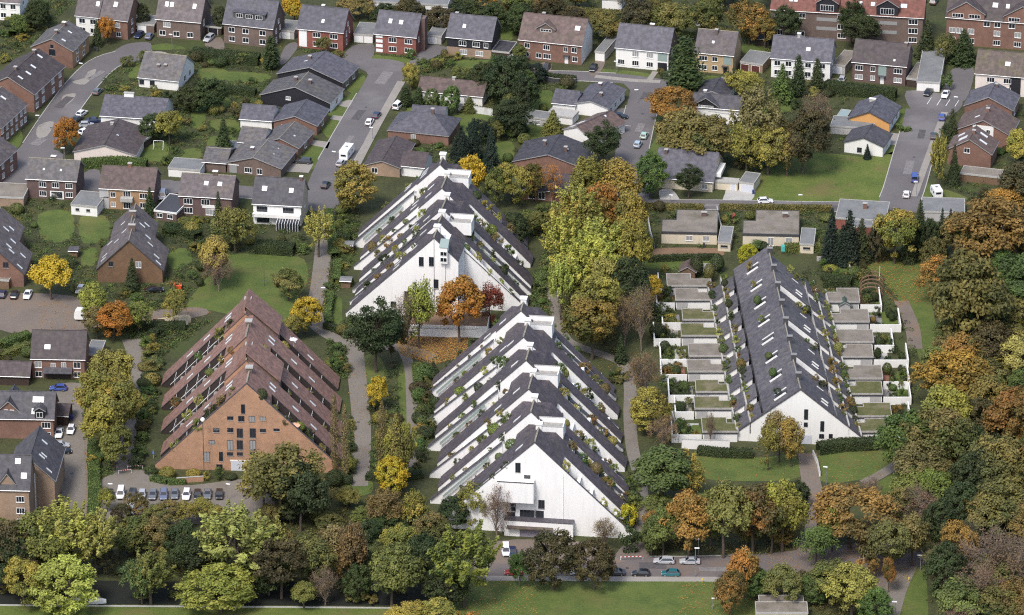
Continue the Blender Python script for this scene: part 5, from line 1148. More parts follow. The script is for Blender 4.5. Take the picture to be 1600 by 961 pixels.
for x, y, a, L, W_, m_ in ((560, 180, 75, 7, 2.2, 0), (600, 122, 75, 9, 3, 1), (540, 226, 75, 12, 1.5, 1), (100, 160, 70, 8, 2.4, 0), (60, 222, 66, 5, 3, 1), (150, 118, 60, 7, 1.8, 1), (1000, 200, 78, 6, 2, 1), (1010, 150, 78, 5, 2.6, 0), (1420, 262, 80, 9, 2.2, 1), (1440, 210, 80, 6, 1.8, 0), (900, 890, 0, 9, 2, 1), (1020, 884, 0, 6, 3, 0), (1120, 890, 0, 8, 2, 1), (1300, 324, 0, 9, 1.8, 0), (1100, 321, 0, 12, 1.4, 1), (330, 296, -3, 7, 2, 1), (420, 304, -4, 6, 1.6, 0)):
    pb_ = MB(); pb_.poly([(-L / 2, -W_ / 2, 0), (L / 2, -W_ / 2, 0), (L / 2, W_ / 2, 0), (-L / 2, W_ / 2, 0)])
    q_ = G(x, y); structure('road_patch', pb_.mesh('road_patch', [plain('dark_asphalt_patch', (.085, .078, .08), .85, var=.3), plain('pale_asphalt_patch', (.185, .172, .168), .85, var=.25)][m_], fix=False), None, T(q_.x, q_.y, .088) @ Rz(R(a)))
for x, y, a in ((1467, 160, 72), (1481, 161, 72), (1495, 162, 72), (1452, 158, 72), (972, 196, -14), (966, 201, -14)):
    pb_ = MB(); pb_.poly([(-2.4, -.07, 0), (2.4, -.07, 0), (2.4, .07, 0), (-2.4, .07, 0)]); q_ = G(x, y)
    structure('bay_marking', pb_.mesh('bay_marking', TRIM, fix=False), None, T(q_.x, q_.y, .092) @ Rz(R(a)))
for x, y in ((572, 168), (548, 232), (80, 200), (140, 122), (1004, 178), (1428, 246), (980, 888), (1180, 886), (350, 298), (1200, 322), (210, 772), (560, 660), (112, 740)):
    pb_ = MB(); pb_.poly([(math.cos(k * .5236) * .38, math.sin(k * .5236) * .38, 0) for k in range(12)]); q_ = G(x, y)
    structure('manhole_cover', pb_.mesh('manhole_cover', DTRIM, fix=False), None, T(q_.x, q_.y, .096))
lo_ = link('fallen_leaves', lv.mesh('fallen_leaves', [plain('yellow_leaf', (.42, .26, .04)), plain('rust_leaf', (.34, .125, .028)), plain('tan_leaf', (.30, .19, .08))], fix=False)); lo_['kind'] = 'stuff'
# ------------------------------------------------------------------ foliage
def leafmat():
    m, nt, b = newmat('autumn_foliage')
    oi = N(nt, 'ShaderNodeObjectInfo')
    at = N(nt, 'ShaderNodeAttribute', attribute_type='OBJECT', attribute_name='tint_b')
    va = N(nt, 'ShaderNodeAttribute', attribute_type='GEOMETRY', attribute_name='mixv')
    vb = N(nt, 'ShaderNodeAttribute', attribute_type='GEOMETRY', attribute_name='leafv')
    c = mixc(nt, va.outputs['Fac'], oi.outputs['Color'], at.outputs['Color'])
    k = ramp(nt, vb.outputs['Fac'], [(0.0, (0.62,) * 3), (1.0, (1.38,) * 3)])
    c = mixc(nt, 1.0, c, k, 'MULTIPLY')
    nt.links.new(c, b.inputs['Base Color']); b.inputs['Roughness'].default_value = 0.65; b.inputs['Specular IOR Level'].default_value = 0.25
    tr = N(nt, 'ShaderNodeBsdfTranslucent'); nt.links.new(c, tr.inputs['Color'])
    ms = N(nt, 'ShaderNodeMixShader'); ms.inputs[0].default_value = 0.16
    nt.links.new(b.outputs[0], ms.inputs[1]); nt.links.new(tr.outputs[0], ms.inputs[2])
    nt.links.new(ms.outputs[0], nt.nodes['Material Output'].inputs['Surface']); return m
LEAF = leafmat()
BARK = plain('grey_brown_bark', (0.085, 0.065, 0.05), 0.9, var=0.35, scale=2)
PALEBARK = plain('pale_birch_bark', (0.22, 0.17, 0.135), 0.9, var=0.35, scale=2)

def quads_mesh(name, C, Nn, S, A, mixv, leafv, mat=None):
    """leaf quads: centres C, normals Nn, half size S, aspect A"""
    n = len(C)
    Nn = Nn / (np.linalg.norm(Nn, axis=1, keepdims=True) + 1e-9)
    r = rng.normal(size=(n, 3)); U = np.cross(Nn, r); U /= (np.linalg.norm(U, axis=1, keepdims=True) + 1e-9); V = np.cross(Nn, U)
    U = U * (S * A)[:, None]; V = V * S[:, None]
    vv = np.empty((n, 4, 3)); vv[:, 0] = C - U; vv[:, 1] = C - V * .8; vv[:, 2] = C + U; vv[:, 3] = C + V * .8
    return raw_mesh(name, vv, mixv, leafv, mat)

def raw_mesh(name, vv, mixv, leafv, mat=None):
    n = len(vv)
    me = bpy.data.meshes.new(name)
    me.vertices.add(n * 4); me.vertices.foreach_set('co', vv.reshape(-1).astype(np.float32))
    me.loops.add(n * 4); me.loops.foreach_set('vertex_index', np.arange(n * 4, dtype=np.int32))
    me.polygons.add(n); me.polygons.foreach_set('loop_start', np.arange(0, n * 4, 4, dtype=np.int32))
    me.materials.append(mat or LEAF)
    for nm, v in (('mixv', mixv), ('leafv', leafv)):
        a = me.attributes.new(nm, 'FLOAT', 'FACE'); a.data.foreach_set('value', np.clip(v, 0, 1).astype(np.float32))
    me.update(); me.validate(); return me

def lobes(k):
    d = rng.normal(size=(k, 3)); d /= np.linalg.norm(d, axis=1, keepdims=True); return d, rng.uniform(-.28, .22, k)

def crown_points(hc, rx, z0, nclump, top=1.0, hollow=.5, flat_bottom=.25, lob=9):
    """clump centres in an uneven ellipsoid; unit: metres"""
    ld, la = lobes(lob); out = []
    while len(out) < nclump:
        d = rng.normal(size=3); d /= np.linalg.norm(d)
        if d[2] < -flat_bottom and rng.random() < .8: continue
        k = 1 + sum(a * max(0, d @ l) ** 3 for l, a in zip(ld, la))
        r = (hollow + (1 - hollow) * rng.random() ** .5) * k
        out.append((d[0] * rx * r, d[1] * rx * r, z0 + hc / 2 + d[2] * hc / 2 * r * top))
    return np.array(out)

def leaf_clumps(cl, cr, per, size, ctr, jit=.5, flat=.75):
    n = len(cl); tot = n * per
    base = np.repeat(cl, per, 0); rr = np.repeat(cr, per)
    d = rng.normal(size=(tot, 3)); d /= np.linalg.norm(d, axis=1, keepdims=True)
    rad = rr * rng.random(tot) ** .45
    P = base + d * rad[:, None] * np.array([1, 1, flat])
    out = base - ctr; out /= (np.linalg.norm(out, axis=1, keepdims=True) + 1e-6)
    Nn = d * .7 + out * .35 + np.array([0, 0, .45]) + rng.normal(size=(tot, 3)) * jit
    S = size * rng.uniform(.65, 1.3, tot); A = rng.uniform(1.1, 1.7, tot)
    wd_ = rng.normal(size=3); wd_ /= np.linalg.norm(wd_); wd2 = rng.normal(size=3); wd2 /= np.linalg.norm(wd2)
    cm = np.clip(.5 + .35 * np.sin(2.6 * (out[::per] @ wd_) + rng.uniform(0, 6)) + .22 * np.sin(5 * (out[::per] @ wd2)) + rng.normal(size=n) * .22, 0, 1)
    mixv = np.repeat(cm, per) + rng.normal(size=tot) * .12
    leafv = np.repeat(rng.uniform(.2, .8, n), per) * .5 + rng.random(tot) * .5
    return P, Nn, S, A, mixv, leafv

def limbs(H_, z0, pts, r0, bark, nb=9, lean=.3):
    b = MB(); top = np.array([rng.uniform(-.3, .3), rng.uniform(-.3, .3), z0 + (H_ - z0) * .55])
    segs = 4; prev = np.array([0., 0., 0.]); pr = r0
    chain = [prev]
    for i in range(1, segs + 1):
        q = top * (i / segs); q[:2] += rng.uniform(-.15, .15, 2) * (i < segs); r = r0 * (1 - .62 * i / segs)
        b.tube(prev, q, pr, r, 7); prev, pr = q, r; chain.append(q)
    idx = rng.choice(len(pts), min(nb, len(pts)), replace=False)
    for j in idx:
        p = pts[j]; s = chain[rng.integers(2, segs + 1)]
        m = s * .5 + p * .5 + np.array([0, 0, rng.uniform(.1, .8)])
        b.tube(s, m, r0 * .30, r0 * .2, 5); b.tube(m, p, r0 * .2, r0 * .06, 4)
    return b.mesh('trunk', bark)

PROTO = {}
def make_proto(key, kind):
    if kind == 'round':
        H_, rx = 14., 6.0; hc = 11.2; cl = crown_points(hc, rx, 2.6, 120, lob=14)
        q = leaf_clumps(cl, rng.uniform(.9, 1.6, len(cl)), 88, .21, np.array([0, 0, 6.]))
        return H_, rx * 2, quads_mesh('crown', *q), limbs(H_, 2.6, cl, .38, BARK)
    if kind == 'dense':
        H_, rx = 14., 6.0; hc = 12.6; cl = crown_points(hc, rx * .97, 1.2, 165, hollow=.62, flat_bottom=.7, lob=7)
        q = leaf_clumps(cl, rng.uniform(.8, 1.35, len(cl)), 70, .20, np.array([0, 0, 6.]))
        return H_, rx * 2, quads_mesh('crown', *q), limbs(H_, 1.4, cl, .36, BARK)
    if kind == 'loose':
        H_, rx = 14., 5.6; hc = 11.5; cl = crown_points(hc, rx * 1.02, 2.4, 105, hollow=.3, lob=20)
        q = leaf_clumps(cl, rng.uniform(.7, 1.5, len(cl)), 58, .20, np.array([0, 0, 5.]), flat=1.1)
        return H_, rx * 2, quads_mesh('crown', *q), limbs(H_, 2.4, cl, .32, BARK, 16)
    if kind == 'tall':
        H_, rx = 15., 4.2; hc = 13.2; cl = crown_points(hc, rx, 1.6, 110, hollow=.35, lob=12)
        q = leaf_clumps(cl, rng.uniform(.8, 1.3, len(cl)), 78, .20, np.array([0, 0, 7.]), flat=1.2)
        return H_, rx * 2, quads_mesh('crown', *q), limbs(H_, 1.6, cl, .3, BARK)
    if kind == 'feather':   # plumes of foliage thrusting up and out: robinia and gleditsia habit
        H_, rx = 15., 6.6; cl = crown_points(10.5, rx * .8, 3.2, 85, hollow=.55, lob=16, flat_bottom=.35)
        pts = []; ctr = np.array([0, 0, 5.])
        cols_ = []
        for c in cl:
            d = c - ctr; d /= np.linalg.norm(d); d[2] += .35; L = rng.uniform(1.5, 3.4); n = int(95)
            t = rng.random(n); w = (1 - t) * .75 + .25
            P = c + d * (t * L - .8)[:, None] + rng.normal(size=(n, 3)) * (w * .42)[:, None]
            P[:, 2] -= (t ** 2) * .5
            pts.append(P); m = rng.beta(1.5, 1.5); cols_.append(np.column_stack([m + rng.normal(size=n) * .12, rng.uniform(.2, .8) * .5 + rng.random(n) * .5]))
        P = np.vstack(pts); c2 = np.vstack(cols_); n = len(P)
        Nn = (P - ctr) * .1 + rng.normal(size=(n, 3)) * .6 + np.array([0, 0, .6])
        return H_, rx * 2, quads_mesh('crown', P, Nn, .20 * rng.uniform(.65, 1.3, n), rng.uniform(1.2, 2.0, n), c2[:, 0], c2[:, 1]), limbs(H_, 3, cl, .4, BARK, 12)
    if kind == 'willow':
        H_, rx = 13., 5.6; vv = []; mv = []; lv_ = []
        tops = crown_points(9.6, rx * .8, 3.0, 210, hollow=.35, flat_bottom=.3, lob=22)
        P = []; 
        for c in tops:
            L = rng.uniform(1.0, 3.6); n = int(L * 11); t = rng.random(n) * L; m = rng.beta(1.5, 1.5); l = rng.uniform(.2, .8)
            out = c[:2] / (np.linalg.norm(c[:2]) + .5)
            x = np.column_stack([c[0] + out[0] * .12 * t + rng.normal(size=n) * .25, c[1] + out[1] * .12 * t + rng.normal(size=n) * .25, np.maximum(c[2] - t + rng.normal(size=n) * .15, .4)])
            P.append(x); mv.append(m + rng.normal(size=n) * .12); lv_.append(l * .5 + rng.random(n) * .5)
        P = np.vstack(P); n = len(P)
        Nn = np.column_stack([P[:, 0], P[:, 1], np.full(n, 1.2)]) * .2 + rng.normal(size=(n, 3)) * .6
        U = np.column_stack([rng.normal(size=n) * .15, rng.normal(size=n) * .15, np.ones(n)]); U *= (.34 * rng.uniform(.7, 1.3, n))[:, None]
        V = np.cross(U, Nn); V /= (np.linalg.norm(V, axis=1, keepdims=True) + 1e-9); V *= .13
        q = np.empty((n, 4, 3)); q[:, 0] = P - U; q[:, 1] = P - V; q[:, 2] = P + U; q[:, 3] = P + V
        return H_, rx * 2, raw_mesh('crown', q, np.hstack(mv), np.hstack(lv_)), limbs(H_, 3, tops, .34, BARK)
    if kind == 'bare':     # mostly twigs with a few leaves left
        H_, rx = 12., 4.6; cl = crown_points(10., rx, 2.2, 95, hollow=.25, lob=12)
        q = leaf_clumps(cl, rng.uniform(.7, 1.2, len(cl)), 30, .115, np.array([0, 0, 5.]), flat=1.2)
        b = MB(); r0 = .22
        chain = [np.array([rng.uniform(-.2, .2) * i, rng.uniform(-.2, .2) * i, i * 2.1]) for i in range(5)]
        for i in range(4): b.tube(chain[i], chain[i + 1], r0 * (1 - .2 * i), r0 * (.8 - .2 * i), 6)
        for p in cl:
            s = chain[rng.integers(1, 5)]; s = s * rng.uniform(.75, 1); m = s * .55 + p * .45 + np.array([0, 0, .5])
            b.tube(s, m, .075, .045, 4, cap=False); b.tube(m, p, .045, .02, 4, cap=False)
            for k in range(4):
                e = p + rng.normal(size=3) * .9 + np.array([0, 0, .4]); b.tube(m * .3 + p * .7, e, .024, .01, 3, cap=False)
        return H_, rx * 2, quads_mesh('crown', *q), b.mesh('trunk', PALEBARK)
    if kind == 'poplar':
        H_, rx = 16., 1.7; n = 2100; t = rng.random(n); z = 1.2 + t * 14.6; r = rx * np.sqrt(np.clip(np.sin(np.clip(t, .03, 1) ** .7 * math.pi), 0.02, 1)) * rng.random(n) ** .5
        a = rng.random(n) * 6.283; P = np.column_stack([r * np.cos(a), r * np.sin(a), z])
        Nn = np.column_stack([np.cos(a), np.sin(a), np.full(n, .5)]) + rng.normal(size=(n, 3)) * .5
        b = MB(); b.tube((0, 0, 0), (0, 0, 15), .2, .03, 6)
        for k in range(46):
            zz = rng.uniform(1, 13); a_ = rng.uniform(0, 6.28); b.tube((0, 0, zz), (math.cos(a_) * rx * .8, math.sin(a_) * rx * .8, zz + rng.uniform(2, 3.2)), .05, .015, 3, cap=False)
        return H_, rx * 2, quads_mesh('crown', P, Nn, .13 * rng.uniform(.7, 1.3, n), rng.uniform(1.1, 1.7, n), rng.random(n), rng.random(n)), b.mesh('trunk', PALEBARK)
    if kind in ('conifer', 'cypress'):
        H_ = 14.; rx = 3.4 if kind == 'conifer' else 2.2; P = []; Nn = []; mv = []; lv_ = []
        nw = 34
        for w in range(nw):
            f = w / nw; z = .5 + f * (H_ - .8); R_ = rx * (1 - f) ** (.82 if kind == 'conifer' else .5) + .12
            if kind == 'cypress': R_ *= min(1, .55 + f * 3)
            nb = max(5, int(15 * (1 - f) + 4))
            for k in range(nb):
                a = k / nb * 6.283 + rng.uniform(-.3, .3) + w * .7; Lb = R_ * rng.uniform(.72, 1.12)
                m = rng.random(); l = rng.uniform(.2, .8); n = max(5, int(Lb * 9))
                t = rng.random(n) ** .6 * Lb
                wob = .16 + .12 * (1 - f)
                x = np.column_stack([t * math.cos(a), t * math.sin(a), z - t * (.30 if kind == 'conifer' else -.35) + (t / max(Lb, .1)) ** 2 * .3]) + rng.normal(size=(n, 3)) * wob
                P.append(x); Nn.append(np.column_stack([np.full(n, math.cos(a)) * .6, np.full(n, math.sin(a)) * .6, np.full(n, .9)]) + rng.normal(size=(n, 3)) * .4)
                mv.append(np.full(n, m)); lv_.append(l * .6 + rng.random(n) * .4)
        P = np.vstack(P); Nn = np.vstack(Nn); n = len(P)
        return H_, rx * 2, quads_mesh('crown', P, Nn, .17 * rng.uniform(.7, 1.3, n), rng.uniform(1.3, 2.2, n), np.hstack(mv), np.hstack(lv_)), MB().tube((0, 0, 0), (0, 0, H_ * .9), .22, .03, 6).mesh('trunk', BARK)
    if kind == 'pine':
        H_, rx = 14., 6.0; cl = crown_points(11., rx, 2.8, 95, hollow=.4, flat_bottom=.45, lob=16)
        q = leaf_clumps(cl, rng.uniform(1.0, 1.9, len(cl)), 150, .16, np.array([0, 0, 6.]), jit=.7, flat=.5)
        return H_, rx * 2, quads_mesh('crown', *q), limbs(H_, 2.8, cl, .34, BARK, 16)
    if kind == 'bush':
        H_, rx = 3., 1.75; cl = crown_points(2.7, rx * .85, .15, 26, hollow=.5, flat_bottom=.9, lob=8)
        q = leaf_clumps(cl, rng.uniform(.35, .65, len(cl)), 46, .105, np.array([0, 0, 1.]))
        return H_, rx * 2, quads_mesh('foliage', *q), None
    if kind == 'topiary':
        H_, rx = 3., 1.5; n = 1700; d = rng.normal(size=(n, 3)); d /= np.linalg.norm(d, axis=1, keepdims=True)
        d[:, 2] = np.maximum(d[:, 2], -.8); P = d * np.array([rx, rx, 1.5]) * rng.uniform(.86, 1.0, n)[:, None] + np.array([0, 0, 1.5])
        return H_, rx * 2, quads_mesh('foliage', P, d + rng.normal(size=(n, 3)) * .3, .10 * rng.uniform(.7, 1.3, n), rng.uniform(1.1, 1.6, n), rng.random(n), rng.random(n)), None
for kind, nvar in (('round', 8), ('dense', 4), ('loose', 5), ('tall', 3), ('feather', 4), ('bare', 3), ('poplar', 2), ('conifer', 3), ('cypress', 2), ('pine', 2), ('bush', 4), ('topiary', 1)):
    PROTO[kind] = [make_proto(f'{kind}{k}', kind) for k in range(nvar)]

# colours: two leaf colours per plant kind, and the words for them
TINT = {'yg': ((.410, .390, .095), (.195, .205, .055), 'yellow green'), 'lime': ((.430, .405, .078), (.220, .235, .050), 'bright yellow green'),
        'ol': ((.185, .195, .052), (.090, .108, .032), 'olive green'), 'dg': ((.064, .084, .030), (.036, .052, .021), 'dark green'),
        'mg': ((.125, .172, .046), (.062, .098, .030), 'mid green'), 'br': ((.290, .165, .045), (.100, .094, .030), 'brown orange'),
        'bo': ((.215, .180, .056), (.092, .098, .032), 'brownish olive'), 'ob': ((.370, .200, .045), (.170, .125, .035), 'orange brown'), 'or': ((.470, .195, .034), (.330, .165, .036), 'orange'),
        'gold': ((.540, .370, .035), (.360, .270, .035), 'golden yellow'), 'go': ((.340, .285, .060), (.155, .152, .040), 'gold olive'),
        'tan': ((.230, .175, .070), (.150, .120, .045), 'yellowish tan'), 'bare': ((.180, .115, .070), (.140, .100, .055), 'pinkish brown'),
        'gy': ((.260, .300, .050), (.075, .110, .034), 'fresh green'), 'dk': ((.105, .088, .036), (.056, .054, .025), 'blackish green'), 'bl': ((.026, .040, .026), (.018, .030, .020), 'bluish dark green'),
        'rd': ((.200, .050, .030), (.120, .045, .025), 'dark red'), 'ye': ((.52, .42, .03), (.36, .33, .03), 'vivid yellow')}
PLANTS = []   # (object, px, py, base phrase, category)
SPEC = {'round': 'broadleaf tree', 'dense': 'dense broadleaf tree', 'loose': 'loose-crowned tree', 'tall': 'tall oval tree', 'feather': 'plumed tree', 'willow': 'drooping tree', 'bare': 'half-bare tree', 'poplar': 'slim poplar', 'conifer': 'conifer', 'cypress': 'column conifer', 'pine': 'pine', 'bush': 'shrub', 'topiary': 'clipped shrub'}
NAME = {'conifer': 'conifer_tree', 'cypress': 'cypress_tree', 'pine': 'pine_tree', 'poplar': 'poplar_tree', 'willow': 'willow_tree', 'bare': 'bare_tree', 'bush': 'shrub', 'topiary': 'clipped_shrub'}
def plant(kind, tint, p, h, w, label=None, group=None, nm=None):
    """p: world point on the ground; h height and w crown width in metres"""
    qx, qy = PX((p[0], p[1], (p[2] if len(p) > 2 else 0) + h * .6)); qr = w * SC(qy) / 2; qh = h * SC(qy) * .5
    if qx + qr < 6 or qx - qr > 1594 or qy - qh > 955 or qy + qh < 6: return None
    var = random.randrange(len(PROTO[kind])); H_, W_, crown, trunk = PROTO[kind][var]
    as_ = random.uniform(.88, 1.14) if trunk is not None else 1.0
    s = Matrix.Diagonal((w / W_ * as_, w / W_ / as_, h / H_, 1))
    M = T(p[0], p[1], p[2] if len(p) > 2 else 0) @ Rz(random.uniform(0, 6.28)) @ s
    a, b, word = TINT[tint]
    j = lambda c: tuple(max(.004, x * random.uniform(.88, 1.12)) for x in c)
    if trunk is None:
        o = link(nm or NAME.get(kind, 'shrub'), crown, M); c = o
    else:
        o = link(NAME.get(kind, 'broadleaf_tree'), None, M); o.empty_display_size = .5
        link('trunk', trunk, None, o); c = link('crown', crown, None, o)
    jj = random.uniform(.88, 1.12)
    c.color = (*[x * jj for x in j(a)], 1); c['tint_b'] = [x * jj for x in j(b)]
    o['category'] = 'shrub' if trunk is None else 'tree'
    o['group'] = group or ('garden shrubs' if trunk is None else {'conifer': 'conifers', 'cypress': 'conifers', 'pine': 'conifers'}.get(kind, 'autumn trees'))
    if label: o['label'] = label
    else:
        x, y = PX((p[0], p[1], (p[2] if len(p) > 2 else 0) + h * .4))
        sz = 'small ' if (trunk is not None and h < 7.5) else ('large ' if (trunk is not None and h > 15) else '')
        PLANTS.append((o, x, y, f'{sz}{word} {SPEC[kind]}'))
    return o

def tree(cx, top, wpx, base, kind, tint):
    s = SC(base); w = wpx / s
    # visible height = h*cos - crown foreshortening; base is where the trunk meets the ground
    h = max((base - top) / (s * .93) - w * .02, w * .45)
    return plant(kind, tint, G(cx, base), h, w)

TREES = '''15 810 80 918 dense dk;62 800 90 912 round ol;105 776 120 905 feather yg;150 790 100 900 feather yg;108 870 108 957 dense lime;38 868 62 946 round go;236 853 86 944 feather ol;222 870 60 944 loose mg;345 882 108 956 dense lime
372 786 150 915 feather yg;420 800 80 905 feather yg;210 806 70 865 round bo;252 804 60 868 round bo;290 812 60 880 dense dg;305 830 70 905 loose dg;440 835 80 935 round dk;438 684 118 815 loose bo;470 720 80 830 round dg
412 700 70 790 loose go;525 815 56 905 tall tan;552 812 50 915 tall tan;490 830 70 925 round bo;612 846 86 948 round ol;575 808 48 870 dense dg;622 816 58 885 round go;660 830 60 920 round dg;725 812 128 948 feather gy;700 880 70 950 dense dg
640 940 70 990 dense lime;685 936 70 985 dense lime;728 952 50 985 bush or;508 884 44 946 bare bare;475 905 50 950 round ol;600 758 64 835 loose tan;650 763 54 835 loose go;738 752 62 822 loose go;712 775 50 825 dense dg
776 756 42 842 bare bare;864 824 74 922 dense dk;928 838 66 922 dense dk;812 858 36 918 round mg;945 806 44 858 bare tan;982 784 28 828 bush ye;985 815 40 860 bush dg;1036 690 112 792 round mg;1070 705 60 790 loose go;1036 788 56 868 round ol
1018 805 40 868 dense ol;1076 766 72 872 round br;1130 742 82 872 round bo;1176 748 86 864 round br;1222 740 76 862 round go;1328 752 112 858 round br;1275 811 62 884 loose mg;1392 813 78 898 round ol;1425 795 70 885 round bo
1388 866 28 926 round br;1225 876 62 946 round ol;1296 868 70 946 round ol;1330 880 80 965 round go;1162 848 62 935 round ob;1142 888 54 965 round br;1178 884 48 936 dense mg;1274 892 48 946 dense mg;1365 915 50 975 dense mg
1495 812 56 905 round ob;1478 845 70 935 dense dg;1500 905 90 985 round ol;1545 825 100 925 bare bare;1590 840 90 930 bare bare;1530 885 80 970 bare bare;1570 910 90 985 round bo;1600 900 80 985 round br;1435 758 70 832 bare bare;1462 735 66 812 round ol
1420 725 60 790 round ol;1565 742 104 838 round bo;1525 700 90 800 dense dg;1512 388 138 555 round bo;1560 308 125 430 round br;1590 395 100 520 round mg;1500 516 96 600 round br;1486 545 100 645 round ob;1476 500 44 545 round mg;1478 600 104 705 round go
1418 638 92 745 round mg;1462 634 104 755 round bo;1540 580 80 670 round bo;1592 525 76 600 round yg;1590 606 100 705 round br;1556 676 100 790 round bo;1590 690 90 790 round br;1510 655 70 740 dense dg;1535 450 90 560 dense dg;1580 470 90 560 round bo
1545 500 80 590 dense dk;1600 255 76 330 round dk;1590 200 50 262 round lime;1590 330 70 400 round br;1530 620 70 700 dense dk;1600 780 80 860 round bo;1500 750 70 840 dense dg;1470 780 60 850 dense dg;1540 770 80 850 round bo;1440 690 80 780 round bo
918 241 58 335 tall go;968 246 56 335 tall go;902 284 96 400 feather yg;946 280 70 390 round ob;985 292 64 405 round go;884 326 84 440 feather lime;938 330 96 450 feather yg;988 345 66 450 round go;905 376 108 484 feather lime;876 400 50 500 feather yg;948 398 66 500 round yg;900 300 70 405 round go;930 362 70 470 round lime
985 400 66 505 dense dg;930 428 80 530 round go;1022 428 32 475 round gold;1002 440 44 548 bare tan;976 455 40 540 bare tan;925 466 88 562 round br;970 520 24 566 conifer dg;1006 543 58 640 bare tan;1012 604 64 678 dense go;1036 650 46 700 bare tan
588 470 98 582 pine dg;612 482 50 574 pine dk;655 430 58 545 loose gy;638 448 44 548 bare bare;718 426 72 535 round or;766 440 48 510 loose rd;590 586 36 642 round gold;524 610 18 742 poplar tan;540 625 16 750 poplar tan;598 620 22 760 poplar tan;620 640 26 770 poplar go
632 655 40 765 round go;616 660 46 758 round go;612 710 54 776 dense gold;180 542 70 632 round go;158 575 76 672 round go;196 590 60 680 round go;166 612 88 712 round go;180 665 56 735 round ol;552 252 70 332 dense go;498 324 56 402 feather yg
80 396 68 468 round gold;102 182 42 242 round or;336 364 60 445 round go;342 398 48 455 bare bare;368 312 66 395 loose ol;342 296 24 362 conifer dg;235 290 26 338 conifer dg;207 400 26 450 conifer dg;142 440 48 505 round go;178 472 58 532 round or
152 478 40 530 round bo;216 465 44 520 loose go;272 450 40 510 loose go;476 462 50 522 round gold;464 485 40 530 round go;450 420 50 470 round bo;1298 322 38 408 conifer bl;1326 324 46 410 conifer bl;1436 308 36 400 conifer dg;1470 322 22 400 conifer bl
1484 324 18 375 conifer bl;1398 324 66 412 round go;1345 338 40 408 conifer dg;1316 348 40 412 conifer bl;1420 336 34 408 conifer dg;1452 340 40 405 dense dg;1500 335 60 405 round bo;1370 350 30 410 dense dk;1363 356 20 408 cypress bl;1069 54 54 150 cypress dg;1247 84 24 152 cypress dg;1222 97 44 158 conifer mg;1276 90 22 145 cypress dg;1162 110 54 160 round go;1044 139 72 198 round ob;1078 166 106 255 round bo;1105 180 80 262 round bo
1188 138 74 262 loose tan;1166 190 66 272 loose go;1200 200 60 274 round go;1210 180 60 262 round bo;1255 172 78 272 round dk;1230 200 60 275 loose bo;1276 148 48 225 bare bare;1355 224 14 248 conifer bl;1466 207 36 295 feather yg;1490 222 22 290 conifer dg;1487 168 24 222 conifer dg
1228 6 52 72 pine dg;1345 18 62 78 pine dg;1330 -2 44 68 pine dg;1447 28 36 90 conifer dg;1505 44 50 98 conifer dg;1478 50 36 100 loose ol;152 30 20 72 conifer dg;166 26 30 68 round or;424 54 30 108 cypress dg;460 -6 40 40 round gold
740 182 36 250 conifer bl;724 205 34 260 conifer bl;768 195 34 268 conifer bl;800 148 58 215 pine dg;792 86 66 165 dense dg;760 95 50 150 dense dg;820 120 50 180 dense dg;634 134 22 166 cypress dg;655 135 18 165 cypress dg;676 138 24 172 dense mg;706 132 32 178 dense mg
642 98 26 142 round go;942 192 64 262 pine dg;1016 237 54 308 dense mg;1076 258 42 310 pine dg;740 240 50 312 round gold;800 254 56 318 round go;832 254 40 316 round br;862 258 34 318 bare or;775 262 40 325 round ol;350 180 36 245 conifer dg;300 130 50 175 dense dg
265 170 44 226 round go;240 175 40 220 dense dg;330 120 50 175 dense dg;1035 470 36 500 bush dg;505 55 24 85 loose bo;1480 110 22 140 bush mg;1130 40 50 95 round br;1170 0 60 70 round br;1195 20 40 75 round br;900 10 50 62 dense dk;860 -5 50 40 dense dk
1000 -5 60 62 round dk;1050 5 60 68 round bo;1100 -5 60 60 loose ol;770 5 50 48 dense dg;730 -5 60 40 dense dg;640 -5 50 40 round dk;600 5 40 44 dense dg;560 -5 50 30 round bo;690 10 50 50 dense dk;810 5 50 55 dense dg;950 20 50 70 round bo;875 30 40 66 loose bo
345 10 30 50 dense dg;220 5 30 45 dense dg;60 0 40 46 dense dg;30 20 30 60 round ol;470 720 60 800 dense dg;1110 760 50 860 round ol;1205 760 60 865 round bo;1300 780 50 862 round go;20 835 70 925 dense dg;420 855 70 930 dense dg;560 880 50 940 dense dg
800 330 44 380 dense dg;845 330 40 372 round bo;1218 632 58 722 loose tan;1200 655 40 735 loose go;1236 652 36 730 tall go;1110 645 16 700 bare bare;1168 380 30 418 dense ye;1088 398 22 432 topiary dg;1120 395 24 425 topiary dg;1108 410 18 440 topiary bo;1400 760 50 830 round bo;1360 745 40 790 bare bare;1352 850 44 905 bush br;168 758 26 800 loose go;214 770 40 815 loose bo;258 782 50 822 round bo;290 782 46 824 loose go;318 774 40 812 loose go;336 786 40 820 round go;238 790 44 826 round bo;190 785 34 822 dense dk'''
for row in TREES.replace('\n', ';').split(';'):
    f = row.split(); 
    if len(f) < 6: continue
    tree(*[float(x) for x in f[:4]], f[4], f[5])

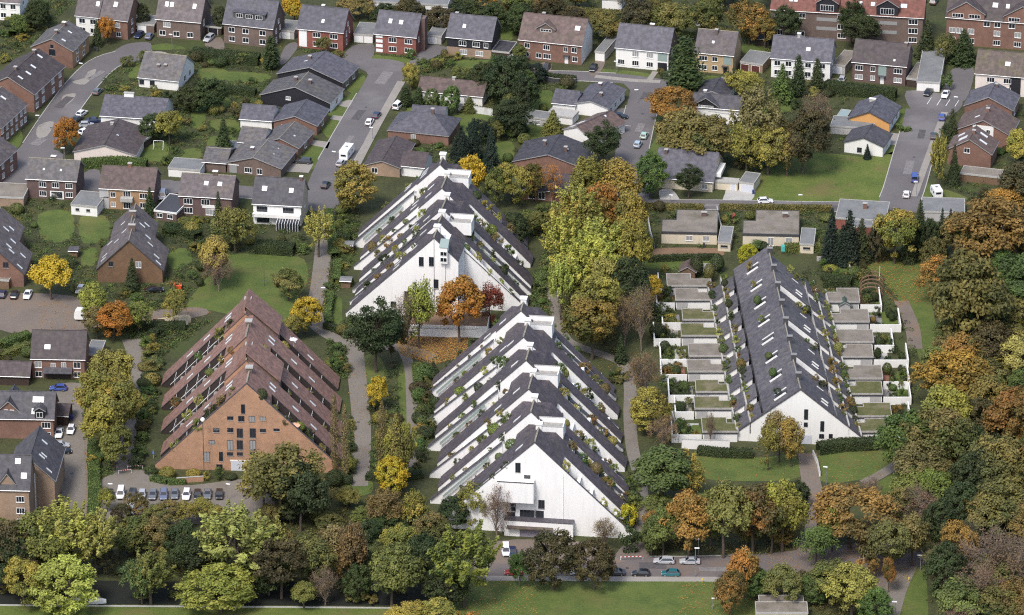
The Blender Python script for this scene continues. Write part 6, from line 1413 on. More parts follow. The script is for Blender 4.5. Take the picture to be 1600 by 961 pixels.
# forest infill at the east and dark filler behind the front trees
def scatter(poly, n, kinds, tints, hr, wr, mind=4.0, roads=True, group=None, clear=0.6):
    xs = [p[0] for p in poly]; ys = [p[1] for p in poly]; got = []; tries = 0
    while len(got) < n and tries < n * 60:
        tries += 1; x, y = random.uniform(min(xs), max(xs)), random.uniform(min(ys), max(ys))
        if not inpoly(x, y, poly): continue
        w = random.uniform(*wr)
        if blocked(x, y, w / 2 * clear, roads): continue
        p = G(x, y)
        if any((p - q).length < mind for q in got): continue
        got.append(p); plant(random.choice(kinds), random.choice(tints), p, random.uniform(*hr) * (w / wr[1]) ** .5, w, group=group)
scatter([(1452, 420), (1540, 330), (1640, 300), (1640, 760), (1490, 760), (1440, 680), (1470, 560)], 34, ['round', 'dense', 'round', 'loose'], ['bo', 'br', 'mg', 'ol', 'go', 'mg', 'ob'], (9, 13), (7, 11.5), 6.0)
scatter([(1480, 780), (1640, 740), (1640, 1010), (1450, 1010)], 18, ['round', 'bare', 'bare', 'loose'], ['bo', 'bare', 'dg', 'ol', 'br'], (7, 11), (6, 10), 6.0)
scatter([(-30, 830), (150, 850), (420, 860), (680, 840), (690, 905), (-30, 905)], 22, ['dense', 'round', 'loose'], ['dg', 'dk', 'ol', 'bo'], (5, 9), (5, 9), 6.0)
scatter([(400, 780), (690, 800), (690, 850), (400, 850)], 10, ['dense', 'round'], ['dg', 'bo', 'ol'], (4, 8), (4, 8), 5.0)
scatter([(1000, 800), (1260, 790), (1250, 862), (1010, 862)], 12, ['round', 'dense'], ['bo', 'br', 'dg', 'ol'], (5, 9), (5, 8), 5.0)
scatter([(150, 0), (1210, 0), (1210, 26), (740, 34), (540, 10), (150, 10)], 20, ['round', 'dense', 'loose'], ['dg', 'dk', 'bo', 'ol', 'br'], (6, 11), (6, 10), 6.0)
scatter([(690, 90), (840, 80), (850, 140), (880, 235), (780, 262), (700, 250), (720, 215), (780, 200), (690, 160)], 18, ['dense', 'round', 'pine', 'conifer'], ['dg', 'bl', 'mg', 'ol'], (5, 9), (4, 7), 4.5)
# garden shrubs
BT = ['dg', 'dg', 'mg', 'mg', 'ol', 'bo', 'dk', 'go']
for poly, n in (([(0, 0), (120, 0), (60, 60), (0, 110)], 14), ([(150, 95), (330, 75), (430, 90), (410, 170), (350, 250), (240, 260), (225, 180), (160, 140)], 46), ([(430, 90), (700, 76), (800, 90), (640, 120), (560, 100)], 16),
                ([(640, 118), (900, 118), (860, 240), (770, 300), (660, 250), (620, 190)], 36), ([(0, 300), (400, 330), (490, 380), (470, 400), (280, 480), (120, 460), (0, 380)], 54), ([(1030, 100), (1330, 120), (1330, 240), (1180, 270), (1060, 240), (1020, 200)], 26),
                ([(740, 30), (1210, 26), (1210, 80), (960, 70), (740, 45)], 26), ([(1000, 326), (1300, 330), (1300, 400), (1010, 390)], 12), ([(1280, 395), (1350, 392), (1352, 448), (1290, 448)], 26), ([(1440, 180), (1600, 170), (1600, 320), (1500, 318), (1450, 260)], 18), ([(1020, 420), (1060, 420), (1058, 690), (1020, 500)], 8),
                ([(500, 330), (560, 300), (560, 520), (512, 520)], 16), ([(820, 330), (860, 330), (850, 480), (830, 470)], 12), ([(645, 580), (676, 575), (690, 800), (650, 800)], 34), ([(952, 590), (980, 590), (1000, 820), (965, 840)], 28), ([(522, 520), (550, 520), (556, 760), (516, 760)], 26),
                ([(222, 540), (246, 520), (244, 740), (210, 740)], 44), ([(144, 640), (158, 660), (160, 760), (144, 760)], 8), ([(570, 560), (632, 570), (630, 760), (575, 740)], 12), ([(0, 510), (50, 525), (48, 600), (0, 610)], 8), ([(190, 735), (400, 742), (390, 752), (240, 750)], 8), ([(1330, 690), (1400, 690), (1400, 706), (1330, 704)], 4)):
    scatter(poly, max(3, int(n * .86)), ['bush', 'bush', 'bush', 'topiary'], BT, (1.7, 3.8), (2.0, 4.6), 1.8)
# shrubs in the terrace planters
PT = ['dg', 'mg', 'mg', 'ol', 'dg', 'yg', 'go', 'br', 'gy', 'tan']
SEEN = {}
for p, s, (ref, side, i, si, k) in SPOTS:
    x, y = PX(p)
    if x < -5 or x > 1605 or y < -5 or y > 966: continue
    t = random.choice(PT); word = TINT[t][2]
    if ref == 'grey block':
        lab = f'{word} shrub in {ORD[min(i, 9)]} bay of grey block, {side} planters'
    else:
        lab = f'{word} shrub, step {k + 1}, {side} slope, {ORD[i]} gable, {ref}'
    n = SEEN.get(lab, 0); SEEN[lab] = n + 1
    if n: lab = lab.replace('shrub', ['trailing shrub', 'upright shrub', 'tufted shrub', 'round shrub', 'bushy shrub'][min(n - 1, 4)], 1)
    kind = 'bush' if random.random() < .85 else 'topiary'
    o = plant(kind, t, p, s * random.uniform(.8, 1.5), s * 1.15, lab, 'shrubs in terrace planters')
    if o: o.name = 'planter_bush'; o['category'] = 'planter shrub'
# shrubs inside the courtyard gardens
for Mw, s, gw_, yard, n, side in yards:
    for k in range(6):
        x = s * random.uniform(.9, max(gw_ - .6, 1.2)); y = random.uniform(1.2, max(yard - 1.5, 1.5))
        if gw_ < 3: continue
        plant(random.choice(['bush', 'bush', 'topiary']), random.choice(['dg', 'mg', 'dg', 'br', 'ol', 'dg']), Mw @ Vector((x, y, 0)), random.uniform(1.5, 3.2), random.uniform(1.6, 2.8), group='shrubs in the courtyard gardens', nm='courtyard_shrub')

# hedges: leaf-covered walls of foliage along pixel paths
def hedge(pts, h, w, tint, label):
    pp = [G(x, y) for x, y in pts]; C = []; Nn = []
    for a, b in zip(pp[:-1], pp[1:]):
        d = b - a; L = d.length; d.normalize(); nx = Vector((-d.y, d.x, 0)); n = int(L * 150 * (h + w) / 3)
        for _ in range(n):
            t = random.uniform(0, L); q = random.random() * (2 * h + w)
            if q < h: off, z, nn = -w / 2, q, -nx
            elif q < h + w: off, z, nn = q - h - w / 2, h, Vector((0, 0, 1))
            else: off, z, nn = w / 2, q - h - w, nx
            j = random.gauss(0, .09); p = a + d * t + nx * (off + j) + Vector((0, 0, max(.02, z + random.gauss(0, .08))))
            C.append(p); Nn.append(nn + Vector((random.gauss(0, .5), random.gauss(0, .5), random.gauss(0, .4) + .3)))
    C = np.array(C); Nn = np.array(Nn); n = len(C)
    mv = (np.sin(C[:, 0] * .8) * np.cos(C[:, 1] * .7) * .3 + .5) + rng.normal(size=n) * .15
    core_ = []
    for a, b in zip(pp[:-1], pp[1:]):
        d = (b - a); d.normalize(); nx = Vector((-d.y, d.x, 0)) * (w / 2 - .12); zz = Vector((0, 0, h - .12))
        for P4 in ((a - nx, b - nx, b - nx + zz, a - nx + zz), (a + nx, b + nx, b + nx + zz, a + nx + zz), (a - nx + zz, b - nx + zz, b + nx + zz, a + nx + zz)): core_.append([tuple(q) for q in P4])
    me = quads_mesh('hedge', C, Nn, .13 * rng.uniform(.7, 1.3, n), rng.uniform(1.1, 1.6, n), mv, rng.random(n))
    cm_ = raw_mesh('hedge_core', np.array(core_), np.full(len(core_), .6), np.full(len(core_), .1))
    import bmesh
    bm = bmesh.new(); bm.from_mesh(me); bm.from_mesh(cm_); bm.to_mesh(me); bm.free()
    o = link('hedge', me); a, b, wd = TINT[tint]; o.color = (*a, 1); o['tint_b'] = list(b); tag(o, label, 'hedge', 'hedges')
HG = [([(514, 335), (518, 375), (524, 405)], 1.8, 2.0, 'mg', 'tall green hedge beside the footpath at the rear white block, northern length'),
      ([(528, 415), (526, 445)], 1.8, 1.8, 'mg', 'green hedge beside the footpath at the rear white block, middle length'), ([(518, 465), (512, 495), (514, 512)], 1.8, 1.6, 'mg', 'green hedge by the footpath ending at the block corner lawn'),
      ([(508, 512), (540, 524), (570, 528)], 1.6, 1.6, 'dg', 'dark low hedge curving round the corner lawn of the rear white block'),
      ([(524, 442), (552, 446)], 1.6, 1.2, 'ol', 'short olive hedge between two gardens of the rear white block'), ([(516, 374), (548, 378)], 1.8, 1.4, 'dg', 'short dark hedge across the garden strip of the rear white block'),
      ([(650, 576), (654, 610)], 1.8, 1.8, 'mg', 'clipped green hedge at the footpath corner of the central white block'), ([(650, 622), (676, 626)], 1.6, 1.6, 'dg', 'dark cross hedge in the gardens of the central white block'),
      ([(1090, 709), (1130, 713), (1176, 714)], 1.8, 2.2, 'dg', 'thick dark hedge below the white garden wall of the grey block'), ([(1278, 708), (1320, 702), (1370, 700)], 2.4, 3.0, 'dg', 'rounded dark hedge under the white gable of the grey block'),
      ([(1012, 409), (1060, 407), (1120, 406)], 1.6, 1.2, 'dg', 'dark hedge between ploughed bed and small lawn'), ([(1226, 393), (1282, 392)], 2.0, 2.0, 'ol', 'olive hedge below the second flat bungalow'),
      ([(1288, 446), (1330, 450)], 2.6, 3.0, 'dg', 'billowing dark hedge behind the arched trellis'), ([(1002, 327), (1100, 329)], 1.6, 1.6, 'bo', 'brown hedge along the lane behind the first flat bungalow'), ([(1124, 328), (1160, 329), (1300, 330)], 1.6, 1.4, 'bo', 'brown hedge along the lane behind the second flat bungalow'),
      ([(160, 515), (290, 516)], 2.0, 2.4, 'dg', 'dark hedge below the sandy playground'), ([(2, 545), (46, 528)], 1.8, 2.4, 'mg', 'long green hedge above the porch brick house garden'), ([(0, 562), (44, 544)], 1.6, 2.0, 'ol', 'lower olive hedge in the porch brick house garden'),
      ([(128, 262), (180, 258), (230, 262)], 2.2, 2.4, 'mg', 'green hedge behind the tan balcony house'), ([(256, 362), (290, 366), (310, 375)], 2.0, 3.0, 'dg', 'dark hedge between the chalet and the two rooflight house'), ([(400, 392), (460, 396)], 2.4, 4.0, 'dg', 'deep dark hedge along the top of the big lawn'),
      ([(20, 60), (50, 28), (70, 12)], 2.2, 2.6, 'mg', 'green hedge sloping past the far paved court'), ([(310, 140), (360, 146), (400, 150)], 2.0, 2.4, 'dg', 'dark hedge across the bungalow gardens'), ([(300, 90), (350, 96), (405, 100)], 2.6, 4.0, 'dg', 'tall dark hedge below the shed dormer house'), ([(1290, 142), (1330, 148), (1400, 156)], 3.0, 3.0, 'dg', 'tall dark hedge below the dark brick house'),
      ([(700, 28), (800, 34), (900, 44)], 2.2, 3.0, 'dg', 'dark hedge behind the far brick houses'), ([(1360, 408), (1400, 404), (1450, 406)], 2.0, 2.0, 'dk', 'black hedge along the top of the leafy lawn'), ([(236, 750), (262, 756), (290, 756)], 1.2, 1.6, 'mg', 'low hedge at the brick block car park'), ([(976, 850), (1000, 838)], 1.0, 2.0, 'dg', 'low dark hedge beside the yard of the central white block'),
      ([(780, 16), (860, 22), (1000, 30)], 2.0, 3.0, 'bo', 'brown hedge along the far wood'), ([(840, 118), (858, 124), (900, 128)], 1.6, 1.6, 'dg', 'dark hedge below the triangular dormer pair street'), ([(1402, 198), (1411, 206), (1423, 204)], 1.0, 1.2, 'mg', 'low hedge curving round the corner lawn of the orange gable house'),
      ([(572, 748), (610, 752), (660, 745)], 1.4, 2.0, 'dg', 'dark hedge below the poplars'), ([(144, 830), (148, 780), (146, 700)], 1.4, 2.6, 'mg', 'narrow hedge strip between lane and car park')]
for a in HG: hedge(*a)

# ivy over the chalet gable: one leafy sheet clinging to the wall
hw_, hd_, rise_, run_, wh_, tn_ = CHALET['geo']; C_ = []; m_ = []
for _ in range(5200):
    x = random.uniform(-hw_, hw_); zt = wh_ + (1 - abs(x) / run_) * rise_ - .5; z = random.uniform(.6, zt)
    if math.sin(x * .9 + 1) * math.cos(z * .7) + random.gauss(0, .5) < (-.1 if x > -2 else .35): continue
    C_.append((x, -hd_ - .05 - random.random() * .14, z)); m_.append(.5 + .5 * math.sin(x * .8 + z * .5) + random.gauss(0, .15))
n = len(C_); iv = link('ivy', quads_mesh('ivy', np.array(C_), np.array([(0, -1, .3)] * n) + rng.normal(size=(n, 3)) * .35, .13 * rng.uniform(.6, 1.3, n), rng.uniform(1.1, 1.6, n), np.array(m_), rng.random(n)), None, CHALET)
iv.color = (.22, .10, .03, 1); iv['tint_b'] = [.10, .095, .03]
scatter([(0, 896), (690, 900), (690, 944), (0, 942)], 30, ['bush'], ['dk', 'dg', 'bo', 'ol'], (1.5, 3.2), (2.2, 4.5), 3.0, roads=False)
# labels for every plant from its nearest landmark
def relation(x, y, lx, ly):
    dx, dy = x - lx, (y - ly) * 1.9
    if abs(dx) > abs(dy): return 'right of' if dx > 0 else 'left of'
    return 'in front of' if dy > 0 else 'behind'
byk = {}
for o, x, y, ph in PLANTS:
    lx, ly, ref = min(LM, key=lambda q: (q[0] - x) ** 2 + (2.0 * (q[1] - y)) ** 2)
    byk.setdefault(f'{ph} {relation(x, y, lx, ly)} the {ref}', []).append((x, o))
for ph, l in byk.items():
    l.sort(key=lambda q: q[0])
    for k, (x, o) in enumerate(l):
        if len(l) == 1: o['label'] = ph
        elif len(l) == 2: o['label'] = ph + (', left one' if k == 0 else ', right one')
        else: o['label'] = ph + (f', {ORD[k]} from left' if k < 10 else f', number {k + 1} from left')
# low growth nobody could count: one object per colour, in the gardens, verges and wood floors
def ground_cover(tint, zones, name, hmax=1.2):
    P = []; Nn = []; mv = []
    for poly, n in zones:
        xs = [p[0] for p in poly]; ys = [p[1] for p in poly]; k = 0; tries = 0
        while k < n and tries < n * 6:
            tries += 1; x, y = random.uniform(min(xs), max(xs)), random.uniform(min(ys), max(ys))
            if not inpoly(x, y, poly) or blocked(x, y, .6): continue
            k += 1; p = G(x, y); r = random.uniform(.35, 1.3); m = random.betavariate(1.6, 1.6); hh = random.uniform(.25, hmax)
            for _ in range(int(26 * r * r) + 8):
                a = random.uniform(0, 6.283); q = r * random.random() ** .5; z = max(.06, hh * (1 - (q / r) ** 2) * random.uniform(.6, 1.1) + .1)
                P.append((p.x + q * math.cos(a), p.y + q * math.sin(a), z)); Nn.append((math.cos(a) * .5, math.sin(a) * .5, 1.0)); mv.append(m)
    n = len(P); P = np.array(P); Nn = np.array(Nn) + rng.normal(size=(n, 3)) * .45
    me = quads_mesh(name, P, Nn, .13 * rng.uniform(.6, 1.4, n), rng.uniform(1.1, 1.7, n), np.array(mv) + rng.normal(size=n) * .15, rng.random(n))
    o = link(name, me); a, b, wd = TINT[tint]; o.color = (*a, 1); o['tint_b'] = list(b); o['kind'] = 'stuff'
ZG = [([(205, 470), (256, 470), (244, 560), (243, 738), (205, 738)], 230), ([(512, 500), (556, 540), (556, 750), (520, 750)], 170), ([(240, 505), (330, 500), (250, 560)], 80), ([(530, 330), (560, 340), (545, 500), (525, 500)], 70), ([(815, 330), (860, 330), (860, 500), (830, 480)], 110), ([(0, 0), (120, 0), (60, 60), (0, 110)], 120), ([(150, 95), (330, 75), (430, 90), (410, 170), (350, 250), (240, 260), (225, 180), (160, 140)], 330), ([(430, 70), (700, 76), (800, 90), (640, 120), (560, 100)], 100),
      ([(640, 118), (900, 118), (860, 240), (770, 300), (660, 250), (620, 190)], 240), ([(0, 300), (400, 330), (490, 380), (470, 400), (280, 480), (120, 460), (0, 380)], 330), ([(1030, 100), (1330, 120), (1330, 240), (1180, 270), (1060, 240), (1020, 200)], 220),
      ([(540, 0), (1210, 0), (1210, 80), (960, 70), (740, 45), (540, 20)], 220), ([(1000, 326), (1300, 330), (1300, 400), (1010, 390)], 110), ([(1280, 395), (1350, 392), (1352, 448), (1290, 448)], 70), ([(1440, 180), (1600, 170), (1600, 320), (1500, 318), (1450, 260)], 100),
      ([(1020, 420), (1060, 420), (1058, 690), (1020, 500)], 40), ([(500, 330), (560, 300), (560, 520), (512, 520)], 90), ([(820, 330), (860, 330), (850, 480), (830, 470)], 60), ([(645, 580), (676, 575), (690, 800), (650, 800)], 110), ([(952, 590), (980, 590), (1000, 820), (965, 840)], 90),
      ([(525, 520), (548, 520), (550, 760), (520, 760)], 60), ([(222, 560), (245, 545), (245, 740), (210, 740)], 60), ([(130, 640), (200, 600), (190, 760), (144, 760)], 90), ([(570, 560), (632, 570), (630, 760), (575, 740)], 120), ([(1040, 420), (1420, 420), (1440, 680), (1060, 690)], 120)]
ZW = [([(1440, 400), (1600, 300), (1600, 961), (1450, 961), (1440, 700)], 420), ([(0, 820), (690, 830), (690, 905), (0, 900)], 330), ([(1000, 790), (1260, 790), (1250, 862), (1010, 862)], 120), ([(860, 440), (960, 500), (975, 560), (880, 500)], 90), ([(1130, 850), (1400, 900), (1380, 961), (1130, 961)], 180), ([(400, 740), (700, 780), (690, 860), (400, 860)], 180)]
ground_cover('dg', ZG, 'undergrowth_dark'); ground_cover('mg', ZG, 'undergrowth_green', .9); ground_cover('bo', [(p, n // 3) for p, n in ZG] + ZW, 'undergrowth_brown', .8); ground_cover('dk', ZW, 'undergrowth_wood')
# ------------------------------------------------------------------ vehicles
def paintmat():
    m, nt, b = newmat('car_paint')
    oi = N(nt, 'ShaderNodeObjectInfo'); nt.links.new(oi.outputs['Color'], b.inputs['Base Color'])
    b.inputs['Roughness'].default_value = 0.25; b.inputs['Coat Weight'].default_value = 0.6; b.inputs['Coat Roughness'].default_value = 0.08; return m
PAINT = paintmat()
TYRE = plain('tyre_rubber', (.012, .012, .012), .8); RIM = plain('alloy_rim', (.45, .45, .46), .35, .8)
HEADL = glassmat('headlight_glass', (.75, .77, .78), .1); TAILL = glassmat('red_tail_light', (.30, .01, .01), .15); BUMP = plain('black_plastic_trim', (.02, .02, .022), .6)

def car_proto(kind):
    # stations of the lower body: x from the nose, half width, underside, top of the flank
    if kind == 'hatch': L, W, Hh, nose, ws, rf, rr, rb = 4.1, .87, 1.45, .72, 1.05, 1.75, 3.45, 3.98
    elif kind == 'wagon': L, W, Hh, nose, ws, rf, rr, rb = 4.75, .90, 1.48, .72, 1.25, 2.0, 4.25, 4.62
    elif kind == 'sedan': L, W, Hh, nose, ws, rf, rr, rb = 4.65, .89, 1.42, .72, 1.3, 2.1, 3.25, 4.0
    else: L, W, Hh, nose, ws, rf, rr, rb = 4.6, .93, 1.9, .85, .75, 1.35, 4.35, 4.55      # van
    belt = .92 if kind != 'van' else 1.08
    st = [(0, .62, .35, nose - .18), (.12, .78, .24, nose), (.6, W - .03, .20, nose + .08), (ws, W, .20, belt), (L * .5, W, .2, belt + .01), (rb - .25, W, .2, belt + .03), (L - .1, W - .05, .24, belt - (.0 if kind != 'sedan' else .04)), (L, W - .16, .34, belt - .16)]
    b = MB(); rings = []
    for x, w, z0, z1 in st:
        i = len(b.v); xx = L / 2 - x
        c = .10
        b.v += [(xx, -w + c, z0), (xx, -w, z0 + c), (xx, -w, z1 - c), (xx, -w + c * 1.3, z1), (xx, w - c * 1.3, z1), (xx, w, z1 - c), (xx, w, z0 + c), (xx, w - c, z0)]; rings.append(i)
    for a, d in zip(rings[:-1], rings[1:]):
        for k in range(8):
            j = (k + 1) % 8; b.f.append((a + k, a + j, d + j, d + k)); b.m.append(0)
    b.f.append(tuple(rings[0] + k for k in range(8))); b.m.append(0); b.f.append(tuple(rings[-1] + k for k in reversed(range(8)))); b.m.append(0)
    X = lambda x: L / 2 - x
    tw, bw = W - .24, W - .05
    q = [(X(ws), -bw, belt - .02), (X(ws), bw, belt - .02), (X(rb), bw, belt), (X(rb), -bw, belt)]; t = [(X(rf), -tw, Hh), (X(rf), tw, Hh), (X(rr), tw, Hh - .03), (X(rr), -tw, Hh - .03)]
    for k in range(4):
        j = (k + 1) % 4; b.poly([q[k], q[j], t[j], t[k]])
    b.poly(t)
    for s in (-1, 1): b.box(X(ws + .45), X(ws + .25), *sorted((s * (W - .02), s * (W + .16))), belt, belt + .14)
    body = b.mesh('body', PAINT)
    for p in body.polygons: p.use_smooth = False
    def inset(P, f0=.1, f1=.12, out=.012):
        P = [Vector(p) for p in P]; c = sum(P, Vector()) / 4; n = (P[1] - P[0]).cross(P[3] - P[0]).normalized()
        if n.dot(c - Vector((0, 0, .8))) < 0: n = -n
        return [tuple(c + (p - c) * (1 - f0) + n * out) for p in P]
    parts = []
    for nm, k in (('windscreen', 0), ('side_window', 1), ('rear_window', 2), ('side_window', 3)):
        j = (k + 1) % 4; g = MB(); g.poly(inset([q[k], q[j], t[j], t[k]], .12)); parts.append((nm, g.mesh(nm, GLASS, fix=False), None, None))
    wr = .31 if kind != 'van' else .34
    wheel = MB().tube((0, -.1, 0), (0, .1, 0), wr, wr, 14).mesh('wheel', TYRE); rim = MB().tube((0, -.115, 0), (0, .115, 0), wr * .62, wr * .62, 10).mesh('rim', RIM)
    for x in (X(.82), X(L - .85)):
        for s in (-1, 1): parts.append(('wheel', wheel, T(x, s * (W - .09), wr), rim))
    hl = MB().box(-.09, .05, -.19, .19, -.08, .07).mesh('headlight', HEADL); tl = MB().box(-.04, .05, -.13, .13, -.12, .12).mesh('tail_light', TAILL)
    for s in (-1, 1): parts.append(('headlight', hl, T(X(.09), s * .55, nose - .12), None)); parts.append(('tail_light', tl, T(X(L - .03), s * (W - .26), belt - .24), None))
    bp = MB(); bp.box(X(-.02), X(.1), -.55, .55, .3, .46); bp.box(X(L - .12), X(L + .02), -.62, .62, .34, .5)
    pl = MB(); pl.box(X(-.035), X(-.021), -.26, .26, .34, .44); pl.box(X(L + .021), X(L + .035), -.26, .26, .38, .48)
    parts.append(('bumper', MB().box(X(.1), X(-.02), -.55, .55, .3, .46).mesh('bumper', BUMP), None, None)); parts.append(('bumper', MB().box(X(L + .02), X(L - .12), -.62, .62, .34, .5).mesh('bumper', BUMP), None, None))
    return body, parts
CARP = {k: car_proto(k) for k in ('hatch', 'wagon', 'sedan', 'van')}
CARC = {'white': (.78, .78, .78), 'silver': (.42, .43, .45), 'black': (.012, .012, .015), 'dark blue': (.02, .03, .08), 'blue': (.05, .09, .32), 'grey': (.14, .15, .165), 'dark grey': (.045, .048, .055), 'red': (.25, .02, .02), 'teal': (.02, .13, .15), 'pale blue': (.38, .50, .60), 'pale green': (.38, .55, .47), 'blue grey': (.14, .16, .24)}
def car(px, py, ang, kind, colr, where, group='parked cars'):
    body, parts = CARP[kind]
    word = {'hatch': 'hatchback', 'wagon': 'estate car', 'sedan': 'saloon car', 'van': 'van'}[kind]
    o = link('parked_van' if kind == 'van' else 'parked_car', None, frame(G(px, py, .075) + Vector((random.uniform(-.12, .12), random.uniform(-.35, .35), 0)), R(ang + random.uniform(-2.5, 2.5)))); o.empty_display_size = .5
    tag(o, f'{colr} {word} {where}', 'van' if kind == 'van' else 'car', group)
    bo = link('body', body, None, o); bo.color = (*CARC[colr], 1)
    for nm, me, M, sub in parts:
        p = link(nm, me, M, o)
        if sub: link('rim', sub, None, p)
    return o
CARS = [(217, 57, -110, 'hatch', 'dark blue', 'by the white garage door of the red brick semi'), (233, 59, 75, 'hatch', 'blue grey', 'on the paved drive beside the grey brown house'), (327, 63, -110, 'wagon', 'silver', 'in front of the dark open carport'),
 (128, 179, 62, 'hatch', 'white', 'at the west street kerb, farthest of the cluster by the maple'), (121, 188, 65, 'sedan', 'dark grey', 'at the west street kerb beside the orange maple'), (136, 197, 5, 'hatch', 'silver', 'parked crosswise on the drive near the orange maple'), (149, 191, 5, 'sedan', 'dark blue', 'tucked against the wall of the slate bungalow'), (133, 208, 50, 'hatch', 'white', 'half hidden behind the orange maple crown'), (152, 146, 68, 'hatch', 'grey', 'under shrubs beside the west street'),
 (588, 182, 75, 'hatch', 'dark blue', 'in the middle street behind a white one'), (577, 194, 75, 'hatch', 'white', 'parked in the middle street before a dark one'), (474, 254, 172, 'wagon', 'dark grey', 'on the brick bungalow drive, seen side on'), (533, 257, 75, 'hatch', 'silver', 'in the middle street below the white motorhome'), (509, 292, 72, 'hatch', 'black', 'driving at the lower end of the middle street'), (622, 168, 70, 'van', 'white', 'beside the clipped shrubs of the brown long bungalow'),
 (853, 107, -105, 'hatch', 'dark grey', 'on the drive of the triangular dormer pair'), (927, 109, -105, 'hatch', 'black', 'on the drive below the white garage box'), (968, 185, -12, 'sedan', 'black', 'on the white slate house forecourt, nearer the road'), (955, 189, -12, 'hatch', 'dark grey', 'behind the black saloon on the forecourt'), (1006, 215, 75, 'hatch', 'pale green', 'at the cul-de-sac kerb behind the pale blue one'), (996, 228, 75, 'hatch', 'pale blue', 'at the cul-de-sac kerb, lower of two'), (801, 93, 20, 'hatch', 'silver', 'peeping from the dark lean-to carport'),
 (1315, 129, -105, 'hatch', 'silver', 'on the drive beside the dark brick house'), (1450, 147, -110, 'sedan', 'black', 'in front of the long garage row'), (1477, 150, -105, 'sedan', 'white', 'in a marked bay of the parking court'), (1424, 128, 70, 'hatch', 'silver', 'inside the brown carport of the garage row'), (1472, 186, 85, 'hatch', 'blue', 'at the head of the east street kerb'), (1459, 216, 82, 'hatch', 'dark grey', 'on the east street beside a yellow green tree'), (1459, 5, 75, 'wagon', 'dark grey', 'in the lane between the far apartment blocks'),
 (1429, 281, 82, 'van', 'blue', 'on the east street above a white car'), (1417, 307, 82, 'hatch', 'white', 'at the lower end of the east street'), (1196, 317, 5, 'hatch', 'white', 'on the lane beside the beige garage, partly cut by bushes'), (254, 308, -90, 'van', 'white', 'beside the brick annex with black roof'),
 (4, 462, 85, 'hatch', 'dark blue', 'at the frame edge under the timber carport'), (23, 462, 85, 'sedan', 'black', 'beside the red brick chalet, between blue and white'), (43, 464, -95, 'sedan', 'white', 'in front of the red brick chalet'), (125, 455, -100, 'hatch', 'silver', 'behind the yellow maple of the west court'), (241, 455, 10, 'sedan', 'black', 'under the ivy chalet'),
 (91, 609, 178, 'hatch', 'blue', 'in front of the grey porch roof'), (93, 680, -92, 'sedan', 'white', 'facing down the lane below the dark carport'), (111, 675, -92, 'hatch', 'white', 'beside the blue recycling bin in the lane'), (96, 699, 4, 'hatch', 'silver', 'parked crosswise in the lane, upper of two'), (97, 708, 4, 'sedan', 'black', 'parked crosswise in the lane, nearer of two'),
 (1038, 880, 178, 'wagon', 'silver', 'on the far kerb of the bottom street'), (1078, 880, 178, 'sedan', 'silver', 'on the far kerb beside the lamp of the bottom street'), (1001, 899, 178, 'hatch', 'black', 'on the near kerb of the bottom street'), (1048, 899, 178, 'hatch', 'teal', 'at the near kerb of the bottom street'), (960, 898, 178, 'sedan', 'dark grey', 'half hidden by the second dark street tree'), (908, 898, 178, 'sedan', 'silver', 'between the two dark street trees'), (803, 898, 178, 'hatch', 'red', 'behind the sapling of the bottom street'),
 (790, 864, -88, 'van', 'white', 'in the yard of the central white block'), (801, 866, -88, 'hatch', 'dark blue', 'beside the white van in the yard'),
 ]
cols = ['dark grey', 'white', 'dark grey', 'silver', 'grey', 'blue grey', 'grey', 'white', 'black', 'grey', 'black']; kinds = ['hatch', 'van', 'wagon', 'hatch', 'sedan', 'wagon', 'sedan', 'wagon', 'hatch', 'sedan', 'hatch']
for k, x in enumerate((171, 189, 206, 222, 239, 256.5, 273.5, 292, 309, 325, 343)):
    CARS.append((x, 776, -90, kinds[k], cols[k], f'in brick block car park, {ORD[k] if k < 10 else "last"} from lane in far row', 'cars in the brick block car park'))
for k, (x, c, kd) in enumerate(((204, 'white', 'van'), (221, 'white', 'wagon'), (240, 'grey', 'hatch'), (271, 'silver', 'hatch'), (308, 'white', 'hatch'), (325, 'white', 'van'))):
    CARS.append((x, 799, 90, kd, c, f'in brick block car park, {ORD[k]} from lane in near row', 'cars in the brick block car park'))
for a in CARS: car(*a)

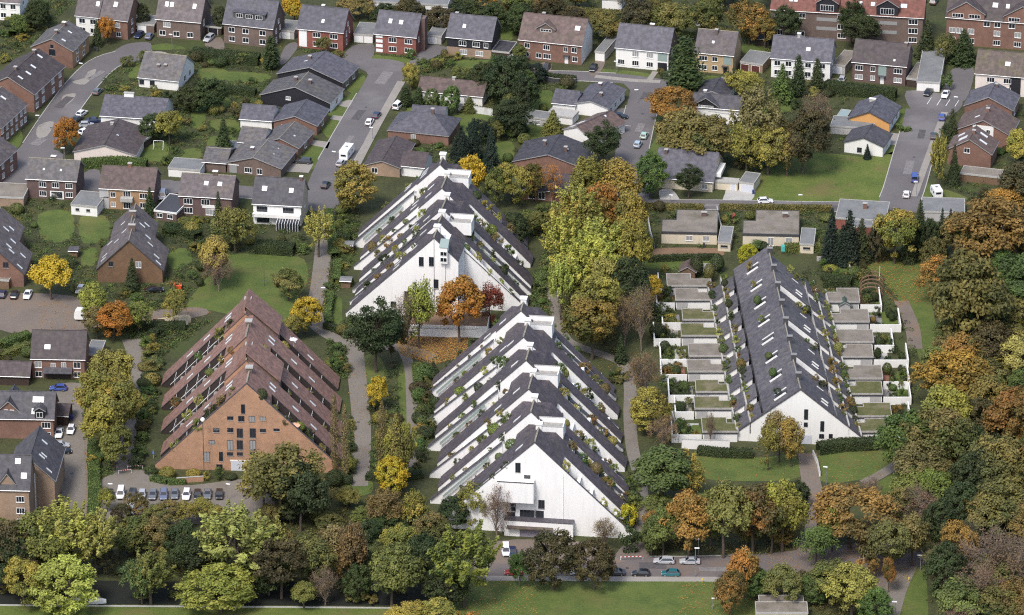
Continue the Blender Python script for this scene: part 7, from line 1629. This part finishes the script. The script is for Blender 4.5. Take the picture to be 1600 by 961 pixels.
def van_box(px, py, ang, L, W, Hh, nm, label, cat, motor=False):
    o = thing(nm, label, cat, frame(G(px, py, .075), R(ang)))
    b = MB(); z0 = .45
    prof = [(-L / 2, z0), (L / 2 - .3, z0), (L / 2, z0 + .5), (L / 2 - .15, Hh * .72), (L / 2 - .7, Hh), (-L / 2 + .15, Hh), (-L / 2, Hh - .3)]
    i = len(prof)
    me = MB()
    for s in (-1, 1): me.poly([(x, s * W / 2, z) for x, z in (prof if s < 0 else prof[::-1])])
    for k in range(i):
        a, c = prof[k], prof[(k + 1) % i]; me.poly([(a[0], -W / 2, a[1]), (a[0], W / 2, a[1]), (c[0], W / 2, c[1]), (c[0], -W / 2, c[1])])
    link('body', me.mesh('body', TRIM), None, o)
    for s in (-1, 1):
        for x in ((-L * .25, L * .15) if L > 4 else (0,)):
            link('side_window', MB().box(x - .45, x + .45, s * W / 2 - .02, s * W / 2 + .02, 1.35, 1.9).mesh('side_window', GLASS), None, o)
    link('rear_window', MB().box(-L / 2 - .02, -L / 2 + .02, -.7, .7, 1.4, 1.95).mesh('rear_window', GLASS), None, o)
    link('windscreen', MB().box(L / 2 - .11, L / 2 - .05, -.8, .8, 1.0, 1.5).mesh('windscreen', GLASS), None, o)
    link('roof_vent', MB().box(-.4, .4, -.3, .3, Hh + .001, Hh + .14).mesh('roof_vent', METAL), None, o)
    for x in ((-L * .28, L * .32) if motor else (-.1,)):
        for s in (-1, 1): link('wheel', MB().tube((x, s * (W / 2 - .25), .33), (x, s * (W / 2 - .02), .33), .33, .33, 12).mesh('wheel', TYRE), None, o)
    if not motor: link('drawbar', MB().tube((L / 2 - .1, 0, .5), (L / 2 + 1.1, 0, .5), .06, .05, 5).mesh('drawbar', METAL), None, o)
    return o
van_box(542, 245, 75, 6.6, 2.3, 2.9, 'motorhome', 'long white motorhome parked in the middle street', 'motorhome', True)
van_box(136, 499, 178, 6.2, 2.3, 2.8, 'motorhome', 'white motorhome side on in the paved west court', 'motorhome', True)
van_box(1463, 306, 100, 4.6, 2.2, 2.5, 'caravan', 'white caravan on the grass beside the east street', 'caravan')
# boat on the canal bank
bo = MB(); n = 9; Lb = 7.4
sec = []
for k in range(n):
    f = k / (n - 1); x = -Lb / 2 + f * Lb; w = 1.15 * (1 - max(0, (f - .55) / .45) ** 2.2) + .03; sh = .9 + .25 * f
    sec.append((x, w, sh))
for (x0, w0, s0), (x1, w1, s1) in zip(sec[:-1], sec[1:]):
    for s in (-1, 1):
        bo.poly([(x0, s * w0, s0), (x1, s * w1, s1), (x1, s * w1 * .55, .15), (x0, s * w0 * .55, .15)])
    bo.poly([(x0, -w0 * .55, .15), (x1, -w1 * .55, .15), (x1, w1 * .55, .15), (x0, w0 * .55, .15)])
bo.poly([(sec[0][0], -sec[0][1], sec[0][2]), (sec[0][0], sec[0][1], sec[0][2]), (sec[0][0], sec[0][1] * .55, .15), (sec[0][0], -sec[0][1] * .55, .15)])
t_ = thing('small_boat', 'white covered boat lying at the canal bank beside a yellow green tree', 'boat', frame(G(140, 943, .1), R(-2)))
link('hull', bo.mesh('hull', TRIM), None, t_)
cvr = MB()
for (x0, w0, s0), (x1, w1, s1) in zip(sec[:-1], sec[1:]):
    for s in (-1, 1): cvr.poly([(x0, s * w0, s0 + .004), (x1, s * w1, s1 + .004), (x1, 0, s1 + .35 * (w1)), (x0, 0, s0 + .35 * w0)])
link('cover', cvr.mesh('cover', plain('grey_white_tarpaulin', (.62, .62, .58), .6)), None, t_)

# ------------------------------------------------------------------ lamps and small things
LP = {}
def lamp(px, py, hpx, label, style='mast'):
    h = hpx / (SC(py) * math.cos(TH)); key = style
    o = link('street_lamp', None, frame(G(px, py), R(random.choice([0, 180, -20, 160]) if style != 'globe' else 0))); tag(o, label, 'street lamp', 'street lamps')
    if style == 'globe':
        link('pole', MB().tube((0, 0, 0), (0, 0, h - .6), .09, .07, 8).mesh('pole', DTRIM), None, o)
        b = MB()
        for i in range(6):
            for j in range(12):
                f = lambda a, c: (math.sin(a * math.pi / 6) * math.cos(c * math.pi / 6) * .55, math.sin(a * math.pi / 6) * math.sin(c * math.pi / 6) * .55, h - .15 + math.cos(a * math.pi / 6) * .55)
                b.poly([f(i, j), f(i, j + 1), f(i + 1, j + 1), f(i + 1, j)])
        link('lamp_globe', b.mesh('lamp_globe', LAMPW), None, o)
    else:
        link('pole', MB().tube((0, 0, 0), (0, 0, h), .09, .06, 8).mesh('pole', METAL if style == 'mast' else DTRIM), None, o)
        b = MB(); b.box(-.2, .85, -.17, .17, h + .001, h + .16); link('lamp_head', b.mesh('lamp_head', LAMPW), None, o)
for x, y, hp, lb in ((269, 78, 23, 'slim street lamp before the grey brown brick house'), (129, 123, 23, 'street lamp at the bend of the west street'), (61, 199, 18, 'street lamp in front of the brown terraced row'), (964, 113, 16, 'street lamp on the lawn of the white slate house'), (996, 161, 20, 'street lamp at the cul-de-sac turning place'),
                     (1491, 174, 22, 'street lamp at the parking court corner'), (1252, 327, 22, 'street lamp on the lane below the meadow'), (1432, 309, 24, 'street lamp at the foot of the east street'), (101, 262, 30, 'tall lamp behind the grey roof brick house'), (171, 787, 31, 'lamp at the lane end of the brick block car park'),
                     (355, 783, 27, 'lamp at the far end of the brick block car park'), (1086, 902, 46, 'lamp between cars on the bottom street'), (1113, 952, 17, 'short lamp on the bottom lawn'), (1440, 868, 42, 'tall white-headed lamp beside the wood path'), (1438, 892, 24, 'lamp at the turning place of the bottom street'),
                     (1399, 966, 26, 'lamp beside the footpath leaving the bottom edge'), (1490, 818, 20, 'lamp in the wood path gap'), (1291, 757, 27, 'lamp on the lawn by the grey block driveway'), (1047, 317, 12, 'low lamp on the lane before the purple roof house'), (582, 218, 18, 'lamp on the pavement of the middle street'), (524, 268, 30, 'lamp at the lower end of the middle street'), (507, 462, 12, 'low footpath lamp beside the big lawn'), (1091, 868, 26, 'slim lamp behind the bottom street cars')):
    lamp(x, y, hp, lb)
lamp(319, 742, 88, 'tall mast with white globe lamp before the brick gable', 'globe')

def barrier(px0, py0, px1, py1, label):
    a, b = G(px0, py0), G(px1, py1); d = b - a; L = d.length; o = thing('barrier', label, 'barrier', frame(a, math.atan2(d.y, d.x)), 'red and white barriers')
    mb = MB(); n = 12
    for k in range(n): mb.box(L * k / n, L * (k + 1) / n - .001, -.05, .05, .85, 1.0, k % 2)
    link('rail', mb.mesh('rail', [TRIM, plain('signal_red_paint', (.45, .04, .03), .4)]), None, o)
    for x in (.05, L - .05): link('post', MB().tube((x, 0, 0), (x, 0, .849), .05, .05, 6).mesh('post', TRIM), None, o)
barrier(185, 741, 206, 739, 'nearer red and white barrier at the car park entrance'); barrier(199, 734, 223, 733, 'farther red and white barrier at the car park entrance'); barrier(969, 876, 1005, 875, 'long red and white barrier across the yard path')
for x, y, lb in ((1097, 911, 'yellow marker post at the bottom lawn kerb'), (1420, 909, 'yellow marker post beside the path lawn')):
    o = thing('marker_post', lb, 'post', frame(G(x, y), 0), 'yellow marker posts'); ym = plain('yellow_paint', (.75, .55, .03), .5)
    link('post', MB().tube((0, 0, 0), (0, 0, 1.2), .06, .06, 7).mesh('post', ym), None, o); link('sign_plate', MB().box(-.14, .14, -.09, -.06, .85, 1.2).mesh('sign_plate', ym), None, o)
# bench, swings, cover, trellis, parasols, bins
o = thing('park_bench', 'dark wooden bench at the sandy playground', 'bench', frame(G(248, 505), 0)); link('seat', MB().box(-1.4, 1.4, -.25, .25, .42, .48).mesh('seat', DWOOD), None, o); link('backrest', MB().box(-1.4, 1.4, .26, .32, .55, .95).mesh('backrest', DWOOD), None, o)
for x in (-1.1, 1.1): link('leg', MB().box(x - .06, x + .06, -.22, .22, 0, .419).mesh('leg', CONC), None, o)
def swing(px, py, ang, w, h, m_, label, slide=False):
    o = thing('swing_set', label, 'swing', frame(G(px, py), R(ang)))
    f = MB()
    for x in (-w / 2, w / 2):
        for s in (-1, 1): f.tube((x, s * .9, 0), (x, 0, h), .06, .06, 6)
    f.tube((-w / 2, 0, h), (w / 2, 0, h), .06, .06, 6); link('frame', f.mesh('frame', m_), None, o)
    for x in (-w * .2, w * .2):
        c = MB(); c.tube((x - .2, 0, h), (x - .2, 0, .5), .015, .015, 4); c.tube((x + .2, 0, h), (x + .2, 0, .5), .015, .015, 4)
        q = link('seat', MB().box(x - .25, x + .25, -.1, .1, .46, .5).mesh('seat', DTRIM), None, o); link('chain', c.mesh('chain', METAL), None, q)
    if slide: link('slide', MB().prism([(-.4, 1.7), (-.4, 1.8), (-3.0, .3), (-3.0, .2)], 'x', -w / 2 - .9, -w / 2 - .3).mesh('slide', plain('red_plastic', (.40, .05, .06), .4)), None, o)
swing(248, 232, -8, 2.6, 2.2, TRIM, 'white framed garden swing in the west bungalow gardens'); swing(1160, 342, 0, 3.4, 2.4, DTRIM, 'swing frame with red slide behind the second flat bungalow', True)
o = thing('covered_bench', 'garden seat under a teal cover before the second flat bungalow', 'bench', frame(G(1231, 393), 0)); teal = plain('teal_tarpaulin', (.06, .36, .33), .6)
link('cover', MB().prism([(-.7, .3), (-.5, 1.5), (.5, 1.7), (.6, .3)], 'x', -1.7, 1.7).mesh('cover', teal), None, o); link('leg', MB().box(-1.5, 1.5, -.5, .4, 0, .299).mesh('leg', METAL), None, o)
o = thing('trellis', 'arched pergola of curved wooden slats in the far east courtyard garden', 'pergola', frame(G(1361, 462), R(-6)))
for k in range(5):
    a = MB(); y = k * 2.3
    for i in range(10):
        t0, t1 = math.pi * i / 10, math.pi * (i + 1) / 10; p = lambda t, r: (math.cos(t) * r, y, .2 + math.sin(t) * (r * .75))
        a.tube(p(t0, 2.9), p(t1, 2.9), .20, .20, 5)
    link('arch', a.mesh('arch', WOOD), None, o)
rl_ = MB()
for t in (0.5, 1.2, 1.9, 2.6): rl_.tube((math.cos(t) * 2.9, 0, .2 + math.sin(t) * 2.2), (math.cos(t) * 2.9, 9.2, .2 + math.sin(t) * 2.2), .05, .05, 5)
link('rail', rl_.mesh('rail', WOOD), None, o)
def parasol(p, colr, label, openp=True, r=1.5):
    o = thing('parasol', label, 'parasol', frame(p, 0)); link('pole', MB().tube((0, 0, 0), (0, 0, 2.2), .03, .03, 6).mesh('pole', TRIM), None, o); b = MB()
    for k in range(8):
        a, c = k * math.pi / 4, (k + 1) * math.pi / 4
        if openp: b.poly([(0, 0, 2.5), (r * math.cos(a), r * math.sin(a), 2.0), (r * math.cos(c), r * math.sin(c), 2.0)])
        else: b.poly([(0, 0, 2.5), (.3 * math.cos(a), .3 * math.sin(a), 1.2), (.3 * math.cos(c), .3 * math.sin(c), 1.2)])
    link('canopy', b.mesh('canopy', colr), None, o)
parasol(MC @ Vector((10.6, 1.5, 9.3)), plain('peach_canvas', (.72, .42, .26), .8), 'open peach parasol on a terrace of the brick block'); parasol(G(240, 716), plain('blue_canvas', (.10, .18, .42), .8), 'closed blue parasol at the foot of the brick block', False)
parasol(MC @ Vector((7.0, vC[3] + 3.0, 12.6)), plain('white_canvas', (.8, .8, .77), .8), 'small white parasol high on the far terrace of the brick block', True, 1.0)
bn = plain('blue_bin_plastic', (.06, .08, .35), .5)
def bin_(px, py, m_, label, ang=0):
    o = thing('wheelie_bin', label, 'bin', frame(G(px, py), R(ang))); link('body', MB().prism([(-.28, .05), (.28, .05), (.34, .95), (-.34, .95)], 'x', -.28, .28).mesh('body', m_), None, o); link('lid', MB().box(-.31, .31, -.37, .37, .953, 1.04).mesh('lid', m_), None, o)
    for s in (-.24, .24): link('wheel', MB().tube((s - .03, .3, .1), (s + .03, .3, .1), .1, .1, 8).mesh('wheel', TYRE), None, o)
bin_(112, 655, bn, 'blue recycling bin with yellow base at the dark carport'); bin_(1177, 303, plain('dark_blue_bin', (.02, .04, .15), .5), 'dark blue bin before the pale garage doors'); bin_(152, 80, plain('grey_bin', (.05, .05, .055), .5), 'dark grey bin by the brown brick house drive, nearer the road'); bin_(148, 79, plain('grey_bin', (.05, .05, .055), .5), 'dark grey bin beside the wall of the brown brick house'); bin_(1100, 346 + 40, plain('grey_bin', (.05, .05, .055), .5), 'dark grey bin at the first flat bungalow wall')
o = thing('play_hut', 'bright red plastic hut beside the ivy chalet', 'play hut', frame(G(278, 452), 0)); rp_ = plain('orange_red_plastic', (.62, .09, .02), .5); link('wall', MB().box(-.9, .9, -.7, .7, 0, 1.2).mesh('wall', rp_), None, o); link('roof', MB().prism([(-.85, 1.2), (.85, 1.2), (0, 1.8)], 'x', -1.0, 1.0).mesh('roof', rp_), None, o)
o = thing('washing_pole', 'slim dark pole with cross arm on the big lawn', 'pole', frame(G(413, 447), 0)); link('pole', MB().tube((0, 0, 0), (0, 0, 4.6), .06, .05, 6).mesh('pole', DTRIM), None, o); link('arm', MB().tube((-1.2, 0, 1.5), (1.2, 0, 1.5), .04, .04, 5).mesh('arm', DTRIM), None, o)
o = thing('flag_pole', 'white flagpole beside the arched pergola', 'pole', frame(G(1374, 440), 0)); link('pole', MB().tube((0, 0, 0), (0, 0, 4.0), .07, .05, 7).mesh('pole', TRIM), None, o); link('finial', MB().tube((0, 0, 4.001), (0, 0, 4.15), .08, .08, 7).mesh('finial', TRIM), None, o)
o = thing('notice_board', 'small white notice sign on posts at the footpath fork', 'sign', frame(G(1446, 410), R(-10))); link('board', MB().box(-.9, .9, -.05, .05, .8, 1.9).mesh('board', GREYW), None, o)
for s in (-.8, .8): link('post', MB().tube((s, 0, 0), (s, 0, .799), .05, .05, 6).mesh('post', METAL), None, o)
# driveway walls beside the grey block garage, garden walls, retaining walls and fences
def wall(pts, h, th, m_, nm, label, cat, group=None):
    pp = [G(x, y) for x, y in pts]; c = sum((Vector(p) for p in pp), Vector()) / len(pp); o = link(nm, None, T(c.x, c.y, 0)); tag(o, label, cat, group); b = MB(); cpb = MB()
    for a, d in zip(pp[:-1], pp[1:]):
        v = (d - a); L = v.length; v.normalize(); n = Vector((-v.y, v.x, 0)) * th / 2
        for bb, z0, z1, k in ((b, 0, h, 1.0), (cpb, h + .002, h + .08, 1.3)):
            q = [a + n * k, a - n * k, d - n * k, d + n * k]; i = len(bb.v)
            bb.v += [(p.x - c.x, p.y - c.y, z) for z in (z0, z1) for p in q]
            for f in ((0, 3, 2, 1), (4, 5, 6, 7), (0, 1, 5, 4), (1, 2, 6, 5), (2, 3, 7, 6), (3, 0, 4, 7)): bb.f.append(tuple(i + k_ for k_ in f)); bb.m.append(0)
    link('wall_panel', b.mesh('wall_panel', m_), None, o); link('coping', cpb.mesh('coping', CONC), None, o)
wall([(1270, 710), (1277, 726), (1281, 745)], 1.1, .25, CLEANW, 'driveway_wall', 'white wall flanking the driveway of the grey block', 'wall')
wall([(1065, 701), (1140, 703)], 2.4, .3, CLEANW, 'garden_wall', 'long white retaining wall at the nearest west courtyard garden', 'wall'); wall([(1050, 650), (1056, 672), (1060, 692)], 1.2, .25, GREYW, 'garden_wall', 'grey side wall of the nearest west courtyard garden', 'wall')
wall([(1068, 425), (1120, 425)], 2.2, .3, CLEANW, 'garden_wall', 'white wall between small lawn and the farthest west courtyard house', 'wall'); wall([(716, 172), (770, 181)], 1.9, .25, plastermat('streaky_white_wall', (.62, .62, .60), .9), 'garden_wall', 'streaky white garden wall below the brown long bungalow', 'wall')
wall([(1107, 190), (1147, 196)], 3.0, .3, CLEANW, 'garden_wall', 'high white garden wall before the black roof villa', 'wall'); wall([(625, 524), (700, 527), (790, 527)], 2.2, .3, CLEANW, 'garden_wall', 'low white forecourt wall behind the leaf litter', 'wall')
wall([(1276, 408), (1324, 408), (1330, 432)], 1.2, .2, CONC, 'garden_wall', 'pale concrete wall round the farthest east courtyard garden', 'wall'); wall([(276, 755), (318, 752)], 1.3, .3, HILLB, 'planter_wall', 'low brick planter wall before the brick gable', 'wall')
wall([(836, 124), (866, 130), (900, 131)], 1.4, .1, DTRIM, 'garden_fence', 'dark grey board fence along the street of the triangular dormer pair', 'fence')
for k, (x0, x1, y) in enumerate(((1002, 1046, 330), (1062, 1100, 331), (1128, 1160, 332))):
    pass
wall([(1120, 330), (1124, 350), (1130, 372)], 1.4, .2, CONC, 'garden_wall', 'pale side wall between the two flat bungalows', 'wall')
wall([(1012, 345), (1016, 368), (1022, 388)], 1.4, .2, CONC, 'garden_wall', 'pale garden wall on the outer side of the first flat bungalow', 'wall')
# small garden sheds and a green tool hut
house(None, 'wooden garden shed with dark roof in the ivy chalet gardens', (106, 392), (122, 393), 3, 2.0, 7, 'u', WOOD, DSLATE, name='garden_shed', cat='shed', addref=False)
house(None, 'green roofed hut behind the second east courtyard house', (1310, 478), (1331, 478), 3.4, 2.2, 6, 'v', GREYW, roofmat('green_felt_roof', (.05, .075, .06)), name='garden_shed', cat='shed', addref=False)
house(None, 'brown roofed summer house in the farthest west courtyard garden', (1060, 424), (1088, 426), 5, 2.2, 8, 'v', WOOD, BROWNR, name='summer_house', cat='shed', addref=False)
house(None, 'grey roofed hut in the garden strip of the rear white block', (530, 439), (549, 440), 3.0, 2.0, 6, 'u', WOOD, FLATG, name='garden_shed', cat='shed', addref=False)
house(None, 'red brown hut with grey roof beside the rear white block hedge', (532, 383), (552, 384), 3.0, 2.2, 6, 'u', REDB, FLATG, name='garden_shed', cat='shed', addref=False)
# ------------------------------------------------------------------ camera, light, render look
cd = bpy.data.cameras.new('camera'); co = bpy.data.objects.new('camera', cd); col.objects.link(co)
co.location = CAM; co.rotation_euler = (math.pi / 2 - TH, 0, 0)
cd.sensor_width = 36.0; cd.lens = F / 1600 * 36.0; cd.clip_start = 5.0; cd.clip_end = 8000.0
scene.camera = co
w = bpy.data.worlds.new('World'); scene.world = w; w.use_nodes = True
nt = w.node_tree; bg = nt.nodes['Background']
sky = nt.nodes.new('ShaderNodeTexSky'); sky.sky_type = 'NISHITA'; sky.sun_disc = False
SUN_EL, SUN_AZ = R(54), R(208)     # azimuth clockwise from +Y: behind the camera, a little to the left
sky.sun_elevation = SUN_EL; sky.sun_rotation = SUN_AZ; sky.air_density = 1.0; sky.dust_density = 3.0; sky.ozone_density = 1.0
nt.links.new(sky.outputs['Color'], bg.inputs['Color']); bg.inputs['Strength'].default_value = 0.12
ld = bpy.data.lights.new('sun', 'SUN'); lo = bpy.data.objects.new('sun', ld); col.objects.link(lo)
ld.energy = 1.5; ld.angle = R(15); ld.color = (1.0, 0.97, 0.93)
sd = Vector((math.sin(SUN_AZ) * math.cos(SUN_EL), math.cos(SUN_AZ) * math.cos(SUN_EL), math.sin(SUN_EL)))
lo.rotation_euler = sd.to_track_quat('Z', 'Y').to_euler(); lo.location = (0, 0, 300)
vs_ = scene.view_settings; vs_.view_transform = 'Standard'; vs_.look = 'None'; vs_.gamma = 1.0; vs_.use_curve_mapping = False
vs_.exposure = 0.86
scene.render.engine = 'CYCLES'
scene.cycles.max_bounces = 5; scene.cycles.diffuse_bounces = 2; scene.cycles.glossy_bounces = 2; scene.cycles.transmission_bounces = 2
scene.cycles.use_denoising = False
scene.cycles.filter_width = 1.15
